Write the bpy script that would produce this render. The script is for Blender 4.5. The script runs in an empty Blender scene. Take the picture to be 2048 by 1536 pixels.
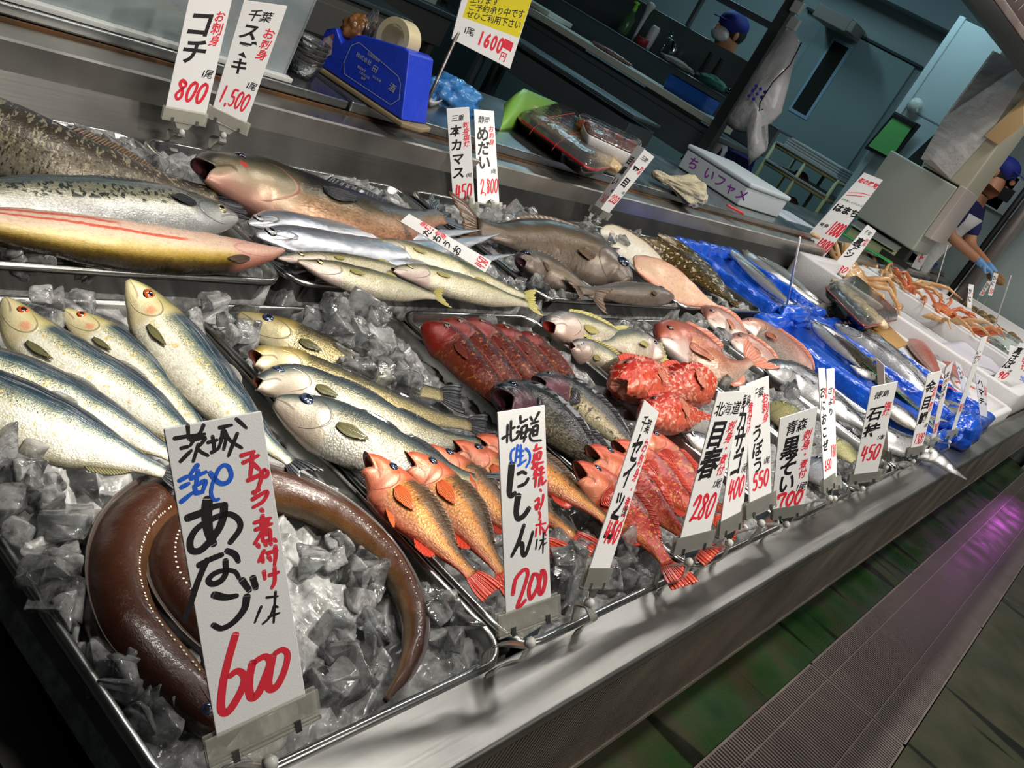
import bpy, bmesh, math, random
import numpy as np
from mathutils import Vector, Matrix, Quaternion
random.seed(7)
RNG = np.random.RandomState(11)
SC = bpy.context.scene
COL = SC.collection

# ------------------------------------------------------------------ camera
F_PX = 1935.43                       # focal length for a 2048 px wide frame
ROT = np.array([[0.56332674, -0.67933914, 0.47027792],
                [-0.03837957, -0.5900829, -0.8064299],
                [0.82534235, 0.43623446, -0.35848222]])   # world -> camera (right, down, forward)
EYE = np.array([0.0, 0.0, 1.31])
cam_data = bpy.data.cameras.new('camera')
cam = bpy.data.objects.new('camera', cam_data)
COL.objects.link(cam)
cam_data.sensor_width = 36.0
cam_data.lens = 36.0 * F_PX / 2048.0
cam_data.clip_start = 0.02
cam_data.clip_end = 60
mr = np.stack([ROT[0], -ROT[1], -ROT[2]], 1)
m4 = Matrix.Identity(4)
for i in range(3):
    for j in range(3):
        m4[i][j] = mr[i, j]
    m4[i][3] = EYE[i]
cam.matrix_world = m4
SC.camera = cam

# ------------------------------------------------------------------ light and exposure
SC.view_settings.view_transform = 'Standard'
SC.view_settings.look = 'None'
SC.view_settings.gamma = 1.0
SC.view_settings.exposure = 0.0
SC.view_settings.use_curve_mapping = False
SC.cycles.max_bounces = 9
SC.cycles.transmission_bounces = 8
SC.cycles.glossy_bounces = 4
SC.cycles.diffuse_bounces = 3
SC.cycles.transparent_max_bounces = 12
SC.cycles.caustics_refractive = False
SC.cycles.caustics_reflective = False
SC.cycles.sample_clamp_indirect = 4.0
w = bpy.data.worlds.new('World')
SC.world = w
w.use_nodes = True
w.node_tree.nodes['Background'].inputs[0].default_value = (0.30, 0.36, 0.40, 1)
w.node_tree.nodes['Background'].inputs[1].default_value = 0.11

def area(name, loc, aim, size, power, color, sy=None, spread=180):
    l = bpy.data.lights.new(name, 'AREA')
    l.shape = 'RECTANGLE'
    l.size = size
    l.size_y = sy or size
    l.energy = power
    l.color = color
    l.spread = math.radians(spread)
    o = bpy.data.objects.new(name, l)
    COL.objects.link(o)
    o.location = loc
    o.rotation_euler = (Vector(aim) - Vector(loc)).to_track_quat('-Z', 'Y').to_euler()
    return o

def spot(name, loc, aim, power, color, angle, blend=0.6, rad=0.06):
    l = bpy.data.lights.new(name, 'SPOT')
    l.energy = power
    l.color = color
    l.spot_size = math.radians(angle)
    l.spot_blend = blend
    l.shadow_soft_size = rad
    o = bpy.data.objects.new(name, l)
    COL.objects.link(o)
    o.location = loc
    o.rotation_euler = (Vector(aim) - Vector(loc)).to_track_quat('-Z', 'Y').to_euler()
    return o

WARM = (1.0, 0.93, 0.82)
# spot lamps hung in a row above the fish display
spot('display_spot', (0.95, 0.30, 2.35), (0.66, 0.64, 0.75), 250, WARM, 24, 0.9)
for sx_ in (0.55, 1.35, 2.15, 3.10, 4.30, 5.90, 7.60):
    spot('display_spot', (sx_, -0.15, 2.40), (sx_ + 0.10, 0.75, 0.75), 70 if sx_ > .6 else 40, WARM, 66, 0.8, 0.05)
for sx_ in (0.9, 2.3, 4.0, 6.2):
    area('display_tube', (sx_, 1.0, 2.75), (sx_, 0.8, 0.75), 0.9, 13, (1.0, 0.96, 0.90), 0.10)
# cool tubes over the preparation room, dim
area('kitchen_tube', (6.6, 4.2, 2.9), (6.4, 3.6, 0.8), 1.2, 15, (0.50, 0.85, 1.0), 0.12)
area('kitchen_tube', (6.3, 2.4, 2.75), (6.6, 2.6, 0.9), 1.2, 10, (0.55, 0.88, 1.0), 0.12)
# aisle: unseen fill light added to brighten the card fronts, and a magenta shop sign further down
area('aisle_fill', (1.8, -2.2, 2.9), (2.2, 0.2, 0.6), 3.2, 46, (1.0, 0.94, 0.86), 1.2)
area('magenta_sign_light', (7.6, 0.05, 0.30), (5.0, 0.13, 0.0), 0.12, 0.035, (0.9, 0.15, 1.0), 0.2, 30)

# ------------------------------------------------------------------ helpers
def V3(p):
    return Vector((float(p[0]), float(p[1]), float(p[2])))

def ray(px, py):
    return ROT.T @ np.array([px - 1024.0, py - 768.0, F_PX])

def at(px, py, z):
    d = ray(px, py)
    return EYE + d * ((z - EYE[2]) / d[2])

def aty(px, py, y):
    d = ray(px, py)
    return EYE + d * (y / d[1])

def atx(px, py, x):
    d = ray(px, py)
    return EYE + d * (x / d[0])

def atp(px, py, p0, n):
    d = ray(px, py)
    return EYE + d * (np.dot(np.asarray(p0) - EYE, n) / np.dot(d, n))

def unit(v):
    v = np.asarray(v, float)
    return v / (np.linalg.norm(v) + 1e-12)

def mesh(name, verts, faces, mats, parent=None, uv=None, midx=None, smooth=True, loc=None):
    me = bpy.data.meshes.new(name)
    me.from_pydata([tuple(map(float, v)) for v in verts], [], [tuple(int(i) for i in f) for f in faces])
    for m in (mats if isinstance(mats, (list, tuple)) else [mats]):
        me.materials.append(m)
    n = len(me.polygons)
    if smooth:
        me.polygons.foreach_set('use_smooth', [True] * n)
    if midx is not None:
        me.polygons.foreach_set('material_index', [int(i) for i in midx])
    if uv is not None:
        lay = me.uv_layers.new(name='UVMap')
        li = np.zeros(len(me.loops), dtype=np.int32)
        me.loops.foreach_get('vertex_index', li)
        lay.data.foreach_set('uv', np.asarray(uv, dtype=np.float32)[li].ravel())
    me.update()
    o = bpy.data.objects.new(name, me)
    COL.objects.link(o)
    if loc is not None:
        o.location = loc
    if parent is not None:
        o.parent = parent
    return o

class MB:
    """collects pieces of one part and links them as ONE mesh object"""
    def __init__(s):
        s.v, s.f, s.mi, s.uv = [], [], [], []
    def add(s, v, f, mi=0, uv=None):
        b = len(s.v)
        s.v += [tuple(map(float, p)) for p in v]
        s.f += [tuple(b + int(i) for i in q) for q in f]
        s.mi += [mi] * len(f)
        s.uv += list(uv) if uv is not None else [(0, 0)] * len(v)
        return s
    def box(s, lo, hi, mi=0, M=None):
        x0, y0, z0 = lo
        x1, y1, z1 = hi
        v = [(x0, y0, z0), (x1, y0, z0), (x1, y1, z0), (x0, y1, z0), (x0, y0, z1), (x1, y0, z1), (x1, y1, z1), (x0, y1, z1)]
        if M is not None:
            v = [M @ Vector(p) for p in v]
        return s.add(v, [(0, 3, 2, 1), (4, 5, 6, 7), (0, 1, 5, 4), (1, 2, 6, 5), (2, 3, 7, 6), (3, 0, 4, 7)], mi)
    def tube(s, pts, r, n=10, mi=0, cap=True):
        pts = [np.asarray(p, float) for p in pts]
        rs = r if isinstance(r, (list, tuple)) else [r] * len(pts)
        v, f = [], []
        up = np.array([0.0, 0.0, 1.0])
        for i, p in enumerate(pts):
            t = unit(pts[min(i + 1, len(pts) - 1)] - pts[max(i - 1, 0)])
            a = np.cross(t, up if abs(t[2]) < 0.9 else np.array([1.0, 0, 0]))
            a = unit(a)
            b = np.cross(a, t)
            for k in range(n):
                th = 2 * math.pi * k / n
                v.append(p + rs[i] * (a * math.cos(th) + b * math.sin(th)))
        for i in range(len(pts) - 1):
            for k in range(n):
                f.append((i * n + k, i * n + (k + 1) % n, (i + 1) * n + (k + 1) % n, (i + 1) * n + k))
        if cap:
            f.append(tuple(range(n - 1, -1, -1)))
            f.append(tuple((len(pts) - 1) * n + k for k in range(n)))
        return s.add(v, f, mi)
    def lathe(s, prof, n=20, mi=0, M=None):
        v, f = [], []
        for r, z in prof:
            for k in range(n):
                th = 2 * math.pi * k / n
                p = Vector((r * math.cos(th), r * math.sin(th), z))
                v.append(M @ p if M is not None else p)
        for i in range(len(prof) - 1):
            for k in range(n):
                f.append((i * n + k, i * n + (k + 1) % n, (i + 1) * n + (k + 1) % n, (i + 1) * n + k))
        f.append(tuple(range(n - 1, -1, -1)))
        f.append(tuple((len(prof) - 1) * n + k for k in range(n)))
        return s.add(v, f, mi)
    def prism(s, poly, z0, z1, mi=0, M=None):
        n = len(poly)
        v = [Vector((p[0], p[1], z0)) for p in poly] + [Vector((p[0], p[1], z1)) for p in poly]
        if M is not None:
            v = [M @ p for p in v]
        f = [tuple(range(n - 1, -1, -1)), tuple(range(n, 2 * n))]
        f += [(i, (i + 1) % n, n + (i + 1) % n, n + i) for i in range(n)]
        return s.add(v, f, mi)
    def build(s, name, mats, parent=None, smooth=False, bevel=0.0, seg=2, solid=0.0):
        o = mesh(name, s.v, s.f, mats, parent, s.uv, s.mi, smooth)
        if solid:
            d = o.modifiers.new('solid', 'SOLIDIFY')
            d.thickness = solid
            d.offset = 0
        if bevel:
            d = o.modifiers.new('bevel', 'BEVEL')
            d.width = bevel
            d.segments = seg
            d.limit_method = 'ANGLE'
            d.angle_limit = math.radians(50)
            o.data.polygons.foreach_set('use_smooth', [True] * len(o.data.polygons))
            wn = o.modifiers.new('wn', 'WEIGHTED_NORMAL')
            wn.keep_sharp = True
        return o

def tag(o, label=None, cat=None, group=None, kind=None):
    if label: o['label'] = label
    if cat: o['category'] = cat
    if group: o['group'] = group
    if kind: o['kind'] = kind
    return o

def empty(name, loc=(0, 0, 0)):
    o = bpy.data.objects.new(name, None)
    o.empty_display_size = 0.05
    COL.objects.link(o)
    o.location = loc
    return o

def shift_to(o, origin):
    """move a mesh's origin without moving its surface"""
    origin = V3(origin)
    o.data.transform(Matrix.Translation(-origin))
    o.location = origin
    return o

# ------------------------------------------------------------------ materials
def newmat(name):
    m = bpy.data.materials.new(name)
    m.use_nodes = True
    nt = m.node_tree
    return m, nt, nt.nodes['Principled BSDF']

def mat(name, color, rough=0.5, metal=0.0, spec=0.5, trans=0.0, ior=1.45, alpha=1.0, emit=None, es=0.0, coat=0.0, sss=0.0,
        noise=None, bump=None, nrough=None):
    """noise=(scale, amount, color2)  bump=(scale, strength)"""
    m, nt, b = newmat(name)
    I = b.inputs
    I['Base Color'].default_value = (*color, 1)
    I['Roughness'].default_value = rough
    I['Metallic'].default_value = metal
    I['Specular IOR Level'].default_value = spec
    I['Transmission Weight'].default_value = trans
    I['IOR'].default_value = ior
    I['Alpha'].default_value = alpha
    I['Coat Weight'].default_value = coat
    I['Coat Roughness'].default_value = 0.08
    if sss:
        I['Subsurface Weight'].default_value = sss
        I['Subsurface Radius'].default_value = (0.01, 0.006, 0.004)
        I['Subsurface Scale'].default_value = 0.5
    if emit:
        I['Emission Color'].default_value = (*emit, 1)
        I['Emission Strength'].default_value = es
    N, L = nt.nodes, nt.links
    if noise or bump or nrough:
        tc = N.new('ShaderNodeTexCoord')
    if noise:
        t = N.new('ShaderNodeTexNoise')
        t.inputs['Scale'].default_value = noise[0]
        t.inputs['Detail'].default_value = 5
        L.new(tc.outputs['Object'], t.inputs['Vector'])
        r = N.new('ShaderNodeValToRGB')
        r.color_ramp.elements[0].position = 0.5 - noise[1]
        r.color_ramp.elements[1].position = 0.5 + noise[1]
        r.color_ramp.elements[0].color = (*color, 1)
        r.color_ramp.elements[1].color = (*noise[2], 1)
        L.new(t.outputs['Fac'], r.inputs['Fac'])
        L.new(r.outputs['Color'], I['Base Color'])
    if nrough:
        t = N.new('ShaderNodeTexNoise')
        t.inputs['Scale'].default_value = nrough[0]
        t.inputs['Detail'].default_value = 6
        L.new(tc.outputs['Object'], t.inputs['Vector'])
        mp = N.new('ShaderNodeMapRange')
        mp.inputs['To Min'].default_value = nrough[1]
        mp.inputs['To Max'].default_value = nrough[2]
        mp.inputs['From Min'].default_value = 0.3
        mp.inputs['From Max'].default_value = 0.7
        L.new(t.outputs['Fac'], mp.inputs['Value'])
        L.new(mp.outputs['Result'], I['Roughness'])
    if bump:
        t = N.new('ShaderNodeTexNoise')
        t.inputs['Scale'].default_value = bump[0]
        t.inputs['Detail'].default_value = 4
        L.new(tc.outputs['Object'], t.inputs['Vector'])
        bn = N.new('ShaderNodeBump')
        bn.inputs['Strength'].default_value = bump[1]
        bn.inputs['Distance'].default_value = 0.01
        L.new(t.outputs['Fac'], bn.inputs['Height'])
        L.new(bn.outputs['Normal'], I['Normal'])
    return m

def steelmat(name, base=(0.50, 0.50, 0.49), rough=(0.22, 0.42), stretch=(1.0, 30.0, 30.0), grime=0.35):
    m, nt, b = newmat(name)
    N, L = nt.nodes, nt.links
    b.inputs['Metallic'].default_value = 1.0
    tc = N.new('ShaderNodeTexCoord')
    mp = N.new('ShaderNodeMapping')
    mp.inputs['Scale'].default_value = stretch
    L.new(tc.outputs['Object'], mp.inputs['Vector'])
    n1 = N.new('ShaderNodeTexNoise')
    n1.inputs['Scale'].default_value = 6
    n1.inputs['Detail'].default_value = 8
    L.new(mp.outputs['Vector'], n1.inputs['Vector'])
    n2 = N.new('ShaderNodeTexNoise')
    n2.inputs['Scale'].default_value = 7
    n2.inputs['Detail'].default_value = 6
    L.new(tc.outputs['Object'], n2.inputs['Vector'])
    r = N.new('ShaderNodeMapRange')
    r.inputs['To Min'].default_value = rough[0]
    r.inputs['To Max'].default_value = rough[1]
    L.new(n2.outputs['Fac'], r.inputs['Value'])
    L.new(r.outputs['Result'], b.inputs['Roughness'])
    cr = N.new('ShaderNodeValToRGB')
    cr.color_ramp.elements[0].position = 0.3
    cr.color_ramp.elements[1].position = 0.7
    cr.color_ramp.elements[0].color = (*[c * (1 - grime) for c in base], 1)
    cr.color_ramp.elements[1].color = (*base, 1)
    L.new(n2.outputs['Fac'], cr.inputs['Fac'])
    L.new(cr.outputs['Color'], b.inputs['Base Color'])
    bn = N.new('ShaderNodeBump')
    bn.inputs['Strength'].default_value = 0.12
    bn.inputs['Distance'].default_value = 0.002
    L.new(n1.outputs['Fac'], bn.inputs['Height'])
    L.new(bn.outputs['Normal'], b.inputs['Normal'])
    return m

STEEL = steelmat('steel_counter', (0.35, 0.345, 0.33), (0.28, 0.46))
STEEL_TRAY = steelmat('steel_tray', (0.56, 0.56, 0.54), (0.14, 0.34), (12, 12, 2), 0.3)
STEEL_LIT = steelmat('steel_lit', (0.66, 0.63, 0.58), (0.26, 0.42), (1, 30, 30), 0.35)  # counter steel lightened, the step's bright reflection put into the colour
STEEL_SHADED = steelmat('steel_shaded', (0.17, 0.165, 0.155), (0.32, 0.5), (1, 30, 30), 0.3)  # counter steel darkened, the riser's dark reflection put into the colour
BLACK = mat('black_plastic', (0.012, 0.012, 0.013), 0.5)
WHITEP = mat('white_plastic', (0.75, 0.75, 0.74), 0.4)
CARD = mat('white_card', (0.90, 0.90, 0.90), 0.45, bump=(900, 0.08))
INK_B = mat('black_ink', (0.012, 0.010, 0.012), 0.5)
INK_R = mat('red_ink', (0.80, 0.030, 0.055), 0.5)
INK_BL = mat('blue_ink', (0.015, 0.13, 0.75), 0.5)
INK_G = mat('green_ink', (0.02, 0.25, 0.08), 0.5)
def filmmat(name, tint, clear=0.8, cloud=(0.75, 0.74, 0.70), rough=0.1, bump=None, ior=1.45):
    # see-through plastic: lets light straight through, a little milky, glossy
    m = bpy.data.materials.new(name)
    m.use_nodes = True
    N, L = m.node_tree.nodes, m.node_tree.links
    N.clear()
    out = N.new('ShaderNodeOutputMaterial')
    tr = N.new('ShaderNodeBsdfTransparent'); tr.inputs[0].default_value = (*tint, 1)
    df = N.new('ShaderNodeBsdfDiffuse'); df.inputs[0].default_value = (*cloud, 1)
    gl = N.new('ShaderNodeBsdfGlossy'); gl.inputs['Roughness'].default_value = rough
    fr = N.new('ShaderNodeFresnel'); fr.inputs[0].default_value = ior
    a = N.new('ShaderNodeMixShader'); a.inputs[0].default_value = 1 - clear
    L.new(tr.outputs[0], a.inputs[1]); L.new(df.outputs[0], a.inputs[2])
    b = N.new('ShaderNodeMixShader')
    L.new(fr.outputs[0], b.inputs[0]); L.new(a.outputs[0], b.inputs[1]); L.new(gl.outputs[0], b.inputs[2])
    L.new(b.outputs[0], out.inputs[0])
    if bump:
        tc = N.new('ShaderNodeTexCoord')
        t = N.new('ShaderNodeTexNoise'); t.inputs['Scale'].default_value = bump[0]; t.inputs['Detail'].default_value = 3
        bn = N.new('ShaderNodeBump'); bn.inputs['Strength'].default_value = bump[1]; bn.inputs['Distance'].default_value = 0.01
        L.new(tc.outputs['Object'], t.inputs['Vector']); L.new(t.outputs['Fac'], bn.inputs['Height'])
        for nd in (df, gl, fr): L.new(bn.outputs['Normal'], nd.inputs['Normal'])
    return m
CLEAR = filmmat('clear_plastic', (0.98, 0.97, 0.93), 0.80, (0.92, 0.91, 0.82), 0.15)
FROST = filmmat('frosted_plastic', (0.95, 0.95, 0.92), 0.30, (0.80, 0.80, 0.76), 0.25)
# ------------------------------------------------------------------ the setting
def floormat():
    m, nt, b = newmat('green_floor')
    N, L = nt.nodes, nt.links
    tc = N.new('ShaderNodeTexCoord')
    n = N.new('ShaderNodeTexNoise'); n.inputs['Scale'].default_value = 5; n.inputs['Detail'].default_value = 8
    L.new(tc.outputs['Object'], n.inputs['Vector'])
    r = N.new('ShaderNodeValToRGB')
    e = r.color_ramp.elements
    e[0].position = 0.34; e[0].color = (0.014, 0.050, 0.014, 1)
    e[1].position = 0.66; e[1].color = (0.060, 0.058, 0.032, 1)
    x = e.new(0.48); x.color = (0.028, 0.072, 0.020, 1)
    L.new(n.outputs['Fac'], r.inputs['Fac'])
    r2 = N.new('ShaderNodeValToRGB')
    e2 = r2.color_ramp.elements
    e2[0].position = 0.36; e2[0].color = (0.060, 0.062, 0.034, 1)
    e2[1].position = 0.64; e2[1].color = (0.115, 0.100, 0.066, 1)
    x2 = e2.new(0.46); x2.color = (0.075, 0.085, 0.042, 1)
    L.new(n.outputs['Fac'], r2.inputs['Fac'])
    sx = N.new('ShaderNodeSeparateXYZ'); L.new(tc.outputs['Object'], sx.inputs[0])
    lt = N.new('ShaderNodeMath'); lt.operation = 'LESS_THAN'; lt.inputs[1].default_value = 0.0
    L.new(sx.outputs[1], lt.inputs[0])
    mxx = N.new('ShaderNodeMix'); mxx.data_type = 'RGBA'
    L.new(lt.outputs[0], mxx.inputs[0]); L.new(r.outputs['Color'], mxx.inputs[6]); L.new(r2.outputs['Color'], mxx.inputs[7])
    # wet drip streaks running across the strip under the counter
    mpp = N.new('ShaderNodeMapping'); mpp.inputs['Scale'].default_value = (9.0, 1.2, 1.0)
    L.new(tc.outputs['Object'], mpp.inputs['Vector'])
    ns = N.new('ShaderNodeTexNoise'); ns.inputs['Scale'].default_value = 1.0; ns.inputs['Detail'].default_value = 2
    L.new(mpp.outputs['Vector'], ns.inputs['Vector'])
    ms = N.new('ShaderNodeMapRange'); ms.interpolation_type = 'SMOOTHSTEP'; ms.inputs['From Min'].default_value = 0.60; ms.inputs['From Max'].default_value = 0.66
    L.new(ns.outputs['Fac'], ms.inputs['Value'])
    mdk = N.new('ShaderNodeMix'); mdk.data_type = 'RGBA'; mdk.inputs[7].default_value = (0.012, 0.016, 0.008, 1)
    L.new(ms.outputs['Result'], mdk.inputs[0]); L.new(mxx.outputs[2], mdk.inputs[6])
    L.new(mdk.outputs[2], b.inputs['Base Color'])
    n2 = N.new('ShaderNodeTexNoise'); n2.inputs['Scale'].default_value = 3.0; n2.inputs['Detail'].default_value = 5
    L.new(tc.outputs['Object'], n2.inputs['Vector'])
    mp = N.new('ShaderNodeMapRange'); mp.inputs['To Min'].default_value = 0.16; mp.inputs['To Max'].default_value = 0.6
    mp.inputs['From Min'].default_value = 0.4; mp.inputs['From Max'].default_value = 0.6
    L.new(n2.outputs['Fac'], mp.inputs['Value']); L.new(mp.outputs['Result'], b.inputs['Roughness'])
    n3 = N.new('ShaderNodeTexNoise'); n3.inputs['Scale'].default_value = 170
    L.new(tc.outputs['Object'], n3.inputs['Vector'])
    bn = N.new('ShaderNodeBump'); bn.inputs['Strength'].default_value = 0.35; bn.inputs['Distance'].default_value = 0.003
    L.new(n3.outputs['Fac'], bn.inputs['Height']); L.new(bn.outputs['Normal'], b.inputs['Normal'])
    return m

GY0, GY1 = -0.172, 0.168            # floor drain channel under the grating
fl = MB()
fl.box((-3, -4, -0.06), (8.3, GY0, 0.0)).box((-3, GY1, -0.06), (8.3, 6.6, 0.0))
tag(fl.build('floor', floormat()), kind='structure')
ch = MB()
ch.box((-3, GY0, -0.16), (8.3, GY1, -0.15))
tag(ch.build('trim_1', mat('drain_channel', (0.01, 0.01, 0.01), 0.7)), kind='structure')

GRATE = mat('grating_steel', (0.52, 0.44, 0.41), 0.42, metal=0.6, nrough=(9, 0.3, 0.55))
xs = [-1.225 + 1.375 * i for i in range(8)]
for i in range(7):
    g = MB()
    a, b_ = xs[i] + 0.004, xs[i + 1] - 0.004
    n = 98
    for k in range(n):
        x = a + (b_ - a) * (k + 0.5) / n
        g.box((x - 0.0028, GY0 + 0.006, -0.014), (x + 0.0028, GY1 - 0.006, 0.001))
    for y in (GY0 + 0.004, GY1 - 0.008):
        g.box((a, y, -0.03), (b_, y + 0.006, 0.002))
    for y in (-0.06, 0.10):
        g.box((a, y - 0.0015, -0.024), (b_, y + 0.0015, 0.0022))
    for x in (a, b_ - 0.004):
        g.box((x, GY0 + 0.004, -0.03), (x + 0.004, GY1 - 0.004, 0.002))
    o = g.build('drain_grating', GRATE)
    if i in (0, 1):
        lab = 'floor drain grating panel at the near end of the row'
    else:
        lab = ['', '', 'ribbed steel floor grating panel at the bottom edge of the picture', 'ribbed steel floor grating panel in front of the counter, one seam further along',
               'ribbed grating panel where the magenta light starts to shine on it', 'grating panel washed in magenta light', 'farthest grating panel in the floor drain row'][i]
    if i < 2:
        continue_group = 'drain gratings'
    tag(o, lab, 'drain grating', 'drain gratings')

# display counter: front ledge, ribbed apron, base, well, riser, rear ledge
CX0, CX1 = 0.372, 8.08
ctr = empty('display_counter', (CX0, 0.19, 0))
tag(ctr, 'long stainless steel fish display counter holding the trays of ice', 'counter')
def cpart(name, mb, m, **k):
    o = mb.build(name, m, None, **k)
    o.parent = ctr
    o.matrix_parent_inverse = ctr.matrix_world.inverted() if False else Matrix.Translation(-ctr.location)
    return o
ZF = 0.753
lp = MB()
lp.box((CX0, 0.190, 0.728), (CX1, 0.262, ZF - 0.004))
cpart('front_ledge', lp, STEEL, bevel=0.005)
RIB = steelmat('ribbed_steel', (0.64, 0.58, 0.52), (0.30, 0.5), (30, 30, 1), 0.3)
ap = MB()
v, f = [], []
x = CX0
k = 0
pitch = 0.0085
while x < 7.5:
    for dx, dy in ((0, 0.0), (pitch * 0.42, 0.0), (pitch * 0.5, 0.0035), (pitch * 0.92, 0.0035)):
        v.append((x + dx, 0.1915 + dy, 0.7275)); v.append((x + dx, 0.1915 + dy, 0.535))
    x += pitch
for i in range(len(v) // 2 - 1):
    f.append((2 * i, 2 * i + 1, 2 * i + 3, 2 * i + 2))
ap.add(v, f)
ap.box((7.5, 0.1915, 0.535), (CX1, 0.2, 0.7275))
ap.box((CX0, 0.1905, 0.524), (CX1, 0.204, 0.536))
cpart('ribbed_front_panel', ap, RIB)
bs = MB()
bs.box((CX0, 0.52, 0.05), (CX1, 1.40, 0.60))
bs.box((CX0, 0.204, 0.575), (CX1, 0.52, 0.60))
for i in range(6):
    bs.box((CX0 + 0.05 + i * 1.3, 0.56, 0.0), (CX0 + 0.11 + i * 1.3, 0.62, 0.05))
    bs.box((CX0 + 0.05 + i * 1.3, 1.30, 0.0), (CX0 + 0.11 + i * 1.3, 1.36, 0.05))
cpart('base', bs, mat('counter_base', (0.03, 0.03, 0.03), 0.6))
wl = MB()
wl.box((CX0, 0.245, 0.60), (CX1, 1.36, 0.64))
wl.box((CX0, 0.235, 0.60), (CX1, 0.245, 0.728))
cpart('well', wl, STEEL_SHADED)
rs = MB()
v = [(CX0 - 2, 1.362, 0.60), (CX1, 1.362, 0.60), (CX1, 1.372, 0.755), (CX0 - 2, 1.372, 0.755), (CX1, 1.402, 0.820), (CX0 - 2, 1.402, 0.820)]
rs.add(v, [(0, 1, 2, 3), (3, 2, 4, 5)])
cpart('riser', rs, STEEL_SHADED)
rb = MB()
v = [(CX0 - 2, 1.402, 0.820), (CX1, 1.402, 0.820), (CX1, 1.404, 0.864), (CX0 - 2, 1.404, 0.864), (CX1, 1.409, 0.867), (CX0 - 2, 1.409, 0.867), (CX1, 1.492, 0.867), (CX0 - 2, 1.492, 0.867)]
rb.add(v, [(0, 1, 2, 3), (3, 2, 4, 5), (5, 4, 6, 7)])
cpart('rear_step', rb, STEEL_LIT)
rs_ = MB(); rs_.box((CX0 - 2, 1.480, 0.8672), (CX1, 1.4885, 0.8725))
cpart('rusty_seam', rs_, mat('rusty_seam', (.03, .018, .010), .7, noise=(9, .12, (.12, .05, .012))))

# worktop behind the display
WY0, WZ = 1.489, 0.897
wk = empty('worktop', (1.4, WY0, 0.5))
tag(wk, 'stainless steel worktop running behind the fish trays, with tape dispenser and sashimi packs on it', 'worktop')
t = MB()
t.box((-1.6, WY0, 0.873), (1.53, 2.05, 0.893)).box((1.535, WY0 - 0.004, 0.872), (8.05, 2.02, WZ))
o = t.build('top', steelmat('steel_worktop', (0.42, 0.45, 0.45), (0.2, 0.4), (1, 30, 30), 0.3), bevel=0.004); o.parent = wk; o.matrix_parent_inverse = Matrix.Translation(-wk.location)
t = MB()
t.box((-1.6, 1.55, 0.02), (8.05, 2.0, 0.871))
t.box((-1.6, 1.493, 0.60), (8.05, 1.55, 0.866))
o = t.build('body', mat('worktop_body', (0.05, 0.05, 0.05), 0.5)); o.parent = wk; o.matrix_parent_inverse = Matrix.Translation(-wk.location)

# black box added at the near left to keep the space beyond the counter dark
e = MB()
e.box((-0.9, -0.2, 0.0), (0.355, 1.36, 0.585))
tag(e.build('trim_2', mat('black_filler_box', (0.006, 0.006, 0.006), 0.7)), kind='structure')

# ------------------------------------------------------------------ trays
def rrect(x0, x1, y0, y1, r, n=6):
    pts = []
    for cx, cy, a in ((x1 - r, y0 + r, -90), (x1 - r, y1 - r, 0), (x0 + r, y1 - r, 90), (x0 + r, y0 + r, 180)):
        for k in range(n + 1):
            t = math.radians(a + 90 * k / n)
            pts.append((cx + r * math.cos(t), cy + r * math.sin(t)))
    return pts

def tray(name, x0, x1, y0, y1, zt, depth, label, m=STEEL_TRAY, lip=0.010, draft=0.016, r=0.045, cat='tray', group=None, wall=0.002, tilt=0.0):
    mb = MB()
    rings = []
    prof = [(lip * 0.9, -0.009), (lip, -0.004), (lip * 0.75, 0.0), (lip * 0.35, 0.001), (0.0, -0.003), (-draft * 0.5, -depth * 0.5), (-draft, -depth + 0.012), (-draft - 0.012, -depth)]
    ox, oy = lip, lip
    for off, dz in prof:
        o_ = off - lip
        rings.append([(p[0], p[1], zt + dz) for p in rrect(x0 - o_, x1 + o_, y0 - o_, y1 + o_, max(0.012, r + o_))])
    # outer wall, thin gauge
    for off, dz in [(-draft - 0.012 + wall, -depth - wall), (-draft + wall, -depth + 0.010), (wall * 1.5, -0.010)][::1]:
        o_ = off - lip
        rings.append([(p[0], p[1], zt + dz) for p in rrect(x0 - o_, x1 + o_, y0 - o_, y1 + o_, max(0.012, r + o_))])
    n = len(rings[0])
    v = [p for rg in rings for p in rg]
    f = []
    for i in range(len(rings) - 1):
        if i == 7:
            continue
        for k in range(n):
            f.append((i * n + k, (i + 1) * n + k, (i + 1) * n + (k + 1) % n, i * n + (k + 1) % n))
    f.append(tuple(7 * n + k for k in range(n)))
    f.append(tuple(8 * n + k for k in reversed(range(n))))
    for k in range(n):
        a, b2 = (len(rings) - 1) * n, 0
        f.append((a + k, b2 + k, b2 + (k + 1) % n, a + (k + 1) % n))
    mb.add(v, f)
    o = mb.build(name, m, smooth=True)
    shift_to(o, ((x0 + x1) / 2, (y0 + y1) / 2, zt - depth))
    tag(o, label, cat, group)
    return o

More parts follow.
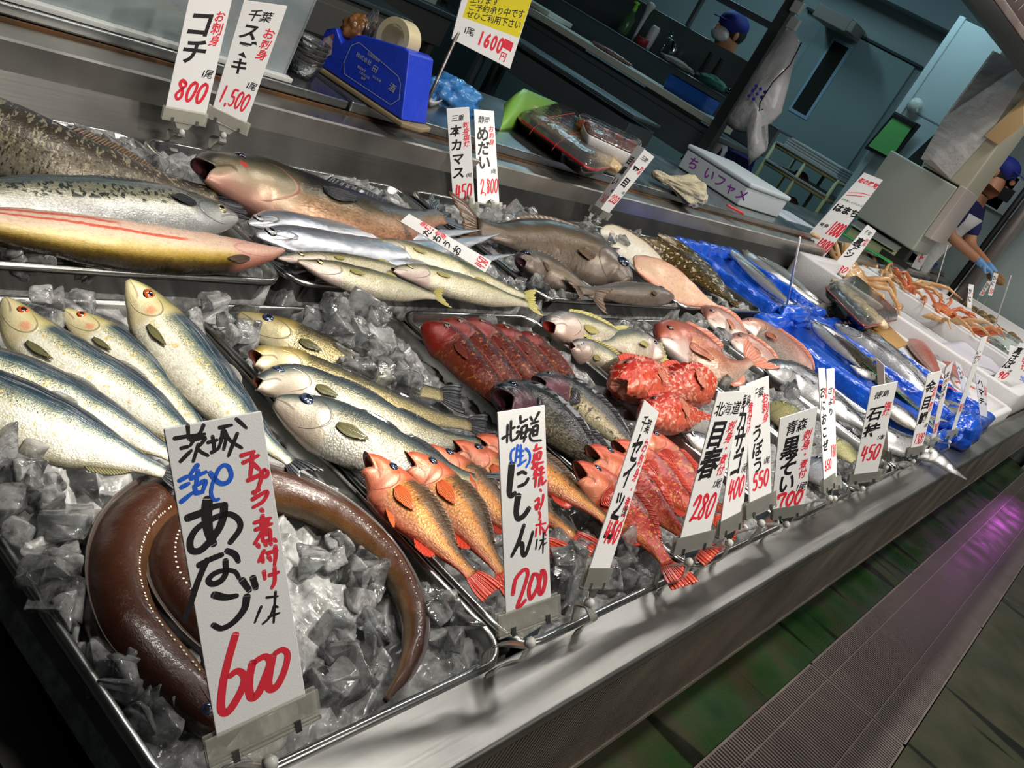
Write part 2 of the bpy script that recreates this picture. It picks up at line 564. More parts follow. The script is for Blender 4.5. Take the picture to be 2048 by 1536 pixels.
TD = 0.095
TG = 'steel fish trays'
FR = [(0.390, 0.783), (0.789, 1.186), (1.200, 1.604), (1.612, 2.008), (2.014, 2.412), (2.418, 2.755)]
fl_ = ['steel tray with herrings and a coiled brown eel on ice', 'steel tray with sea bass and orange rockfish on ice', 'steel tray with dark red gurnards and black open-mouthed fish',
       'steel tray with croakers and scarlet scorpionfish', 'steel tray with the rosy sea bream behind the 550 and 700 cards',
       'steel tray with pink sea bream and a bright silver mackerel beside the blue boxes']
for (a, b_), lab in zip(FR, fl_):
    tray('fish_tray', a, b_, 0.256, 0.890, ZF, TD, lab, group=TG)
ZB = 0.782
BR = [(0.355, 0.972), (0.975, 1.625), (1.655, 2.32), (2.325, 2.93)]
bl_ = ['steel tray with the spotted mackerel and the pale belly-up flathead', 'steel tray with silver ribbonfish and slim barracudas', 'steel tray with three grey-brown big-eyed fish beside flatfish', 'steel tray with white flatfish and a pink cut fillet']
for (a, b_), lab in zip(BR, bl_):
    tray('fish_tray', a, b_, 0.905, 1.352, ZB, 0.085, lab, group=TG)
# ------------------------------------------------------------------ fish: materials
from mathutils import noise as mnoise
class NB:
    def __init__(s, name):
        s.m, s.nt, s.b = newmat(name)
        s.N, s.L = s.nt.nodes, s.nt.links
    def node(s, t, **k):
        n = s.N.new(t)
        for a, v in k.items():
            setattr(n, a, v)
        return n
    def put(s, sock, v):
        if isinstance(v, bpy.types.NodeSocket):
            s.L.new(v, sock)
        elif isinstance(v, (tuple, list)) and len(v) == 3 and sock.type == 'RGBA':
            sock.default_value = (*v, 1)
        else:
            sock.default_value = v
    def math(s, op, a, b=0.0, c=0.0, clamp=False):
        n = s.node('ShaderNodeMath', operation=op)
        n.use_clamp = clamp
        for i, v in enumerate((a, b, c)):
            s.put(n.inputs[i], v)
        return n.outputs[0]
    def mix(s, f, a, b, blend='MIX'):
        n = s.node('ShaderNodeMix', data_type='RGBA', blend_type=blend)
        s.put(n.inputs[0], f); s.put(n.inputs[6], a); s.put(n.inputs[7], b)
        return n.outputs[2]
    def ramp(s, f, stops, interp='LINEAR'):
        n = s.node('ShaderNodeValToRGB')
        n.color_ramp.interpolation = interp
        e = n.color_ramp.elements
        while len(e) < len(stops):
            e.new(0.5)
        for el, (p, c) in zip(e, stops):
            el.position = p
            el.color = (*c, 1) if not isinstance(c, (int, float)) else (c, c, c, 1)
        s.put(n.inputs[0], f)
        return n.outputs[0]
    def step(s, x, lo, hi):
        n = s.node('ShaderNodeMapRange', interpolation_type='SMOOTHSTEP')
        s.put(n.inputs['Value'], x)
        n.inputs['From Min'].default_value = lo
        n.inputs['From Max'].default_value = hi
        return n.outputs['Result']
    def vec(s, x, y, z=0.0):
        n = s.node('ShaderNodeCombineXYZ')
        s.put(n.inputs[0], x); s.put(n.inputs[1], y); s.put(n.inputs[2], z)
        return n.outputs[0]
    def noise(s, v, scale, detail=3.0, rough=0.5):
        n = s.node('ShaderNodeTexNoise')
        s.put(n.inputs['Vector'], v)
        n.inputs['Scale'].default_value = scale
        n.inputs['Detail'].default_value = detail
        n.inputs['Roughness'].default_value = rough
        return n.outputs['Fac']
    def voro(s, v, scale=1.0, feature='F1'):
        n = s.node('ShaderNodeTexVoronoi', feature=feature)
        s.put(n.inputs['Vector'], v)
        n.inputs['Scale'].default_value = scale
        return n.outputs['Distance']

def fishmat(name, ramp, aspect=4.0, head=None, hu=0.22, gill=None, spots=(), scales=(90, 26, 0.5), metal=0.35, rough=0.28,
            jit=0.10, line=None, blush=None, mouthline=True, stripes=(), coat=0.28, streak=0.0, sparkle=0.35, wet=0.3, mottle=.5):
    """ramp runs from belly 0 to back 1; spots=(scale, threshold, softness, vmin, vmax, colour, stretch)"""
    dp = lambda c: tuple(x ** 1.35 for x in c)
    ramp = [(p, dp(c)) for p, c in ramp]
    head = [(p, dp(c)) for p, c in head] if head else None
    b = NB(name)
    tc = b.node('ShaderNodeTexCoord')
    sp = b.node('ShaderNodeSeparateXYZ')
    b.L.new(tc.outputs['UV'], sp.inputs[0])
    u, v = sp.outputs[0], sp.outputs[1]
    oi = b.node('ShaderNodeObjectInfo')
    seed = b.math('MULTIPLY', oi.outputs['Random'], 37.0)
    uva = b.vec(b.math('MULTIPLY', u, aspect), v, seed)
    n1 = b.noise(uva, 5.0, 4)
    nf = b.noise(b.vec(b.math('MULTIPLY', u, aspect * 4), b.math('MULTIPLY', v, 9.0), seed), 6.0, 4, 0.6)
    vv = b.math('ADD', v, b.math('MULTIPLY', b.math('SUBTRACT', n1, 0.5), jit))
    vv = b.math('ADD', vv, b.math('MULTIPLY', b.math('SUBTRACT', nf, 0.5), jit * 0.9))
    col = b.ramp(vv, ramp)
    if streak:
        st = b.noise(b.vec(b.math('MULTIPLY', u, 2.5), b.math('MULTIPLY', v, 40.0), seed), 3.0, 2)
        col = b.mix(b.math('MULTIPLY', b.step(st, 0.5, 0.7), streak), col, (1, 1, 1))
    for sc_, th, soft, v0, v1, c, stv in spots:
        n = b.noise(b.vec(b.math('MULTIPLY', u, aspect * stv), v, b.math('ADD', seed, sc_)), sc_, 2)
        k = b.step(n, th, th + soft)
        k = b.math('MULTIPLY', k, b.math('MULTIPLY', b.step(v, v0 - 0.03, v0 + 0.03), b.step(v, v1 + 0.03, v1 - 0.03)))
        col = b.mix(k, col, c)
    mt = b.noise(b.vec(b.math('MULTIPLY', u, aspect * 3), b.math('MULTIPLY', v, 3.0), b.math('ADD', seed, 5.0)), 4.0, 6, 0.65)
    mk = b.ramp(mt, [(.30, .45), (.5, .95), (.72, 1.0)])
    col = b.mix(mottle, col, b.mix(1.0, col, mk, 'MULTIPLY'))
    for v0, sl_, u0, u1, wd, c in stripes:
        d = b.math('ABSOLUTE', b.math('SUBTRACT', b.math('ADD', v, b.math('MULTIPLY', b.math('SUBTRACT', n1, 0.5), 0.06)), b.math('ADD', v0, b.math('MULTIPLY', u, sl_))))
        k = b.math('MULTIPLY', b.step(d, wd, wd * 0.5), b.math('MULTIPLY', b.step(u, u0, u0 + 0.04), b.step(u, u1, u1 - 0.04)))
        col = b.mix(b.math('MULTIPLY', k, 0.9), col, c)
    body = b.step(u, hu - 0.02, hu + 0.03)
    dist = b.voro(b.vec(b.math('MULTIPLY', u, scales[0]), b.math('MULTIPLY', v, scales[1]), 0.0))
    dk = b.math('MULTIPLY', b.step(dist, 0.35, 0.75), body)
    col = b.mix(b.math('MULTIPLY', dk, sparkle), col, b.mix(0.75, col, (0.02, 0.02, 0.02)))
    if line:
        d = b.math('ABSOLUTE', b.math('SUBTRACT', v, b.math('ADD', line[0], b.math('MULTIPLY', u, line[1]))))
        col = b.mix(b.math('MULTIPLY', b.math('MULTIPLY', b.step(d, 0.018, 0.006), body), 0.8), col, line[2])
    if head:
        hc = b.ramp(vv, head)
        col = b.mix(body, hc, col)
    arc = b.math('SUBTRACT', hu, b.math('MULTIPLY', b.math('POWER', b.math('ABSOLUTE', b.math('SUBTRACT', v, 0.46)), 2.0), 0.95))
    ga = b.math('ABSOLUTE', b.math('SUBTRACT', u, arc))
    gm = b.math('MULTIPLY', b.step(ga, 0.008, 0.002), b.math('MULTIPLY', b.step(v, 0.08, 0.14), b.step(v, 0.80, 0.72)))
    col = b.mix(b.math('MULTIPLY', gm, 0.5), col, gill or (0.03, 0.02, 0.015))
    if blush:
        cu, cv, r, c, k = blush
        d = b.math('SQRT', b.math('ADD', b.math('POWER', b.math('MULTIPLY', b.math('SUBTRACT', u, cu), aspect), 2.0), b.math('POWER', b.math('SUBTRACT', v, cv), 2.0)))
        d = b.math('ADD', d, b.math('MULTIPLY', b.math('SUBTRACT', nf, 0.5), 0.15))
        col = b.mix(b.math('MULTIPLY', b.step(d, r, r * 0.4), k), col, c)
    if mouthline:
        d = b.math('ABSOLUTE', b.math('SUBTRACT', v, b.math('SUBTRACT', 0.50, b.math('MULTIPLY', u, 2.2))))
        k = b.math('MULTIPLY', b.step(d, 0.05, 0.02), b.step(u, 0.085, 0.07))
        col = b.mix(b.math('MULTIPLY', k, 0.55), col, (0.05, 0.02, 0.02))
    b.put(b.b.inputs['Base Color'], col)
    b.b.inputs['Specular IOR Level'].default_value = 0.32
    b.b.inputs['Metallic'].default_value = metal
    rr = b.math('ADD', rough - 0.1, b.math('MULTIPLY', nf, 0.25))
    b.put(b.b.inputs['Roughness'], rr)
    b.b.inputs['Coat Weight'].default_value = coat
    b.b.inputs['Coat Roughness'].default_value = 0.045
    oc = b.noise(b.node('ShaderNodeTexCoord').outputs['Object'], 130.0, 3, 0.6)
    cn = b.node('ShaderNodeBump')
    cn.inputs['Strength'].default_value = wet
    cn.inputs['Distance'].default_value = 0.004
    b.L.new(oc, cn.inputs['Height'])
    b.L.new(cn.outputs['Normal'], b.b.inputs['Coat Normal'])
    b.b.inputs['Coat IOR'].default_value = 1.4
    hgt = b.math('MULTIPLY', b.math('SUBTRACT', 1.0, dist), body)
    hgt = b.math('ADD', b.math('MULTIPLY', hgt, scales[2]), b.math('MULTIPLY', n1, 1.2))
    hgt = b.math('ADD', hgt, b.math('MULTIPLY', nf, 0.5))
    hgt = b.math('SUBTRACT', hgt, b.math('MULTIPLY', gm, 1.0))
    bn = b.node('ShaderNodeBump')
    bn.inputs['Strength'].default_value = 0.5
    bn.inputs['Distance'].default_value = 0.0012
    b.L.new(hgt, bn.inputs['Height'])
    b.L.new(bn.outputs['Normal'], b.b.inputs['Normal'])
    return b.m

def finmat(name, c1, c2, rays=14, rough=0.3):
    b = NB(name)
    tc = b.node('ShaderNodeTexCoord')
    sp = b.node('ShaderNodeSeparateXYZ')
    b.L.new(tc.outputs['UV'], sp.inputs[0])
    wv = b.math('SINE', b.math('MULTIPLY', sp.outputs[0], rays * 6.283))
    k = b.step(wv, -0.3, 0.7)
    k2 = b.math('ADD', b.math('MULTIPLY', k, 0.6), b.math('MULTIPLY', sp.outputs[1], 0.4))
    b.put(b.b.inputs['Base Color'], b.mix(k2, c1, c2))
    b.b.inputs['Roughness'].default_value = rough
    b.b.inputs['Coat Weight'].default_value = 0.15
    bn = b.node('ShaderNodeBump')
    bn.inputs['Strength'].default_value = 0.6
    bn.inputs['Distance'].default_value = 0.0015
    b.L.new(wv, bn.inputs['Height'])
    b.L.new(bn.outputs['Normal'], b.b.inputs['Normal'])
    return b.m

PUPIL = mat('pupil', (0.006, 0.007, 0.012), 0.06, coat=1.0)
MOUTH_RED = mat('mouth_red', (0.32, 0.028, 0.02), 0.35, coat=0.6, noise=(60, 0.2, (0.16, 0.015, 0.012)))
MOUTH_PALE = mat('mouth_pale', (0.42, 0.17, 0.11), 0.35, coat=0.6, noise=(50, 0.2, (0.20, 0.05, 0.035)))
MOUTH_DARK = mat('mouth_dark', (0.085, 0.022, 0.03), 0.3, coat=0.6, noise=(60, 0.2, (0.03, 0.012, 0.016)))
def iris(name, c, c2=None):
    return mat(name, c, 0.15, metal=0.4, coat=1.0, noise=(300, 0.3, c2 or [x * 0.4 for x in c]))
IR_RED = iris('iris_red', (0.75, 0.12, 0.02))
IR_SILVER = iris('iris_silver', (0.70, 0.70, 0.66))
IR_YELLOW = iris('iris_yellow', (0.62, 0.55, 0.22))
IR_DARK = iris('iris_dark', (0.05, 0.07, 0.13))
IR_BROWN = iris('iris_brown', (0.20, 0.10, 0.05))

def interp(tab, x, col=1):
    xs_ = [r[0] for r in tab]
    ys_ = [r[col] for r in tab]
    # smooth monotone-ish interpolation
    for i in range(len(xs_) - 1):
        if x <= xs_[i + 1]:
            a = max(0.0, min(1.0, (x - xs_[i]) / (xs_[i + 1] - xs_[i])))
            def tan(j):
                if j <= 0: return (ys_[1] - ys_[0]) / (xs_[1] - xs_[0])
                if j >= len(xs_) - 1: return (ys_[-1] - ys_[-2]) / (xs_[-1] - xs_[-2])
                return (ys_[j + 1] - ys_[j - 1]) / (xs_[j + 1] - xs_[j - 1])
            h = xs_[i + 1] - xs_[i]
            a2, a3 = a * a, a * a * a
            return (2 * a3 - 3 * a2 + 1) * ys_[i] + (a3 - 2 * a2 + a) * h * tan(i) + (-2 * a3 + 3 * a2) * ys_[i + 1] + (a3 - a2) * h * tan(i + 1)
    return ys_[-1]

def spline(pts, n):
    P = [np.asarray(p, float) for p in pts]
    P = [2 * P[0] - P[1]] + P + [2 * P[-1] - P[-2]]
    out = []
    for i in range(1, len(P) - 2):
        for k in range(16):
            t = k / 16.0
            a, b_, c, d = P[i - 1], P[i], P[i + 1], P[i + 2]
            out.append(0.5 * ((2 * b_) + (-a + c) * t + (2 * a - 5 * b_ + 4 * c - d) * t * t + (-a + 3 * b_ - 3 * c + d) * t ** 3))
    out.append(P[-2])
    out = np.array(out)
    s = np.concatenate([[0], np.cumsum(np.linalg.norm(np.diff(out, axis=0), axis=1))])
    q = np.linspace(0, s[-1], n)
    return np.stack([np.interp(q, s, out[:, k]) for k in range(3)], 1), s[-1]

# half height / half thickness profiles (relative) along the body
PR = dict(
    herring=[(0, .10, .12), (.04, .36, .40), (.10, .60, .66), (.20, .86, .92), (.33, 1, 1), (.5, .97, .95), (.65, .80, .78), (.8, .50, .5), (.9, .28, .28), (1, .17, .12)],
    bass=[(0, .22, .24), (.05, .46, .55), (.12, .70, .78), (.22, .93, .98), (.34, 1, 1), (.5, .94, .9), (.65, .76, .68), (.8, .50, .42), (.9, .36, .26), (1, .33, .16)],
    rock=[(0, .34, .36), (.06, .58, .66), (.14, .80, .88), (.26, .98, 1), (.38, 1, .95), (.52, .88, .78), (.68, .62, .54), (.82, .38, .32), (.92, .27, .2), (1, .26, .12)],
    bream=[(0, .16, .16), (.05, .50, .45), (.12, .80, .7), (.22, 1.0, .95), (.34, 1.04, 1), (.5, .92, .88), (.66, .64, .6), (.8, .36, .36), (.9, .24, .22), (1, .22, .12)],
    slim=[(0, .10, .10), (.06, .34, .36), (.14, .62, .64), (.24, .86, .88), (.36, .98, 1), (.55, 1, 1), (.7, .84, .82), (.84, .54, .5), (.93, .34, .3), (1, .28, .16)],
    mackerel=[(0, .14, .14), (.04, .42, .40), (.10, .66, .66), (.2, .90, .92), (.32, 1, 1), (.5, .98, .96), (.68, .76, .74), (.84, .40, .4), (.94, .16, .18), (1, .10, .12)],
    ribbon=[(0, .12, .16), (.03, .46, .6), (.07, .80, .95), (.12, .98, 1), (.2, 1, 1), (.4, .92, .9), (.6, .66, .7), (.8, .34, .4), (.95, .10, .14), (1, .04, .06)],
    gurnard=[(0, .22, .3), (.05, .60, .68), (.12, .90, .95), (.22, 1, 1), (.36, .94, .92), (.5, .82, .8), (.66, .62, .6), (.82, .40, .4), (.93, .26, .24), (1, .22, .14)],
    eel=[(0, .35, .35), (.03, .62, .62), (.08, .86, .84), (.15, 1, 1), (.35, .98, .98), (.6, .82, .82), (.8, .55, .56), (.93, .30, .30), (1, .10, .10)],
    flat=[(0, .12, .2), (.06, .45, .6), (.15, .80, .9), (.3, 1, 1), (.5, .98, 1), (.7, .74, .8), (.86, .36, .5), (.95, .16, .3), (1, .14, .2)],
)

def pxvec(p, d):
    def pj(q):
        c = ROT @ (np.asarray(q) - EYE)
        return F_PX * c[:2] / c[2]
    d = unit(d)
    return (pj(p + d * 0.005) - pj(p - d * 0.005)) / 0.01

def pxdir(p, d):
    """pixels per metre at p along direction d"""
    def pj(q):
        c = ROT @ (np.asarray(q) - EYE)
        return F_PX * c[:2] / c[2]
    d = unit(d)
    return np.linalg.norm(pj(p + d * 0.005) - pj(p - d * 0.005)) / 0.01

def fish(name, label, cat, group, pts, z, hpx, prof, m, side=1, N=None, face=.75, wr=0.5, nu=44, nv=24, eye=None, mouth=None, fins=(), shape=None, hh=None, keel=0.2, gillstep=0.03):
    """pts: pixel path snout -> tail base (optionally a third value = height offset); fins: list of tuples"""
    P3 = [at(p[0], p[1], z + (p[2] if len(p) > 2 else 0.0)) for p in pts]
    sp, length = spline(P3, nu)
    T = np.gradient(sp, axis=0)
    T /= np.linalg.norm(T, axis=1)[:, None]
    N0 = unit(N) if N is not None else unit(np.array([0, 0, 1.0]) + face * unit(EYE - sp[nu // 2]))
    N_ = N0
    Nn = np.array([unit(N0 - np.dot(N0, t) * t) for t in T])
    D = np.array([np.cross(n, t) * side for n, t in zip(Nn, T)])
    mid = nu // 3
    if hh is None:
        ax = pxvec(sp[mid], T[mid]); pa = np.array([-ax[1], ax[0]]) / np.linalg.norm(ax)
        ed, en = abs(pxvec(sp[mid], D[mid]) @ pa), abs(pxvec(sp[mid], Nn[mid]) @ pa)
        hh = 0.5 * hpx / math.sqrt(ed ** 2 + (wr * en) ** 2)
    ww = hh * wr
    pf = PR[prof] if isinstance(prof, str) else prof
    ts = np.linspace(0, 1, nu)
    ts = np.where(ts < 0.5, 0.5 * (ts / 0.5) ** 1.25, ts)
    def frame(t):
        x = t * (nu - 1)
        i = int(min(max(x, 0), nu - 2)); a = x - i
        return (sp[i] * (1 - a) + sp[i + 1] * a, unit(T[i] * (1 - a) + T[i + 1] * a), unit(Nn[i] * (1 - a) + Nn[i + 1] * a), unit(D[i] * (1 - a) + D[i + 1] * a))
    def size(t):
        h = max(0.02, interp(pf, t, 1)) * hh
        w_ = max(0.02, interp(pf, t, 2)) * ww
        if gillstep and t < 0.24:
            g = gillstep * max(0.0, 1 - abs(t - 0.2) / 0.06)
            h *= 1 + g * 0.5; w_ *= 1 + g * 1.5
        return h, w_
    def S(t, v, off=0.0):
        """surface point on the visible flank, v 0 belly .. 1 back"""
        p, tt, n, d = frame(t)
        h, w_ = size(t)
        sn = max(-1.0, min(1.0, 2 * v - 1))
        cs = math.sqrt(max(0.0, 1 - sn * sn))
        k = 1 - keel * max(0.0, -sn)
        q = p + d * (h * sn) + n * (w_ * cs * k)
        nr = unit(d * (sn / max(h, 1e-4)) + n * (cs / max(w_ * k, 1e-4)))
        return q + nr * off, nr, tt, d
    verts, faces, uv, mi = [], [], [], []
    th = [2 * math.pi * (k + 0.5) / nv for k in range(nv)]
    mo = mouth or {}
    sd = (int(pts[0][0]) * 7 + int(pts[0][1])) % 97
    def ring(t, hs=1.0, ws=1.0, dt=0.0, tilt=0.0, u=None, dn=0.0, notch=0.0):
        p, tt, n, d = frame(max(0.0, t))
        h, w_ = size(t)
        for a in th:
            sn, cs = math.sin(a), math.cos(a)
            k = 1 - keel * max(0.0, -sn)
            q = p + d * (h * hs * sn + dn) + n * (w_ * ws * cs * k) + tt * (dt + tilt * sn * h * hs + notch * h * hs * (1 - abs(sn)) ** 1.5)
            lm = 0.035 * hh * mnoise.noise(V3((t * length / hh * 1.3 + 11.3 * sd, sn * 1.4, cs * 1.4))) + 0.016 * hh * mnoise.noise(V3((t * length / hh * 4 + 7 * sd, sn * 4, cs * 4)))
            q = q + (d * sn + n * cs) * lm * min(1, t * 12)
            if shape: q = q + shape(t, sn, cs, h, n, d)
            verts.append(q)
            uv.append((t if u is None else u, (sn + 1) / 2))
    nt_ = mo.get('notch', 1.1)
    if mo:
        inner = mo.get('depth', 0.10) * length
        for k, (s_, q_) in enumerate([(0.10, 1.0), (0.45, 0.8), (0.72, 0.45), (0.90, 0.12)]):
            ring(0, mo['h'] * s_, mo['w'] * s_, inner * q_, mo.get('tilt', 0), 0.0, notch=nt_ * s_)
        ring(0, mo['h'], mo['w'], -0.002, mo.get('tilt', 0), 0.005, notch=nt_)
        ring(0, mo['h'] * 1.10, mo['w'] * 1.10, 0.002, mo.get('tilt', 0), 0.01, notch=nt_)
        nin = 5
    else:
        nin = 0
    for t in ts:
        ti = 0.0
        b_ = 1.0
        if mo and t < 0.16:
            a = 1 - t / 0.16
            ti = mo.get('tilt', 0) * a
            h0, w0 = size(t)
            hq, wq = 1 + (mo['h'] * 1.14 - 1) * a * a, 1 + (mo['w'] * 1.14 - 1) * a * a
            ring(t, hq, wq, 0.004 * a, ti, notch=nt_ * a ** 2)
        else:
            ring(t)
    nr_ = len(verts) // nv
    for i in range(nr_ - 1):
        for k in range(nv):
            faces.append((i * nv + k, i * nv + (k + 1) % nv, (i + 1) * nv + (k + 1) % nv, (i + 1) * nv + k))
            mi.append(1 if i < nin - 1 else 0)
    faces.append(tuple(range(nv - 1, -1, -1))); mi.append(1 if mo else 0)
    faces.append(tuple((nr_ - 1) * nv + k for k in range(nv))); mi.append(0)
    org = frame(0.4)[0]
    o = mesh(name, [p - org for p in verts], faces, [m, mo.get('mat', MOUTH_RED)], None, uv, mi, True, V3(org))
    tag(o, label, cat, group)
    def child(nm, vs, fs, mats, uvs=None, mis=None, solid=0.0):
        c = mesh(nm, [np.asarray(p) - org for p in vs], fs, mats, o, uvs, mis, True)
        if solid:
            s_ = c.modifiers.new('solid', 'SOLIDIFY'); s_.thickness = solid; s_.offset = 0
        return c
    if eye:
        for (eu, ev, er, irm) in (eye if isinstance(eye, list) else [eye]):
            r = er * hh
            c, n, tt, d = S(eu, ev)
            e1 = unit(tt - np.dot(tt, n) * n); e2 = np.cross(n, e1)
            vs, fs, ms = [c + n * r * 0.32], [], []
            rr = [0.30, 0.50, 0.56, 0.85, 1.0, 1.12]
            hz = [0.31, 0.27, 0.255, 0.13, 0.02, -0.22]
            K = 20
            for q, hgt in zip(rr, hz):
                for k in range(K):
                    a = 2 * math.pi * k / K
                    vs.append(c + e1 * math.cos(a) * q * r + e2 * math.sin(a) * q * r + n * hgt * r)
            for k in range(K):
                fs.append((0, 1 + k, 1 + (k + 1) % K)); ms.append(0)
            for j in range(len(rr) - 1):
                for k in range(K):
                    fs.append((1 + j * K + k, 1 + (j + 1) * K + k, 1 + (j + 1) * K + (k + 1) % K, 1 + j * K + (k + 1) % K))
                    ms.append(0 if j < 1 else 1 if j < 4 else 2)
            child('eye', vs, fs, [PUPIL, irm, PUPIL], None, ms)
    for fn in fins:
        kind, fm = fn[0], fn[1]
        prm = fn[2] if len(fn) > 2 else {}
        rng = random.Random(hash((len(pts), int(pts[0][0]), kind)) & 0xffff)
        if kind == 'tail':
            L_, spr, fork = prm.get('len', 1.0) * hh, prm.get('spread', 1.0) * hh, prm.get('fork', 0.45)
            p, tt, n, d = frame(1.0)
            h, w_ = size(1.0)
            bend = prm.get('bend', 0.0) * hh
            nrays, ns = 18, 6
            vs, uvs, fs = [], [], []
            for i in range(nrays + 1):
                x = 2 * i / nrays - 1
                ln = L_ * (1 - fork * (1 - abs(x) ** 1.2)) * (1 + rng.uniform(-0.025, 0.02))
                base = p + d * (x * h * 0.95) - tt * (0.12 * L_ * (1 - x * x * 0.3))
                tip = p + d * (x * spr) + tt * ln * (1 - 0.10 * abs(x)) + n * (bend + rng.uniform(-0.03, 0.03) * hh)
                for j in range(ns + 1):
                    s_ = j / ns
                    q = base * (1 - s_) + tip * s_ + d * (x * spr * 0.16 * math.sin(s_ * math.pi)) + n * (0.05 * hh * math.sin(i * 2.2) * s_)
                    vs.append(q); uvs.append((i / nrays, s_))
            for i in range(nrays):
                for j in range(ns):
                    a = i * (ns + 1) + j
                    fs.append((a, a + 1, a + ns + 2, a + ns + 1))
            child('tail_fin', vs, fs, fm, uvs, None, 0.0009)
        elif kind in ('dorsal', 'anal', 'pelvic'):
            t0, t1 = prm.get('t', (0.35, 0.6))
            H_ = prm.get('h', 0.4) * hh
            sgn = 1 if kind == 'dorsal' else -1
            lean = prm.get('lean', 0.9)
            fold = prm.get('fold', 0.25)
            nrays, ns = prm.get('rays', 12), 4
            vs, uvs, fs = [], [], []
            for i in range(nrays + 1):
                x = i / nrays
                t = t0 + (t1 - t0) * x
                p, tt, n, d = frame(t)
                h, w_ = size(t)
                vb = (1 - prm.get('vb', 0.02)) if sgn > 0 else prm.get('vb', 0.02)
                base, nr, _, _ = S(t, vb, -0.001)
                env = prm['env'](x) if 'env' in prm else (math.sin(math.pi * min(1, 0.25 + 0.75 * x)) ** 0.7 if x < 0.999 else 0.25)
                ln = H_ * max(0.12, env) * (1 + (rng.uniform(-0.12, 0.05) if prm.get('spiny') else rng.uniform(-0.03, 0.03)))
                dr = unit(d * sgn + tt * lean + n * fold)
                for j in range(ns + 1):
                    s_ = j / ns
                    vs.append(base + dr * ln * s_ + tt * (0.10 * ln * s_ * s_)); uvs.append((x, s_))
            for i in range(nrays):
                for j in range(ns):
                    a = i * (ns + 1) + j
                    fs.append((a, a + 1, a + ns + 2, a + ns + 1))
            child(kind + '_fin', vs, fs, fm, uvs, None, 0.0008)
        elif kind == 'pectoral':
            t, v = prm.get('at', (0.25, 0.42))
            L_ = prm.get('len', 1.0) * hh
            W_ = prm.get('w', 0.35) * hh
            dv = prm.get('down', -0.25)
            lift = prm.get('lift', 0.12)
            nrays, ns = 12, 7
            base, nr, tt, d = S(t, v)
            vs, uvs, fs = [], [], []
            for i in range(nrays + 1):
                x = 2 * i / nrays - 1
                for j in range(ns + 1):
                    s_ = j / ns
                    ln = L_ * (1 - 0.35 * x * x)
                    wd = W_ * (0.35 + 0.65 * math.sin(min(1.0, s_ * 1.25) * math.pi / 2)) * (1 - 0.25 * s_ ** 3)
                    tq = t + (ln * s_ * (1 - 0.12 * abs(x))) / length
                    h, w_ = size(min(1, tq))
                    vq = v + (dv * ln * s_ + x * wd) / (2 * h)
                    vq = max(0.03, min(0.97, vq))
                    q, n2, _, _ = S(min(1.0, tq), vq, 0.0012 + lift * hh * s_ ** 1.4)
                    vs.append(q + n2 * 0.02 * hh * math.sin(i * 2.5) * s_); uvs.append((i / nrays, s_))
            for i in range(nrays):
                for j in range(ns):
                    a = i * (ns + 1) + j
                    fs.append((a, a + 1, a + ns + 2, a + ns + 1))
            child('pectoral_fin', vs, fs, fm, uvs, None, 0.0008)
    return o
# ------------------------------------------------------------------ fish: the catch, tray by tray
M_HER = fishmat('herring_skin', [(0, (.52, .48, .36)), (.22, (.80, .78, .68)), (.42, (.82, .81, .72)), (.53, (.64, .62, .46)), (.62, (.30, .33, .25)), (.71, (.05, .10, .13)), (.88, (.018, .04, .065)), (1, (.01, .02, .035))],
                head=[(0, (.55, .50, .34)), (.5, (.68, .62, .42)), (.75, (.48, .44, .24)), (1, (.10, .11, .06))], hu=.20, blush=(.16, .42, .14, (.62, .16, .08), .6), scales=(150, 46, .35), spots=[(7, .56, .12, .25, .62, (.66, .55, .26), 1.5), (34, .55, .05, .48, .72, (.05, .08, .09), 2.2)], streak=.25, aspect=4.5, sparkle=.28)
F_OLIVE = finmat('olive_fin', (.075, .07, .025), (.20, .185, .09))
F_DARK = finmat('dark_fin', (.010, .011, .014), (.045, .047, .055))
F_GREY = finmat('grey_fin', (.10, .10, .09), (.30, .29, .25))
F_ORANGE = finmat('orange_fin', (.62, .07, .015), (.80, .20, .06))
F_RED = finmat('red_fin', (.55, .025, .015), (.75, .10, .05))
F_PINK = finmat('pink_fin', (.60, .16, .09), (.70, .30, .20))
F_YEL = finmat('yellow_fin', (.38, .33, .07), (.56, .50, .20))
F_BROWN = finmat('brown_fin', (.06, .035, .02), (.16, .10, .06))

HG = 'herrings in the near left tray'
def herring(lab, pts, z, hpx, **k):
    return fish('herring', lab, 'fish', HG, pts, z, hpx, 'herring', M_HER, eye=(.085, .66, .17, IR_RED), wr=.46,
                fins=[('pectoral', F_OLIVE, dict(at=(.225, .24), len=1.05, w=.12, down=.06, lift=.03)), ('tail', F_DARK, dict(len=.9, spread=.45, fork=.6)), ('dorsal', F_GREY, dict(t=(.48, .6), h=.22, lean=1.8, fold=0)), ('anal', F_OLIVE, dict(t=(.72, .88), h=.28, fold=.6))], **k)
herring('herring with red-rimmed eye and snout raised, second from the tray\'s left side', [(10, 596, .012), (60, 668), (150, 735), (250, 790), (350, 862), (430, 930)], .775, 118)
herring('herring mostly hidden behind its neighbour, only its head and back showing', [(120, 618, .004), (175, 655), (240, 705), (310, 770), (390, 850), (440, 900)], .757, 92)
herring('herring set apart on the right, snout against the rear tray rim', [(256, 560, .03), (300, 625, .01), (360, 705), (430, 788), (505, 862), (582, 925)], .775, 128)
herring('herring between the front one and the red-eyed one, head outside the picture', [(-190, 690), (-90, 722), (30, 765), (150, 815), (260, 868), (370, 925)], .768, 122)
herring('front herring lying over the ice, blue back, head outside the picture', [(-200, 740), (-90, 778), (30, 832), (150, 878), (250, 915), (330, 945)], .785, 158)

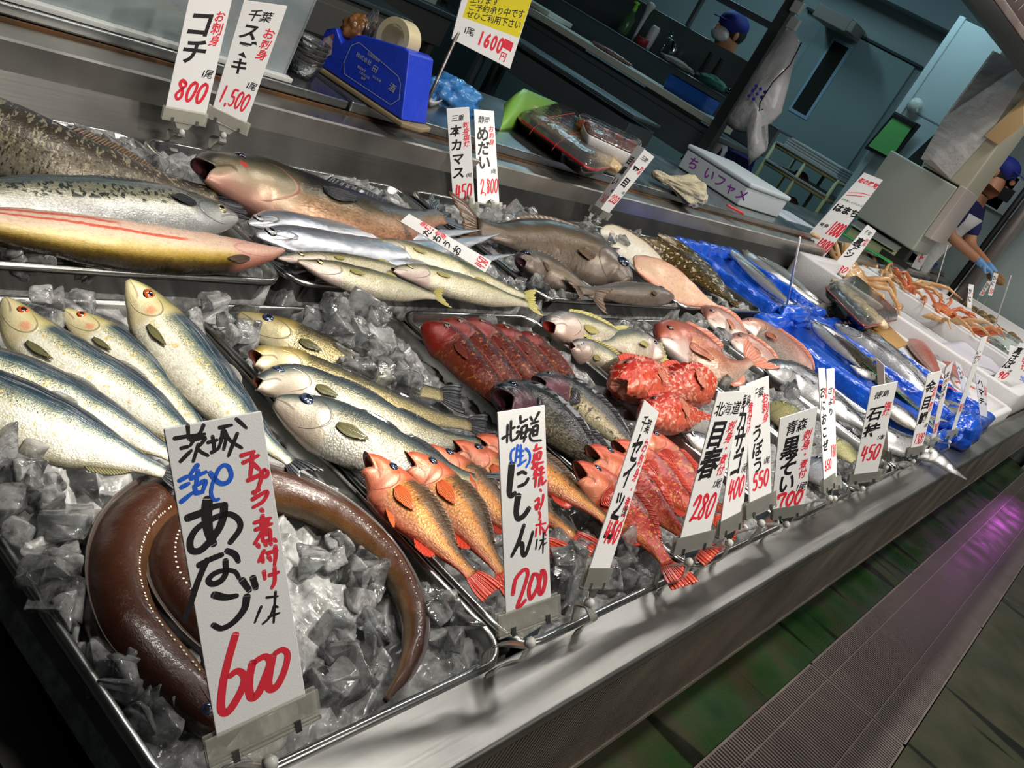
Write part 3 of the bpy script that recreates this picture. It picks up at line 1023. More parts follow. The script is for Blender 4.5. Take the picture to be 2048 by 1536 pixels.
M_BASS = fishmat('sea_bass_skin', [(0, (.52, .52, .48)), (.2, (.58, .57, .50)), (.42, (.46, .44, .33)), (.58, (.32, .30, .20)), (.72, (.13, .15, .14)), (.86, (.05, .07, .085)), (1, (.02, .03, .04))],
                 head=[(0, (.44, .38, .32)), (.35, (.52, .47, .40)), (.55, (.40, .38, .32)), (.70, (.17, .19, .18)), (.85, (.07, .09, .10)), (1, (.03, .04, .05))], hu=.25, scales=(130, 34, .8), line=(.66, .02, (.05, .05, .03)), sparkle=.5, aspect=4.5, metal=.4)
M_BASSG = fishmat('golden_sea_bass_skin', [(0, (.62, .56, .40)), (.25, (.54, .47, .29)), (.5, (.42, .36, .19)), (.68, (.26, .22, .11)), (.82, (.12, .105, .06)), (1, (.05, .045, .03))],
                  head=[(0, (.66, .60, .44)), (.5, (.60, .54, .36)), (.8, (.40, .32, .12)), (1, (.2, .15, .05))], hu=.24, scales=(130, 34, .9), line=(.74, -.05, (.03, .03, .02)), sparkle=.55, aspect=4.5, metal=.45)
BG = 'sea bass in the second tray'
bf = [('tail', F_DARK, dict(len=1.35, spread=.75, fork=.3)), ('dorsal', F_DARK, dict(t=(.34, .56), h=.22, spiny=1, fold=.1, lean=1.6)), ('dorsal', F_DARK, dict(t=(.6, .82), h=.22, lean=1.6)), ('pectoral', F_OLIVE, dict(at=(.28, .42), len=.95, w=.2, down=-.05, lift=.06)), ('anal', F_DARK, dict(t=(.64, .78), h=.3, lean=1.6))]
fish('sea_bass', 'golden sea bass at the back, its snout buried in ice', 'fish', BG, [(478, 628), (540, 662), (630, 704), (720, 742), (810, 772), (884, 790)], .760, 84, 'bass', M_BASSG, eye=(.12, .72, .24, IR_DARK), wr=.5, fins=bf)
fish('sea_bass', 'sea bass with gaping reddish mouth, second from the back', 'fish', BG, [(506, 716, .014), (570, 730), (660, 768), (760, 806), (850, 832), (940, 850)], .764, 82, 'bass', M_BASSG, eye=(.10, .76, .22, IR_DARK), wr=.55, mouth=dict(h=1.8, w=1.9, depth=.10, tilt=.35, mat=MOUTH_PALE), fins=bf)
fish('sea_bass', 'sea bass with half-open mouth between the gaping one and the front one', 'fish', BG, [(512, 768, .010), (590, 770), (690, 808), (790, 852), (880, 878), (960, 888)], .772, 92, 'bass', M_BASS, eye=(.13, .76, .24, IR_DARK), wr=.55, mouth=dict(h=1.2, w=1.5, depth=.06, tilt=.45, mat=MOUTH_PALE), fins=bf)
fish('sea_bass', 'front sea bass with big dark eye and closed mouth', 'fish', BG, [(550, 803, .005), (620, 838), (700, 875), (790, 912), (880, 944), (960, 970)], .778, 122, 'bass', M_BASS, eye=(.12, .74, .24, IR_DARK), wr=.55, fins=bf)

M_ROCK = fishmat('orange_rockfish_skin', [(0, (.60, .13, .07)), (.16, (.70, .36, .24)), (.38, (.72, .40, .16)), (.58, (.58, .27, .06)), (.74, (.20, .11, .03)), (1, (.07, .04, .015))],
                 head=[(0, (.66, .24, .15)), (.4, (.66, .34, .25)), (.7, (.62, .20, .10)), (1, (.48, .12, .06))], hu=.27, scales=(70, 20, .8), spots=[(9, .56, .08, .58, 1.0, (.07, .05, .02), 2)], aspect=3.6, metal=.25, jit=.14, gill=(.2, .01, .01))
RG = 'orange rockfish in the second tray'
rf = [('pectoral', F_ORANGE, dict(at=(.29, .46), len=1.15, w=.30, down=-.10, lift=.04)), ('pelvic', F_ORANGE, dict(t=(.36, .44), h=.8, lean=2.0, vb=.1)), ('anal', F_RED, dict(t=(.62, .76), h=.5, lean=1.6)), ('tail', F_RED, dict(len=1.05, spread=.5, fork=.15)), ('dorsal', F_BROWN, dict(t=(.3, .8), h=.28, spiny=1, fold=.1))]
mo_r = dict(h=1.02, w=1.25, depth=.16, tilt=-.55, mat=MOUTH_RED)
def rock(lab, pts, z, hpx, mo=mo_r):
    return fish('rockfish', lab, 'fish', RG, pts, z, hpx, 'rock', M_ROCK, eye=(.15, .84, .2, IR_DARK), wr=.55, mouth=mo, fins=rf, gillstep=.05)
rock('orange rockfish nearest the left tray wall, red gill open', [(728, 925, .012), (776, 975), (832, 1035), (890, 1098), (945, 1150)], .775, 104)
rock('orange rockfish second from the left tray wall, dark eye showing', [(810, 925, .012), (860, 965), (915, 1025), (960, 1085), (1005, 1145)], .772, 102)
rock('orange rockfish third from the left tray wall, half behind the 200 price card', [(846, 908, .008), (900, 945), (965, 1000), (1030, 1055), (1085, 1085)], .767, 90)
rock('orange rockfish fourth from the left tray wall, head beside the 200 price card', [(905, 898, .006), (955, 930), (1020, 975), (1090, 1030), (1150, 1072)], .762, 86)
rock('orange rockfish farthest from the left tray wall, tail end right of the 200 price card', [(955, 890, .004), (1010, 912), (1085, 950), (1150, 995), (1212, 1038)], .765, 84)

M_GUR = fishmat('dark_red_skin', [(0, (.30, .085, .035)), (.3, (.24, .050, .020)), (.6, (.17, .026, .014)), (.85, (.09, .016, .010)), (1, (.05, .012, .009))],
                head=[(0, (.30, .05, .025)), (.5, (.28, .026, .014)), (.8, (.16, .02, .012)), (1, (.10, .015, .01))], hu=.24, wet=.9, scales=(70, 20, .5), aspect=4, metal=.15, rough=.22, spots=[(7, .55, .15, 0, .9, (.36, .12, .03), 1.5)], mouthline=False)
GG = 'dark red gurnards in the third tray'
F_MAR = finmat('maroon_fin', (.12, .016, .010), (.24, .045, .03))
gf = [('pectoral', F_MAR, dict(at=(.28, .45), len=1.2, w=.2, down=-.1, lift=.02)), ('tail', F_MAR, dict(len=.9, spread=.6, fork=.2)), ('dorsal', F_MAR, dict(t=(.3, .8), h=.2, spiny=1, fold=.1))]
def gur(lab, pts, z, hpx):
    return fish('gurnard', lab, 'fish', GG, pts, z, hpx, 'gurnard', M_GUR, eye=(.12, .74, .17, IR_BROWN), wr=.6, fins=gf)
gur('dark red gurnard lowest on the left, pale ring round its eye', [(846, 648, .01), (895, 690), (945, 740), (995, 790), (1050, 845)], .772, 78)
gur('dark red gurnard second from the left, blue eye', [(878, 645, .01), (930, 682), (985, 732), (1040, 780), (1085, 815)], .766, 74)
gur('dark red gurnard third from the left, eye hidden', [(925, 645, .01), (975, 680), (1025, 724), (1080, 772), (1120, 800)], .764, 66)
gur('dark red gurnard fourth from the left with bright red snout', [(978, 655, .006), (1020, 686), (1065, 722), (1110, 762), (1150, 795)], .760, 60)
gur('dark red gurnard farthest right against the ice', [(1035, 668, .006), (1072, 698), (1110, 732), (1145, 765), (1175, 790)], .757, 52)

M_BLK = fishmat('black_fish_skin', [(0, (.24, .21, .16)), (.25, (.20, .17, .11)), (.5, (.09, .08, .06)), (.75, (.025, .025, .028)), (1, (.010, .011, .014))], hu=.28, scales=(60, 20, .8), aspect=4, metal=.2, rough=.22, sparkle=.5,
                head=[(0, (.20, .12, .13)), (.4, (.15, .08, .10)), (.7, (.05, .045, .055)), (1, (.015, .02, .03))], spots=[(8, .55, .1, 0, .7, (.03, .03, .028), 2)])
M_BLK2 = fishmat('black_pale_belly_skin', [(0, (.62, .56, .42)), (.30, (.66, .58, .40)), (.46, (.34, .28, .18)), (.58, (.05, .045, .04)), (1, (.012, .012, .016))], hu=.26, scales=(60, 20, .6), aspect=4.5, metal=.2, rough=.22,
                 head=[(0, (.24, .13, .15)), (.4, (.22, .10, .13)), (.7, (.07, .05, .06)), (1, (.015, .02, .03))], spots=[(7, .56, .1, .1, .6, (.05, .04, .03), 2)])
KG = 'black open-mouthed fish in the third tray'
kf = [('pectoral', F_DARK, dict(at=(.3, .42), len=1.1, w=.45, down=-.2, lift=.1)), ('tail', F_DARK, dict(len=1.0, spread=.9, fork=.1)), ('dorsal', F_DARK, dict(t=(.3, .8), h=.3, spiny=1, fold=.15))]
fish('black_rockfish', 'black fish with a wide-open dark mouth, beside the 200 price card', 'fish', KG, [(1004, 800, .02), (1050, 815), (1105, 850), (1165, 900), (1230, 955)], .772, 100, 'rock', M_BLK, eye=(.16, .80, .2, IR_DARK), wr=.6, mouth=dict(h=1.25, w=1.3, depth=.14, tilt=-.25, mat=MOUTH_DARK), fins=kf)
fish('black_rockfish', 'black fish with a pale belly streak and purple sheen on its jaw', 'fish', KG, [(1076, 768, .018), (1125, 788), (1185, 828), (1245, 880), (1300, 930)], .770, 76, 'rock', M_BLK2, eye=(.15, .82, .18, IR_DARK), wr=.6, mouth=dict(h=1.1, w=1.2, depth=.08, tilt=-.3, mat=MOUTH_DARK), fins=kf)
fish('black_rockfish', 'mottled black fish under the pale-bellied one, right of the 200 price card', 'fish', KG, [(1080, 850, .0), (1130, 880), (1190, 915), (1245, 955)], .752, 90, 'rock', M_BLK, eye=(.14, .8, .16, IR_DARK), wr=.5, fins=kf)

M_ORR = fishmat('scarlet_skin', [(0, (.70, .22, .13)), (.3, (.66, .13, .06)), (.6, (.62, .055, .02)), (.85, (.42, .03, .012)), (1, (.30, .025, .01))], hu=.28, scales=(55, 18, .6), aspect=3.6, metal=.1, rough=.22,
                head=[(0, (.72, .34, .22)), (.5, (.70, .26, .15)), (1, (.62, .10, .05))], spots=[(6, .56, .06, 0, 1, (.66, .22, .04), 1.6), (11, .60, .05, .3, 1, (.20, .03, .015), 1.6)], gill=(.3, .02, .02))
OG = 'scarlet rockfish at the front of the third tray'
of = [('pectoral', F_RED, dict(at=(.3, .42), len=1.0, w=.5, down=-.15, lift=.05)), ('tail', F_RED, dict(len=1.15, spread=.55, fork=.1)), ('dorsal', F_RED, dict(t=(.28, .8), h=.32, spiny=1, fold=.1)), ('anal', F_RED, dict(t=(.64, .78), h=.4))]
mo_o = dict(h=1.15, w=1.3, depth=.12, tilt=-.4, mat=MOUTH_PALE)
fish('scarlet_rockfish', 'orange-red fish with gaping pale mouth left of the 450 card', 'fish', OG, [(1152, 945, .015), (1200, 985), (1255, 1035), (1300, 1085), (1335, 1128)], .772, 96, 'rock', M_ORR, eye=(.15, .82, .17, IR_DARK), wr=.55, mouth=mo_o, fins=of)
fish('scarlet_rockfish', 'mottled orange-red fish running behind the 450 card', 'fish', OG, [(1178, 912, .012), (1232, 950), (1290, 1000), (1340, 1045), (1380, 1078)], .768, 92, 'rock', M_ORR, eye=(.15, .82, .17, IR_DARK), wr=.55, mouth=mo_o, fins=of)
fish('scarlet_rockfish', 'mottled orange fish right of the 450 card', 'fish', OG, [(1232, 900, .01), (1280, 930), (1335, 980), (1390, 1020), (1430, 1040)], .764, 80, 'rock', M_ORR, eye=(.15, .82, .17, IR_DARK), wr=.55, mouth=mo_o, fins=of)
fish('scarlet_rockfish', 'bright red fish against the right wall of the third tray', 'fish', OG, [(1270, 872, .01), (1312, 905), (1358, 955), (1400, 1000), (1445, 1018)], .765, 80, 'rock', M_ORR, eye=(.15, .82, .17, IR_DARK), wr=.55, fins=of)
M_EEL = fishmat('eel_skin', [(0, (.26, .19, .12)), (.10, (.19, .105, .05)), (.28, (.115, .048, .020)), (.6, (.085, .033, .014)), (.85, (.062, .025, .014)), (1, (.045, .026, .02))], hu=.05, scales=(300, 40, .1), aspect=12, metal=.0, rough=.2, sparkle=.1,
                jit=.06, mouthline=False, gill=(.05, .03, .02), wet=.12, coat=.4, mottle=.4)
F_EEL = mat('eel_fin', (.055, .042, .036), .35, coat=.4)
DOT = mat('pale_dots', (.72, .68, .55), .4)
def eel(lab, pts, z, hpx, dots, dflank, **k):
    o = fish('conger_eel', lab, 'eel', 'brown eels coiled in the near left tray', pts, z, hpx, 'eel', M_EEL, wr=.95, nu=120, nv=22, keel=0, N=(0, -.45, 1), eye=(.035, .72, .16, IR_DARK),
             fins=[('dorsal', F_EEL, dict(t=(.12, .985), h=.20, rays=110, lean=.2, fold=.5, vb=.04, env=lambda x: min(1, 6 * x + .1) * min(1, 5 * (1 - x) + .2)))], gillstep=0, **k)
    return o
def add_dots(o, pts, z, hh, t0, t1, n, v, side=1):
    P3 = [at(p[0], p[1], z + (p[2] if len(p) > 2 else 0.0)) for p in pts]
    sp, ln = spline(P3, 200)
    T = np.gradient(sp, axis=0); T /= np.linalg.norm(T, axis=1)[:, None]
    mb = MB()
    for i in range(n):
        t = t0 + (t1 - t0) * i / (n - 1)
        j = int(t * 199)
        nn = unit(np.array([0, -.45, 1]) - np.dot(np.array([0, -.45, 1]), T[j]) * T[j])
        d = np.cross(nn, T[j]) * side
        r = interp(PR['eel'], t, 1) * hh
        sn = 2 * v - 1
        c = sp[j] + d * r * sn + nn * (r * .95 * math.sqrt(1 - sn * sn) + .0002)
        nr = unit(d * sn + nn * math.sqrt(1 - sn * sn))
        s_ = .00105 * (0.5 + 0.5 * min(1, (1 - t) * 2))
        a, b_ = T[j], np.cross(nr, T[j])
        vs = [c + nr * .0009] + [c + s_ * (a * math.cos(q) + b_ * math.sin(q)) for q in np.linspace(0, 2 * math.pi, 8)[:-1]]
        mb.add(vs, [(0, 1 + k, 1 + (k + 1) % 7) for k in range(7)])
    c = mb.build('pore_row', DOT, None, smooth=True)
    c.parent = o
    c.matrix_parent_inverse = Matrix.Translation(-o.location)
EP1 = [(470, 1475, -.004), (405, 1418), (318, 1338), (245, 1250), (222, 1150), (252, 1062), (330, 1000), (430, 972), (540, 980), (650, 1020), (745, 1090), (806, 1175), (828, 1260), (812, 1335), (772, 1400, .004)]
e1 = eel('large brown eel coiled behind the 600 card, tail tip at the tray\'s front rim', EP1, .752, 108, 0, 0, hh=.027)
add_dots(e1, EP1, .752, .027, .06, .36, 46, .30)
add_dots(e1, EP1, .752, .027, .44, .9, 60, .42)
EP2 = [(560, 1330, -.012), (480, 1300, -.006), (395, 1235), (338, 1160), (345, 1085), (410, 1040), (485, 1035), (550, 1060, -.008)]
e2 = eel('smaller inner eel curled inside the large one, both ends hidden by the 600 price card', EP2, .744, 90, 0, 0, hh=.027)
add_dots(e2, EP2, .744, .027, .15, .72, 30, .62)

# ------------------------------------------------------------------ the rest of the front row
M_CRO = fishmat('croaker_skin', [(0, (.70, .58, .46)), (.3, (.72, .66, .56)), (.55, (.58, .54, .40)), (.72, (.34, .34, .27)), (.88, (.16, .18, .17)), (1, (.08, .09, .10))], hu=.26, scales=(80, 26, .8), aspect=3.6, metal=.35,
                head=[(0, (.72, .55, .48)), (.5, (.70, .60, .54)), (.8, (.38, .34, .32)), (1, (.16, .15, .16))])
CG = 'croakers in the fourth tray'
cf = [('pectoral', F_YEL, dict(at=(.29, .40), len=.9, w=.2, down=-.1)), ('dorsal', F_YEL, dict(t=(.3, .75), h=.3)), ('anal', F_YEL, dict(t=(.6, .72), h=.35)), ('tail', F_YEL, dict(len=.9, spread=.7, fork=.1))]
fish('croaker', 'pale croaker with a gaping red mouth at the back corner of its tray', 'fish', CG, [(1098, 655, .01), (1140, 662), (1195, 675), (1255, 690), (1310, 705)], .762, 78, 'bass', M_CRO, eye=(.10, .78, .18, IR_SILVER), wr=.6, mouth=dict(h=1.35, w=1.5, depth=.08, tilt=-.3), fins=cf)
fish('croaker', 'croaker with white upturned belly lying in front of the red-mouthed one', 'fish', CG, [(1142, 692, .008), (1180, 708), (1230, 732), (1290, 762)], .762, 56, 'bass', M_CRO, eye=(.10, .80, .16, IR_SILVER), wr=.7, mouth=dict(h=1.2, w=1.3, depth=.06, tilt=-.3), fins=cf, N=(0, -.9, .5))
fish('croaker', 'small scaly croaker pointing the other way, blue-grey back', 'fish', CG, [(1328, 712, .006), (1290, 698), (1245, 690), (1200, 690)], .768, 64, 'bream', M_CRO, side=-1, eye=(.13, .70, .14, IR_DARK), wr=.55, fins=cf)

M_SCO = fishmat('scorpionfish_skin', [(0, (.66, .20, .13)), (.35, (.66, .13, .07)), (.7, (.60, .055, .025)), (1, (.50, .04, .02))], hu=.34, scales=(45, 16, 1.4), aspect=2.6, metal=.05, rough=.3, mouthline=False,
                spots=[(8, .55, .05, 0, 1, (.74, .36, .26), 1.5), (14, .60, .05, .2, 1, (.36, .02, .01), 1.3)], gill=(.34, .03, .02))
SG = 'scarlet scorpionfish in the fourth tray'
def bumpy(t, sn, cs, h, n, d):
    k = .10 * h * math.sin(37 * t + 5 * sn) * math.sin(23 * sn + 11 * cs + 40 * t) + .06 * h * math.sin(90 * t + 30 * sn + 17 * cs)
    return (d * sn + n * cs) * k
sf = [('pectoral', F_PINK, dict(at=(.34, .40), len=.8, w=.5, down=-.2, lift=.1)), ('dorsal', F_RED, dict(t=(.25, .8), h=.35, spiny=1, fold=.1, lean=.6)), ('tail', F_RED, dict(len=.7, spread=.5, fork=.05))]
fish('scorpionfish', 'lumpy scarlet fish at the left of the cluster, facing down left', 'fish', SG, [(1238, 775, .012), (1275, 760, .008), (1325, 752), (1370, 748)], .768, 96, 'rock', M_SCO, eye=(.17, .84, .12, IR_DARK), wr=.8, fins=sf, shape=bumpy, nu=64, nv=36, mouth=dict(h=1.0, w=1.1, depth=.05, tilt=-.2, mat=MOUTH_PALE))
fish('scorpionfish', 'lumpy scarlet fish on the right of the cluster with its head to the right', 'fish', SG, [(1420, 765, .004), (1385, 768), (1340, 778), (1300, 790)], .768, 92, 'rock', M_SCO, side=-1, eye=(.2, .86, .10, IR_DARK), wr=.8, fins=sf, shape=bumpy, nu=64, nv=36)
fish('scorpionfish', 'scarlet fish in front of the cluster showing its pale mouth', 'fish', SG, [(1296, 838, .02), (1335, 826, .012), (1385, 832), (1440, 845)], .772, 84, 'rock', M_SCO, eye=(.17, .86, .14, IR_DARK), wr=.8, fins=sf, shape=bumpy, nu=64, nv=36, mouth=dict(h=1.05, w=1.2, depth=.07, tilt=-.3, mat=MOUTH_PALE))

M_SIL = fishmat('small_silver_skin', [(0, (.74, .70, .66)), (.35, (.78, .76, .74)), (.55, (.55, .55, .56)), (.68, (.10, .11, .15)), (1, (.02, .02, .03))], hu=.2, scales=(120, 40, .3), aspect=4, metal=.6, rough=.22)
fish('small_silver_fish', 'small silver fish lying in front of the scarlet cluster', 'fish', 'small dark silver fish by the front rim', [(1333, 848, .004), (1370, 846), (1420, 850), (1470, 858)], .764, 42, 'herring', M_SIL, eye=(.09, .66, .2, IR_SILVER), wr=.5, fins=[('tail', F_DARK, dict(len=1, spread=.8))])
fish('small_silver_fish', 'small dark fish head poking out beside the 280 card', 'fish', 'small dark silver fish by the front rim', [(1372, 868, .004), (1400, 885), (1440, 905), (1480, 925)], .762, 40, 'herring', M_SIL, eye=(.1, .66, .26, IR_SILVER), wr=.5)
fish('small_silver_fish', 'second small dark fish head just below the first, left of the 280 card', 'fish', 'small dark silver fish by the front rim', [(1395, 885, .004), (1420, 905), (1455, 930), (1490, 955)], .758, 36, 'herring', M_SIL, eye=(.1, .66, .26, IR_SILVER), wr=.5)

M_BRE = fishmat('bream_skin', [(0, (.72, .60, .52)), (.3, (.70, .48, .38)), (.55, (.58, .27, .17)), (.8, (.40, .14, .085)), (1, (.26, .08, .05))], hu=.3, scales=(70, 26, .7), aspect=3, metal=.25,
                head=[(0, (.76, .66, .62)), (.3, (.72, .54, .50)), (.5, (.52, .22, .16)), (1, (.42, .13, .09))])
M_BREP = fishmat('pale_bream_skin', [(0, (.74, .68, .64)), (.35, (.70, .56, .50)), (.6, (.60, .38, .32)), (.85, (.42, .22, .18)), (1, (.30, .15, .13))], hu=.28, scales=(90, 30, .5), aspect=3.4, metal=.3)
PG = 'sea bream in the fifth tray'
pf_ = [('pectoral', F_PINK, dict(at=(.31, .40), len=1.0, w=.18, down=-.1)), ('dorsal', F_PINK, dict(t=(.28, .8), h=.28, spiny=1)), ('anal', F_PINK, dict(t=(.62, .78), h=.25))]
fish('sea_bream', 'rosy sea bream with its forked tail fin raised beside the pink fish', 'fish', PG, [(1318, 678, .006), (1358, 690), (1405, 718), (1445, 738), (1480, 733, .012), (1500, 722, .025)], .770, 92, 'bream', M_BRE, eye=(.13, .70, .13, IR_BROWN), wr=.55,
     fins=pf_ + [('tail', F_PINK, dict(len=1.35, spread=.85, fork=.42))])
fish('sea_bream', 'purplish sea bream head behind the rosy one, against the rear wall of the tray', 'fish', PG, [(1412, 640, .006), (1440, 650), (1475, 668), (1515, 690)], .764, 62, 'bream', M_BREP, eye=(.14, .70, .14, IR_BROWN), wr=.55, fins=pf_)
fish('sea_bream', 'grey-snouted sea bream under the long pink fish', 'fish', PG, [(1460, 680, .004), (1498, 700), (1540, 728), (1585, 758)], .758, 52, 'bream', M_BREP, eye=(.13, .74, .12, IR_BROWN), wr=.55, fins=pf_)
fish('sea_bream', 'long pink bream running down the right side towards the front cards', 'fish', PG, [(1480, 645, .006), (1515, 664), (1556, 696), (1598, 736), (1628, 768)], .772, 64, 'slim', M_BREP, eye=(.10, .74, .12, IR_RED), wr=.5, fins=pf_)

M_SAW = fishmat('silver_mackerel_skin', [(0, (.70, .70, .70)), (.35, (.74, .74, .75)), (.55, (.55, .56, .58)), (.68, (.20, .22, .26)), (.8, (.05, .06, .08)), (1, (.02, .025, .04))], hu=.24, scales=(150, 46, .25), aspect=5, metal=.55, rough=.2, streak=.3, spots=[(10, .56, .06, .45, .75, (.08, .08, .10), .4)])
fish('mackerel', 'bright silver mackerel head down behind the narrow price cards', 'fish', 'long mackerel at the right of the front row', [(1534, 740, .006), (1580, 756), (1635, 790), (1690, 826), (1750, 868)], .768, 62, 'mackerel', M_SAW, eye=(.085, .60, .2, IR_SILVER), wr=.5, fins=[('dorsal', F_DARK, dict(t=(.3, .5), h=.25, fold=.1))])
fish('mackerel', 'dark-backed fish whose long pointed tail overhangs the front ledge', 'fish', 'long mackerel at the right of the front row', [(1680, 822, .002), (1720, 845), (1775, 878), (1830, 896, .006), (1868, 912, .012), (1902, 938, .012), (1932, 958, .006)], .765, 50, 'mackerel', M_SAW, eye=(.1, .62, .18, IR_SILVER), wr=.5, nu=50)
M_YG = fishmat('yellow_green_skin', [(0, (.66, .62, .40)), (.4, (.55, .52, .28)), (.7, (.28, .28, .12)), (1, (.12, .13, .07))], hu=.26, scales=(80, 26, .7), aspect=3.5, metal=.3)
fish('greenling', 'yellowish fish half buried in ice behind the 550 card', 'fish', 'yellowish fish among the front cards', [(1545, 805, .004), (1570, 830), (1595, 860), (1620, 890)], .760, 60, 'bass', M_YG, eye=(.12, .7, .16, IR_YELLOW), wr=.5)
fish('greenling', 'dull yellow-green fish lying behind the 450 card with the two big characters', 'fish', 'yellowish fish among the front cards', [(1660, 880, .0), (1690, 905), (1720, 935)], .755, 40, 'bass', M_YG, eye=(.12, .7, .16, IR_YELLOW), wr=.5)
M_BLG = fishmat('blue_grey_skin', [(0, (.50, .50, .50)), (.4, (.32, .34, .38)), (.7, (.10, .11, .15)), (1, (.04, .045, .07))], hu=.25, scales=(80, 26, .5), aspect=3.5, metal=.35)
fish('black_rockfish', 'blue-grey fish between the 700 card and the pair of narrow cards', 'fish', 'blue-grey fish at the front rim', [(1612, 920, .004), (1640, 950), (1665, 985)], .757, 66, 'rock', M_BLG, eye=(.14, .76, .16, IR_DARK), wr=.5)

# ------------------------------------------------------------------ rear row
M_COD = fishmat('brown_mottled_skin', [(0, (.40, .37, .31)), (.3, (.26, .22, .16)), (.55, (.15, .12, .085)), (.8, (.07, .06, .055)), (1, (.05, .05, .06))], hu=.2, scales=(120, 40, .4), aspect=5, metal=.2, spots=[(9, .54, .06, .1, .9, (.30, .26, .17), 2), (14, .56, .06, 0, 1, (.05, .04, .03), 2)])
fish('grey_brown_fish', 'long mottled brown fish at the rear left, only its tapering tail half in view', 'fish', None, [(-260, 170), (-130, 222), (0, 275), (130, 325), (260, 362), (380, 385), (430, 393)], .800, 150, 'bass', M_COD, side=1, wr=.6, fins=[('tail', F_DARK, dict(len=1.0, spread=.65, fork=.2)), ('dorsal', F_BROWN, dict(t=(.5, .8), h=.25))])
M_SPA = fishmat('spotted_mackerel_skin', [(0, (.60, .60, .60)), (.30, (.66, .66, .64)), (.50, (.60, .58, .48)), (.66, (.46, .45, .32)), (.76, (.22, .27, .26)), (.88, (.075, .12, .14)), (1, (.035, .055, .075))], hu=.17, scales=(170, 50, .25), aspect=6, metal=.5, rough=.22,
                 spots=[(11, .52, .03, .46, .58, (.05, .06, .045), .8), (12, .54, .03, .58, .76, (.05, .065, .06), 1.2)], head=[(0, (.52, .52, .50)), (.5, (.52, .52, .50)), (.75, (.16, .19, .18)), (1, (.03, .05, .07))], streak=.25, gill=(.02, .02, .02))
fish('spanish_mackerel', 'large silver mackerel with rows of dark spots, head to the right', 'fish', None, [(474, 436, .004), (420, 432), (330, 428), (220, 420), (90, 410), (-60, 396), (-240, 378)], .806, 128, 'mackerel', M_SPA, side=-1, eye=(.062, .60, .15, IR_YELLOW), wr=.55, nu=60,
     fins=[('pectoral', F_DARK, dict(at=(.185, .52), len=.85, w=.22, down=.12, lift=.05)), ('dorsal', F_DARK, dict(t=(.22, .5), h=.12, fold=.0))])
M_KOC = fishmat('flathead_belly_skin', [(0, (.06, .045, .02)), (.07, (.16, .11, .03)), (.16, (.48, .36, .09)), (.27, (.68, .54, .28)), (.42, (.76, .60, .46)), (.60, (.76, .60, .50)), (.8, (.72, .54, .44)), (1, (.60, .42, .34))], hu=.2, scales=(160, 50, .15), aspect=6, metal=.05, rough=.25, jit=.06, sparkle=.05, mouthline=False,
                head=[(0, (.50, .24, .18)), (.4, (.72, .50, .42)), (.7, (.68, .46, .40)), (1, (.55, .33, .28))], gill=(.55, .16, .12), stripes=[(.42, .26, .33, .98, .045, (.55, .07, .035)), (.62, .22, .5, 1.0, .055, (.52, .08, .05))])
fish('flathead', 'pale flathead lying belly up with red streaks, snout overhanging the tray corner', 'fish', None, [(567, 500, .010), (520, 508, .006), (440, 508), (330, 500), (200, 484), (60, 462), (-90, 438), (-260, 410)], .806, 94, 'slim', M_KOC, side=-1, wr=.75, nu=60, keel=-.2,
     fins=[('pectoral', F_BROWN, dict(at=(.16, .14), len=1.3, w=.14, down=.02, lift=.03))])
# tray with ribbonfish and barracudas
M_SUZ = fishmat('rear_bass_skin', [(0, (.60, .33, .24)), (.2, (.54, .34, .22)), (.38, (.38, .26, .15)), (.5, (.17, .145, .095)), (.64, (.065, .065, .055)), (1, (.025, .03, .034))], hu=.30, scales=(110, 36, .6), aspect=4.2, metal=.25,
                 head=[(0, (.60, .36, .30)), (.25, (.56, .44, .33)), (.45, (.36, .31, .22)), (.60, (.20, .18, .13)), (.75, (.085, .085, .068)), (1, (.04, .04, .038))], blush=(.12, .56, .10, (.60, .05, .04), .9), gill=(.26, .05, .04), mottle=.8)
fish('sea_bass', 'large sea bass at the back with its mouth wide open and blood on its cheek', 'fish', None, [(398, 340, .02), (445, 352, .01), (520, 378), (610, 412), (710, 440), (800, 448), (880, 432)], .808, 132, 'bass', M_SUZ, eye=(.15, .86, .15, IR_DARK), wr=.6, nu=56,
     mouth=dict(h=1.5, w=1.5, depth=.10, tilt=.25, notch=1.6, mat=MOUTH_DARK), fins=[('pectoral', F_DARK, dict(at=(.36, .60), len=1.1, w=.28, down=.0, lift=.04)), ('tail', F_DARK, dict(len=1.1, spread=.9, fork=.15)), ('dorsal', F_DARK, dict(t=(.4, .8), h=.3)), ('anal', F_RED, dict(t=(.45, .56), h=.3))])
M_RIB = fishmat('ribbonfish_skin', [(0, (.70, .72, .76)), (.4, (.74, .76, .80)), (.65, (.60, .64, .72)), (.85, (.40, .44, .52)), (1, (.22, .25, .32))], hu=.09, scales=(200, 40, .1), aspect=9, metal=.75, rough=.18, streak=.35, sparkle=.1, jit=.06)
RBG = 'silver ribbonfish'
fish('ribbonfish', 'silver ribbonfish at the rear, most of it behind the other one', 'fish', RBG, [(497, 447, .002), (560, 447), (640, 462), (740, 470), (860, 470), (960, 460, .004)], .802, 52, 'ribbon', M_RIB, eye=(.035, .68, .30, IR_SILVER), wr=.4, nu=60)
fish('ribbonfish', 'silver ribbonfish in front with its thin tail reaching towards the next tray', 'fish', RBG, [(512, 470, .002), (580, 480), (680, 497), (790, 505), (900, 492), (1000, 468, .008)], .806, 60, 'ribbon', M_RIB, eye=(.035, .68, .30, IR_SILVER), wr=.4, nu=60)
fish('ribbonfish', 'thin silver ribbonfish tail curling over the edge of the neighbouring tray', 'fish', RBG, [(700, 520, -.006), (800, 532, -.004), (900, 535), (970, 518, .008), (1035, 508, .006)], .802, 34, 'ribbon', M_RIB, eye=(.035, .68, .3, IR_SILVER), wr=.4, nu=40)
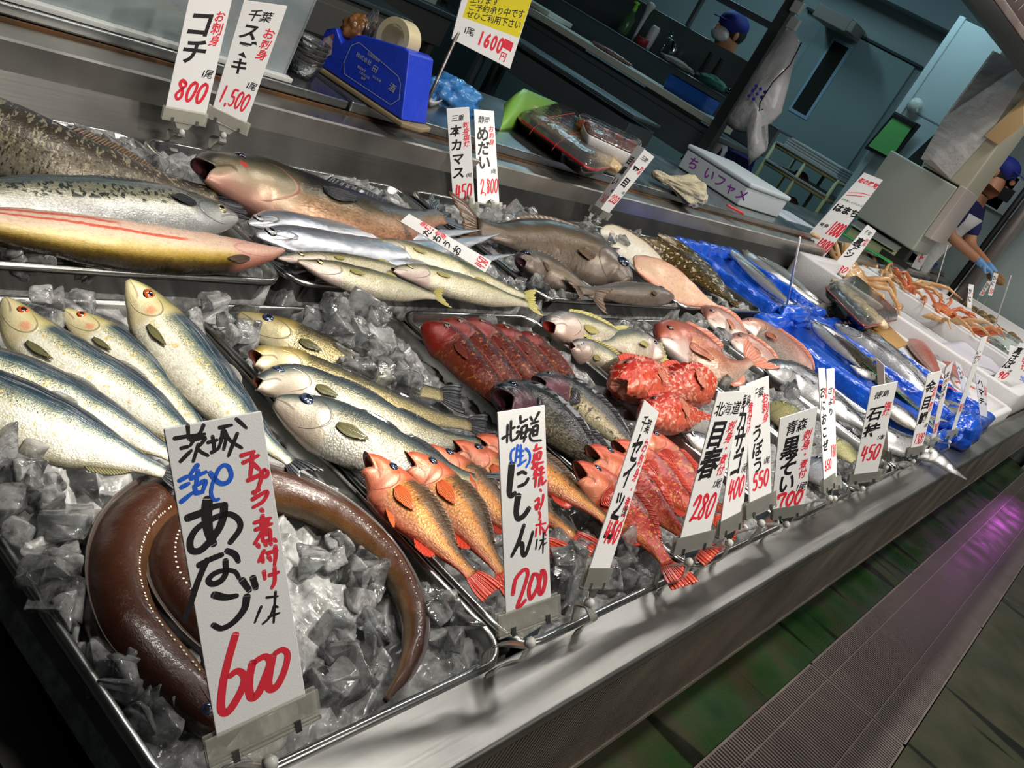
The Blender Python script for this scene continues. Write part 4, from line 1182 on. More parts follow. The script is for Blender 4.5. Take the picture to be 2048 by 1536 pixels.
M_BAR = fishmat('barracuda_skin', [(0, (.70, .66, .54)), (.3, (.74, .70, .56)), (.52, (.62, .58, .40)), (.64, (.34, .32, .18)), (.80, (.15, .155, .11)), (1, (.08, .085, .07))], hu=.26, scales=(150, 40, .5), aspect=6.5, metal=.3, rough=.26,
                 head=[(0, (.70, .58, .54)), (.4, (.70, .62, .56)), (.6, (.50, .46, .34)), (.8, (.20, .20, .13)), (1, (.10, .10, .07))])
BAG = 'slim barracudas'
bfz = [('pectoral', F_YEL, dict(at=(.31, .52), len=.95, w=.16, down=-.1, lift=.05)), ('tail', F_YEL, dict(len=1.3, spread=.8, fork=.5)), ('dorsal', F_YEL, dict(t=(.6, .7), h=.3))]
def barr(lab, pts, z, hpx, mo=None):
    return fish('barracuda', lab, 'fish', BAG, pts, z, hpx, 'slim', M_BAR, eye=(.135, .72, .26, IR_YELLOW), wr=.65, fins=bfz, mouth=mo)
barr('barracuda at the rear left, its snout touching the flathead\'s head', [(556, 516, .002), (605, 520), (690, 530), (790, 548), (880, 565)], .800, 48)
barr('barracuda at the front left with a large yellow-ringed eye', [(596, 522, .004), (645, 540), (720, 562), (800, 580), (870, 592)], .803, 58)
barr('barracuda with raised snout in the middle, behind the bloody-mouthed one', [(730, 490, .008), (790, 502), (870, 528), (960, 562), (1050, 592)], .804, 56)
barr('barracuda with a bloody red snout at the front', [(786, 540, .008), (840, 552), (910, 572), (985, 592), (1055, 608)], .807, 56, dict(h=1.6, w=1.6, depth=.03, tilt=.3, mat=MOUTH_RED))
M_MED = fishmat('brown_bigeye_skin', [(0, (.24, .20, .17)), (.3, (.22, .17, .12)), (.55, (.20, .155, .095)), (.8, (.12, .10, .085)), (1, (.06, .06, .07))], hu=.24, scales=(150, 50, .3), aspect=4, metal=.2, rough=.3, jit=.2, spots=[(7, .56, .1, 0, 1, (.08, .065, .06), 2)],
                 head=[(0, (.26, .22, .19)), (.5, (.20, .165, .135)), (1, (.08, .08, .09))])
MG = 'grey-brown big-eyed fish'
mf = [('pectoral', F_BROWN, dict(at=(.27, .34), len=.9, w=.2, down=-.1, lift=.08)), ('dorsal', F_BROWN, dict(t=(.3, .75), h=.18)), ('tail', F_BROWN, dict(len=1.0, spread=.9, fork=.5))]
fish('bigeye_fish', 'largest grey-brown fish, head to the right with a big blue-black eye', 'fish', MG, [(1255, 565, .004), (1225, 545), (1160, 512), (1080, 485), (1000, 468), (955, 452)], .806, 104, 'bass', M_MED, side=-1, eye=(.10, .76, .24, IR_DARK), wr=.6, fins=mf)
fish('bigeye_fish', 'smaller grey-brown fish facing left with a downturned mouth', 'fish', MG, [(1042, 525, .01), (1075, 535), (1130, 560), (1190, 590)], .800, 62, 'bass', M_MED, eye=(.13, .82, .30, IR_DARK), wr=.6, mouth=dict(h=1.3, w=1.3, depth=.06, tilt=-.3, mat=MOUTH_DARK), fins=mf)
fish('bigeye_fish', 'silvery grey fish lying along the front rim, head to the right', 'fish', MG, [(1345, 592, .006), (1300, 590), (1235, 588), (1160, 580)], .802, 50, 'bass', M_MED, side=-1, eye=(.12, .78, .24, IR_DARK), wr=.6, fins=mf)
M_FLW = fishmat('flatfish_white_skin', [(0, (.70, .66, .56)), (.5, (.78, .75, .68)), (.9, (.68, .62, .50)), (1, (.30, .22, .10))], hu=.2, scales=(160, 60, .1), aspect=3, metal=0, rough=.3, sparkle=.03, mouthline=False, jit=.04, blush=(.15, .6, .12, (.66, .30, .20), .5))
M_FLB = fishmat('flatfish_brown_skin', [(0, (.16, .11, .04)), (.5, (.20, .145, .055)), (.8, (.12, .085, .035)), (1, (.03, .022, .014))], hu=.2, scales=(120, 50, .3), aspect=3, metal=.1, rough=.25, mouthline=False, spots=[(6, .58, .04, 0, 1, (.60, .52, .38), 1.5), (8, .58, .04, 0, 1, (.02, .016, .012), 2)])
FG = 'flatfish in the right rear tray'
fish('flatfish', 'flatfish showing its smooth white underside', 'fish', FG, [(1200, 463, .004), (1235, 482), (1290, 515), (1345, 550)], .796, 58, 'flat', M_FLW, wr=.22, keel=0, fins=[('dorsal', F_BROWN, dict(t=(.1, .9), h=.14, fold=0)), ('tail', F_BROWN, dict(len=.5, spread=.4, fork=0))])
fish('flatfish', 'brown flatfish with pale blotches beside the white one', 'fish', FG, [(1285, 475, .006), (1325, 500), (1375, 535), (1425, 575), (1460, 602)], .796, 42, 'flat', M_FLB, wr=.3, keel=0, fins=[('tail', F_BROWN, dict(len=.6, spread=.5, fork=0))])
fish('flatfish', 'dark glossy flatfish lying highest against the rear wall of its tray', 'fish', FG, [(1315, 468, .012), (1360, 500), (1410, 545), (1450, 590), (1475, 615)], .798, 34, 'flat', M_FLB, wr=.35, keel=0)
M_FIL = fishmat('pink_fillet', [(0, (.72, .34, .24)), (.12, (.74, .50, .38)), (.5, (.72, .52, .38)), (.88, (.72, .48, .36)), (1, (.50, .24, .14))], hu=.05, scales=(40, 90, .3), aspect=3, metal=0, rough=.3, sparkle=.1, mouthline=False, jit=.1)
fl_o = fish('flatfish', 'cut flatfish with its pink flesh facing up at the front rim', 'fish', FG, [(1272, 538, .006), (1315, 552), (1370, 582), (1432, 612)], .796, 60, 'flat', M_FIL, wr=.2, keel=0)
M_SKN = mat('brown_fish_skin', (.10, .07, .03), .25, coat=.6, noise=(40, .2, (.22, .16, .07)))
# ------------------------------------------------------------------ ice
def icemat(name, cloud=(0.10, 0.42), refr=0.55, rough=0.06, bump=0.35):
    m = bpy.data.materials.new(name)
    m.use_nodes = True
    nt = m.node_tree
    N, L = nt.nodes, nt.links
    N.clear()
    out = N.new('ShaderNodeOutputMaterial')
    tc = N.new('ShaderNodeTexCoord')
    oi = N.new('ShaderNodeObjectInfo')
    va = N.new('ShaderNodeVectorMath'); va.operation = 'ADD'
    cx = N.new('ShaderNodeCombineXYZ')
    mu = N.new('ShaderNodeMath'); mu.operation = 'MULTIPLY'; mu.inputs[1].default_value = 9
    L.new(oi.outputs['Random'], mu.inputs[0]); L.new(mu.outputs[0], cx.inputs[0])
    L.new(tc.outputs['Object'], va.inputs[0]); L.new(cx.outputs[0], va.inputs[1])
    n = N.new('ShaderNodeTexNoise'); n.inputs['Scale'].default_value = 55; n.inputs['Detail'].default_value = 5; n.inputs['Roughness'].default_value = .6
    L.new(va.outputs[0], n.inputs['Vector'])
    mp = N.new('ShaderNodeMapRange'); mp.inputs['From Min'].default_value = .38; mp.inputs['From Max'].default_value = .66
    mp.inputs['To Min'].default_value = cloud[0]; mp.inputs['To Max'].default_value = cloud[1]
    L.new(n.outputs['Fac'], mp.inputs['Value'])
    n2 = N.new('ShaderNodeTexNoise'); n2.inputs['Scale'].default_value = 130; n2.inputs['Detail'].default_value = 3
    L.new(va.outputs[0], n2.inputs['Vector'])
    bn = N.new('ShaderNodeBump'); bn.inputs['Strength'].default_value = bump; bn.inputs['Distance'].default_value = .002
    L.new(n2.outputs['Fac'], bn.inputs['Height'])
    gl = N.new('ShaderNodeBsdfGlossy'); gl.inputs['Roughness'].default_value = rough
    rf = N.new('ShaderNodeBsdfRefraction'); rf.inputs['IOR'].default_value = 1.28; rf.inputs['Roughness'].default_value = .03; rf.inputs['Color'].default_value = (.96, .97, .98, 1)
    tr = N.new('ShaderNodeBsdfTransparent'); tr.inputs['Color'].default_value = (.93, .95, .96, 1)
    df = N.new('ShaderNodeBsdfDiffuse'); df.inputs['Color'].default_value = (.92, .93, .93, 1)
    tl = N.new('ShaderNodeBsdfTranslucent'); tl.inputs['Color'].default_value = (.92, .94, .95, 1)
    for nd in (gl, rf, df):
        L.new(bn.outputs['Normal'], nd.inputs['Normal'])
    def mx(a, b, f):
        x = N.new('ShaderNodeMixShader')
        if isinstance(f, float): x.inputs[0].default_value = f
        else: L.new(f, x.inputs[0])
        L.new(a, x.inputs[1]); L.new(b, x.inputs[2])
        return x.outputs[0]
    clear = mx(tr.outputs[0], rf.outputs[0], refr)
    cl = mx(df.outputs[0], tl.outputs[0], .5)
    body = mx(clear, cl, mp.outputs['Result'])
    fr = N.new('ShaderNodeFresnel'); fr.inputs['IOR'].default_value = 1.6
    L.new(bn.outputs['Normal'], fr.inputs['Normal'])
    L.new(mx(body, gl.outputs[0], fr.outputs[0]), out.inputs[0])
    return m
ICE = icemat('ice', (.06, .50), .38, .03, .45)
ICE_BED = icemat('ice_bed', (0.35, 0.85), .30, .05, .6)

def chunk_mesh(i, size):
    rng = random.Random(100 + i)
    bm = bmesh.new()
    sx, sy, sz = [size * rng.uniform(.75, 1.15) for _ in range(3)]
    for k in range(rng.choice((9, 11, 13))):
        c = [rng.choice((-1, 1)) for _ in range(3)]
        bm.verts.new((sx * .5 * c[0] * rng.uniform(.55, 1), sy * .5 * c[1] * rng.uniform(.55, 1), sz * .5 * c[2] * rng.uniform(.55, 1)))
    r = bmesh.ops.convex_hull(bm, input=bm.verts)
    bmesh.ops.delete(bm, geom=[g for g in r['geom_interior'] if isinstance(g, bmesh.types.BMVert)], context='VERTS')
    bmesh.ops.dissolve_limit(bm, angle_limit=.15, verts=bm.verts, edges=bm.edges)
    bmesh.ops.bevel(bm, geom=bm.edges[:], offset=size * .09, segments=3, affect='EDGES', profile=.6, clamp_overlap=True)
    bmesh.ops.triangulate(bm, faces=bm.faces)
    me = bpy.data.meshes.new('ice_chunk')
    bmesh.ops.subdivide_edges(bm, edges=[e for e in bm.edges if e.calc_length() > size * .22], cuts=2, use_grid_fill=True)
    bmesh.ops.triangulate(bm, faces=bm.faces)
    for _ in range(3): bmesh.ops.smooth_vert(bm, verts=bm.verts, factor=.5, use_axis_x=True, use_axis_y=True, use_axis_z=True)
    for v in bm.verts:
        p = v.co
        v.co = p * (1.12 + .14 * mnoise.noise(p * 90 + Vector((i * 3.1, 0, 0))) + .05 * mnoise.noise(p * 220))
    bm.to_mesh(me)
    bm.free()
    me.polygons.foreach_set('use_smooth', [True] * len(me.polygons))
    me.materials.append(ICE)
    return me
CHUNKS = [chunk_mesh(i, .030) for i in range(14)]

def cube_field(X, Y, seeds):
    H = np.full(X.shape, -1.0)
    for cx, cy, cz, s, R in seeds:
        x0, x1 = np.searchsorted(X[0], cx - s), np.searchsorted(X[0], cx + s)
        y0, y1 = np.searchsorted(Y[:, 0], cy - s), np.searchsorted(Y[:, 0], cy + s)
        if x1 <= x0 or y1 <= y0: continue
        dx, dy = X[y0:y1, x0:x1] - cx, Y[y0:y1, x0:x1] - cy
        zt = np.full(dx.shape, 9.0)
        for k in range(3):
            n = R[:, k] * (1 if R[2, k] > 0 else -1)
            nz = max(n[2], .12)
            zt = np.minimum(zt, (s * .5 - n[0] * dx - n[1] * dy) / nz)
        H[y0:y1, x0:x1] = np.maximum(H[y0:y1, x0:x1], cz + zt)
    return H

def randrot(rng):
    q = rng.randn(4); q /= np.linalg.norm(q)
    w_, x, y, z = q
    return np.array([[1 - 2 * (y * y + z * z), 2 * (x * y - z * w_), 2 * (x * z + y * w_)], [2 * (x * y + z * w_), 1 - 2 * (x * x + z * z), 2 * (y * z - x * w_)], [2 * (x * z - y * w_), 2 * (y * z + x * w_), 1 - 2 * (x * x + y * y)]])

BEDS = []
def ice_bed(x0, x1, y0, y1, zt, label, lvl=-.022, heaps=(), gap=.0225, size=(.020, .034), step=.0028, seed=1):
    """one packed surface of crushed ice; heaps=(px, py, radius m, height m)"""
    rng = np.random.RandomState(seed)
    xs_ = np.arange(x0, x1 + step, step); ys_ = np.arange(y0, y1 + step, step)
    X, Y = np.meshgrid(xs_, ys_)
    hp = [(at(a, b_, zt), r, h) for a, b_, r, h in heaps]
    def lift(x, y):
        return sum(h * math.exp(-((x - c[0]) ** 2 + (y - c[1]) ** 2) / (r * r)) for c, r, h in hp)
    seeds = []
    x = x0
    while x < x1 + gap:
        y = y0
        while y < y1 + gap:
            cx, cy = x + rng.uniform(-.5, .5) * gap, y + rng.uniform(-.5, .5) * gap
            s = rng.uniform(*size)
            seeds.append((cx, cy, zt + lvl - s * .55 + lift(cx, cy) + rng.uniform(-.006, .006), s, randrot(rng)))
            y += gap
        x += gap
    H = cube_field(X, Y, seeds)
    H = np.maximum(H, zt + lvl - .028)
    e = np.minimum(np.minimum(X - x0, x1 - X), np.minimum(Y - y0, y1 - Y))
    H = np.where(e < .001, zt - .07, H)
    ny, nx = X.shape
    v = np.stack([X.ravel(), Y.ravel(), H.ravel()], 1)
    idx = np.arange(nx * ny).reshape(ny, nx)
    f = np.stack([idx[:-1, :-1].ravel(), idx[:-1, 1:].ravel(), idx[1:, 1:].ravel(), idx[1:, :-1].ravel()], 1)
    me = bpy.data.meshes.new('crushed_ice')
    me.vertices.add(len(v)); me.vertices.foreach_set('co', v.astype(np.float32).ravel())
    me.loops.add(len(f) * 4); me.loops.foreach_set('vertex_index', f.astype(np.int32).ravel())
    me.polygons.add(len(f)); me.polygons.foreach_set('loop_start', np.arange(0, len(f) * 4, 4, dtype=np.int32))
    me.polygons.foreach_set('loop_total', np.full(len(f), 4, dtype=np.int32))
    me.polygons.foreach_set('use_smooth', [True] * len(f))
    me.update(calc_edges=True); me.validate()
    me.materials.append(ICE_BED)
    o = bpy.data.objects.new('crushed_ice', me)
    COL.objects.link(o)
    tag(o, label, 'ice', 'beds of crushed ice', 'stuff')
    BEDS.append((x0, x1, y0, y1, xs_, ys_, H))
    return o
def bed_z(x, y):
    for x0, x1, y0, y1, xs_, ys_, H in BEDS:
        if x0 <= x <= x1 and y0 <= y <= y1:
            return float(H[min(np.searchsorted(ys_, y), len(ys_) - 1), min(np.searchsorted(xs_, x), len(xs_) - 1)])
    return None
q = .014
beds = [
    ('crushed ice filling the near left tray round the herrings and eels', [(40, 960, .05, .035), (70, 1080, .06, .02), (250, 1330, .06, .012), (430, 620, .05, .03), (120, 590, .06, .02)]),
    ('crushed ice in the tray of sea bass and orange rockfish', [(690, 650, .07, .05), (760, 720, .06, .04), (1150, 1100, .05, .02), (640, 1010, .03, .01)]),
    ('crushed ice under the gurnards and scarlet rockfish', [(1250, 1120, .06, .02), (1060, 660, .05, .015), (1230, 845, .04, .01)]),
    ('crushed ice among the croakers and scorpionfish', [(1270, 660, .07, .03), (1340, 640, .05, .03), (1490, 780, .05, .01)]),
    ('crushed ice in the tray of the rosy sea bream', [(1420, 690, .08, .03), (1590, 800, .05, .02)]),
    ('crushed ice in the tray of pink sea bream by the blue boxes', [(1440, 640, .06, .02)]),
]
for i, (lab, hp) in enumerate(beds):
    a, b_ = FR[i]
    ice_bed(a + q, b_ - q, .256 + q, .890 - q, ZF, lab, heaps=hp, seed=20 + i)
rbeds = [
    ('crushed ice in the rear tray under the spotted mackerel', [(220, 300, .08, .03), (120, 520, .05, .005)]),
    ('crushed ice in the rear tray under the barracudas', [(740, 400, .09, .035), (1020, 545, .05, .02)]),
    ('crushed ice in the rear tray round the big-eyed fish', [(1060, 445, .12, .03), (1220, 460, .08, .03), (1120, 590, .06, .01)]),
    ('thin crushed ice under the flatfish', [(1260, 470, .06, .02)]),
]
for i, (lab, hp) in enumerate(rbeds):
    a, b_ = BR[i]
    ice_bed(a + q, b_ - q, .905 + q, 1.352 - q, ZB, lab, heaps=hp, seed=40 + i, lvl=-.016)

# single ice chunks one can tell apart, scattered on the beds (cx, cy, rx, ry, count, z of the heap, scale)
zones = [
    (60, 985, 85, 60, 9, .757, 1.25, 'clear ice chunk heaped left of the eels, below the front herring'), (75, 1100, 65, 75, 9, .750, 1.25, 'clear ice chunk heaped left of the eels, below the front herring'),
    (130, 1190, 60, 60, 6, .745, 1.2, 'clear ice chunk heaped left of the eels, below the front herring'), (215, 1340, 60, 80, 9, .742, 1.15, 'ice chunk along the left wall of the near tray, beside the eel\'s head'),
    (320, 1450, 60, 50, 7, .742, 1.1, 'ice chunk along the left wall of the near tray, beside the eel\'s head'),
    (110, 622, 60, 28, 6, .757, 1.1, 'ice chunk behind the herrings\' heads in the near left tray'), (440, 640, 55, 45, 9, .764, 1.2, 'pointed ice chunk heaped right of the lone herring\'s head'), (480, 690, 30, 35, 5, .757, 1.1, 'pointed ice chunk heaped right of the lone herring\'s head'),
    (690, 1150, 80, 80, 13, .740, 1.1, 'ice chunk inside the eel\'s coil, right of the 600 card'), (720, 1290, 70, 70, 10, .740, 1.1, 'ice chunk inside the eel\'s coil, right of the 600 card'), (650, 1380, 40, 40, 5, .742, 1.1, 'ice chunk inside the eel\'s coil, right of the 600 card'),
    (890, 1250, 55, 60, 8, .742, 1.15, 'ice chunk between the eel\'s tail and the tray wall'),
    (560, 1000, 70, 20, 4, .735, 1.0, 'dark wet ice chunk between the lone herring\'s tail and the sea bass'),
    (690, 645, 70, 28, 11, .785, 1.25, 'big clear ice cube in the heap beside the sea bass'), (745, 700, 60, 45, 12, .780, 1.2, 'big clear ice cube in the heap beside the sea bass'), (800, 745, 45, 40, 9, .765, 1.15, 'big clear ice cube in the heap beside the sea bass'), (640, 655, 45, 25, 5, .765, 1.1, 'big clear ice cube in the heap beside the sea bass'),
    (690, 1010, 50, 50, 5, .742, 1.0, 'ice chunk left of the orange rockfish along the tray wall'), (900, 1190, 50, 60, 7, .742, 1.1, 'ice chunk left of the 200 card by the front rim'),
    (1150, 1130, 55, 55, 12, .755, 1.15, 'ice chunk between the 200 and 450 cards'), (1230, 1160, 30, 30, 5, .748, 1.1, 'ice chunk between the 200 and 450 cards'),
    (1265, 1130, 45, 50, 8, .750, 1.1, 'ice chunk right of the 450 card\'s foot'), (1215, 845, 25, 20, 3, .755, 1.1, 'lone ice chunk on the steel wall right of the pale-bellied black fish'), (965, 640, 22, 10, 2, .765, 1.0, 'ice chunk on top of the gurnards\' heads'), (1130, 740, 30, 35, 4, .752, 1.0, 'ice chunk right of the gurnards'),
    (1265, 655, 50, 20, 8, .768, 1.1, 'ice chunk behind the croakers'), (1365, 650, 45, 25, 9, .775, 1.15, 'ice chunk heaped behind the rosy bream'), (1420, 690, 35, 25, 6, .765, 1.1, 'ice chunk heaped behind the rosy bream'),
    (1480, 775, 40, 20, 6, .752, 1.0, 'ice chunk below the rosy bream'), (1585, 790, 28, 30, 6, .765, 1.1, 'ice chunk above the 700 card'), (1700, 950, 30, 40, 7, .752, 1.0, 'ice chunk beside the narrow cards at the front rim'),
    (200, 315, 100, 35, 11, .800, 1.2, 'ice chunk behind the mottled brown fish'), (330, 355, 40, 25, 5, .795, 1.1, 'ice chunk behind the mottled brown fish'), (70, 525, 70, 22, 6, .778, 1.2, 'rounded ice chunk in front of the flathead'), (190, 540, 50, 15, 4, .776, 1.2, 'rounded ice chunk in front of the flathead'), (370, 560, 60, 10, 5, .772, 1.0, 'rounded ice chunk in front of the flathead'), (480, 572, 40, 8, 3, .770, .9, 'rounded ice chunk in front of the flathead'),
    (740, 392, 85, 22, 10, .818, 1.2, 'ice chunk on the back of the rear sea bass'), (790, 415, 40, 20, 6, .818, 1.3, 'ice chunk on the back of the rear sea bass'), (690, 585, 80, 8, 7, .778, .8, 'small ice chunk along the front rim below the barracudas'), (1030, 560, 25, 20, 5, .785, .9, 'ice chunk by the barracudas\' tails'),
    (1020, 435, 50, 20, 8, .800, 1.2, 'ice chunk behind the largest big-eyed fish'), (1130, 460, 70, 22, 10, .800, 1.1, 'ice chunk behind the largest big-eyed fish'), (1215, 475, 40, 20, 5, .800, 1.1, 'ice chunk behind the largest big-eyed fish'), (1110, 595, 45, 14, 6, .785, 1.1, 'ice chunk in front of the big-eyed fish'), (1065, 555, 22, 18, 4, .785, 1.1, 'ice chunk in front of the big-eyed fish'),
    (1265, 465, 25, 12, 3, .795, 1.0, 'ice chunk between the white and the brown flatfish'),
]
rng_i = random.Random(5)
for cx, cy, rx, ry, n, z0, sc_, lab in zones:
    for k in range(n):
        for _ in range(6):
            a, b_ = rng_i.uniform(-1, 1), rng_i.uniform(-1, 1)
            if a * a + b_ * b_ <= 1: break
        p = at(cx + a * rx, cy + b_ * ry, z0)
        if bed_z(p[0], p[1]) is None:
            bb = min(BEDS, key=lambda B: max(B[0] - p[0], p[0] - B[1], 0) + max(B[2] - p[1], p[1] - B[3], 0))
            p = np.array([min(max(p[0], bb[0] + .016), bb[1] - .016), min(max(p[1], bb[2] + .016), bb[3] - .016), p[2]])
        zb = bed_z(p[0], p[1])
        z = (z0 + rng_i.uniform(-.008, .006)) if zb is None else max(zb + .004, min(z0, zb + .03) + rng_i.uniform(-.008, .006))
        o = bpy.data.objects.new('ice_chunk', CHUNKS[rng_i.randrange(len(CHUNKS))])
        COL.objects.link(o)
        o.location = (p[0], p[1], z)
        o.rotation_euler = (rng_i.uniform(0, 6.3), rng_i.uniform(0, 6.3), rng_i.uniform(0, 6.3))
        s = sc_ * rng_i.uniform(.7, 1.15)
        o.scale = (s, s * rng_i.uniform(.8, 1.1), s * rng_i.uniform(.8, 1.1))
        tag(o, lab, 'ice chunk', 'ice chunks, ' + ' '.join(lab.split()[-6:]))
CARDS_Q = {"c600":[[0.351,0.3692,0.9905],[0.407,0.3573,1.0084],[0.4571,0.257,0.8352],[0.3996,0.2667,0.8116]],"c200":[[0.6775,0.3563,0.9867],[0.7232,0.3431,1.0015],[0.7572,0.25,0.8414],[0.7117,0.2618,0.8242]],"c450":[[0.9231,0.3408,0.9957],[0.9822,0.3411,0.9749],[0.9321,0.2709,0.812],[0.8674,0.2692,0.8309]],"c280":[[1.0628,0.3222,1.0114],[1.1194,0.3122,1.0178],[1.1338,0.2507,0.8418],[1.0728,0.2611,0.834]],"c400":[[1.1767,0.3377,1.0037],[1.2296,0.336,1.004],[1.2479,0.2562,0.8487],[1.1779,0.2558,0.8431]],"c550":[[1.2114,0.3421,1.002],[1.2563,0.3362,1.0182],[1.2945,0.2486,0.8779],[1.2488,0.2553,0.8627]],"c700":[[1.3432,0.3112,0.9577],[1.4205,0.2943,0.9862],[1.5098,0.2394,0.8267],[1.4287,0.2602,0.8132]],"n650":[[1.6525,0.3798,0.9872],[1.6776,0.3765,0.9888],[1.7028,0.2618,0.8394],[1.6669,0.2621,0.8312]],"n480":[[1.7122,0.3811,0.9822],[1.7347,0.3758,0.9876],[1.745,0.2598,0.8278],[1.7265,0.2642,0.8236]],"c450b":[[1.8796,0.3307,0.9716],[1.9205,0.305,1.0013],[1.9961,0.2425,0.8188],[1.954,0.2694,0.7954]],"nblue":[[2.0813,0.394,0.9894],[2.0469,0.3673,0.9917],[2.0894,0.2618,0.8429],[2.1206,0.2783,0.8327]],"c1300":[[2.3281,0.3277,0.9874],[2.3734,0.3145,1.0051],[2.4097,0.2495,0.831],[2.3686,0.2624,0.8182]],"n1":[[2.5766,0.3383,0.9903],[2.5828,0.3346,1.0125],[2.6204,0.2595,0.8275],[2.6146,0.2645,0.8162]],"n2":[[2.8407,0.3487,1.0719],[2.8506,0.339,1.085],[2.8822,0.2591,0.8262],[2.8762,0.2649,0.8187]],"c90":[[4.6519,0.4347,0.9908],[4.6907,0.3975,1.0035],[4.6806,0.3844,0.8167],[4.6357,0.4277,0.8033]],"p1":[[3.6055,0.4632,0.8975],[3.6293,0.4426,0.8947],[3.7026,0.3638,0.8198],[3.6852,0.3739,0.8002]],"p2":[[3.5027,0.378,0.9138],[3.5498,0.3377,0.9104],[3.6026,0.2684,0.8017],[3.5764,0.2896,0.7983]],"c800":[[1.0028,1.3865,1.0395],[1.0736,1.381,1.0645],[1.0823,1.3404,0.8437],[1.0101,1.3494,0.8375]],"c1500":[[1.0997,1.3791,1.039],[1.1661,1.3546,1.0593],[1.161,1.3327,0.8477],[1.1025,1.357,0.8536]],"c450k":[[1.7633,1.4365,0.9549],[1.8012,1.4105,0.9802],[1.8909,1.3324,0.78],[1.8537,1.3576,0.7521]],"c2800":[[1.902,1.4733,0.9647],[1.9556,1.4574,0.9791],[1.9902,1.338,0.7925],[1.932,1.3519,0.7711]],"tachi":[[1.3315,1.0664,0.828],[1.3461,1.0678,0.8455],[1.4103,0.9059,0.8517],[1.3964,0.8974,0.832]],"h1":[[2.5147,1.3679,1.0377],[2.4917,1.329,1.0434],[2.439,1.3267,0.8387],[2.4606,1.3635,0.833]],"h2":[[2.4982,1.3344,1.04],[2.5561,1.3225,1.0312],[2.5222,1.3406,0.8275],[2.4806,1.3493,0.8307]],"b1600":[[1.7988,1.5713,1.1917],[1.9495,1.5068,1.2667],[1.9702,1.4829,1.0817],[1.8146,1.5556,1.0834]],"hama":[[4.7629,1.4587,1.2588],[4.8139,1.377,1.2724],[4.8004,1.3986,0.7985],[4.7237,1.5214,0.7703]],"aji180":[[4.816,1.3166,1.0652],[4.8642,1.2755,1.059],[4.8445,1.2687,0.8032],[4.7684,1.3311,0.7871]],"far1":[[7.8747,1.269,1.0853],[7.9654,1.2204,1.0702],[7.9616,1.2774,0.847],[7.8823,1.3225,0.8494]],"far2":[[6.3798,1.0274,1.0009],[6.4395,1.0102,1.0082],[6.4284,0.8941,0.8127],[6.3813,0.9059,0.804]],"meat":[[6.8996,1.5202,1.2431],[6.9981,1.481,1.2476],[6.9913,1.442,0.8795],[6.9011,1.4778,0.8742]],"f3":[[7.1425,1.0669,1.1085],[7.1911,1.0454,1.1136],[7.1805,0.9909,0.9738],[7.138,1.0091,0.968]],"f4":[[6.8148,1.0179,1.0539],[6.8574,1.001,1.0597],[6.8672,0.9915,0.9598],[6.8242,1.0085,0.9543]],"f5":[[9.1564,1.0838,1.0092],[9.1052,1.0294,1.0327],[9.1708,0.8744,0.7559],[9.2145,0.9258,0.7413]],"c50":[[4.8006,0.4746,0.949],[4.8653,0.4025,0.9718],[4.9153,0.3036,0.7922],[4.8353,0.4024,0.8077]]}
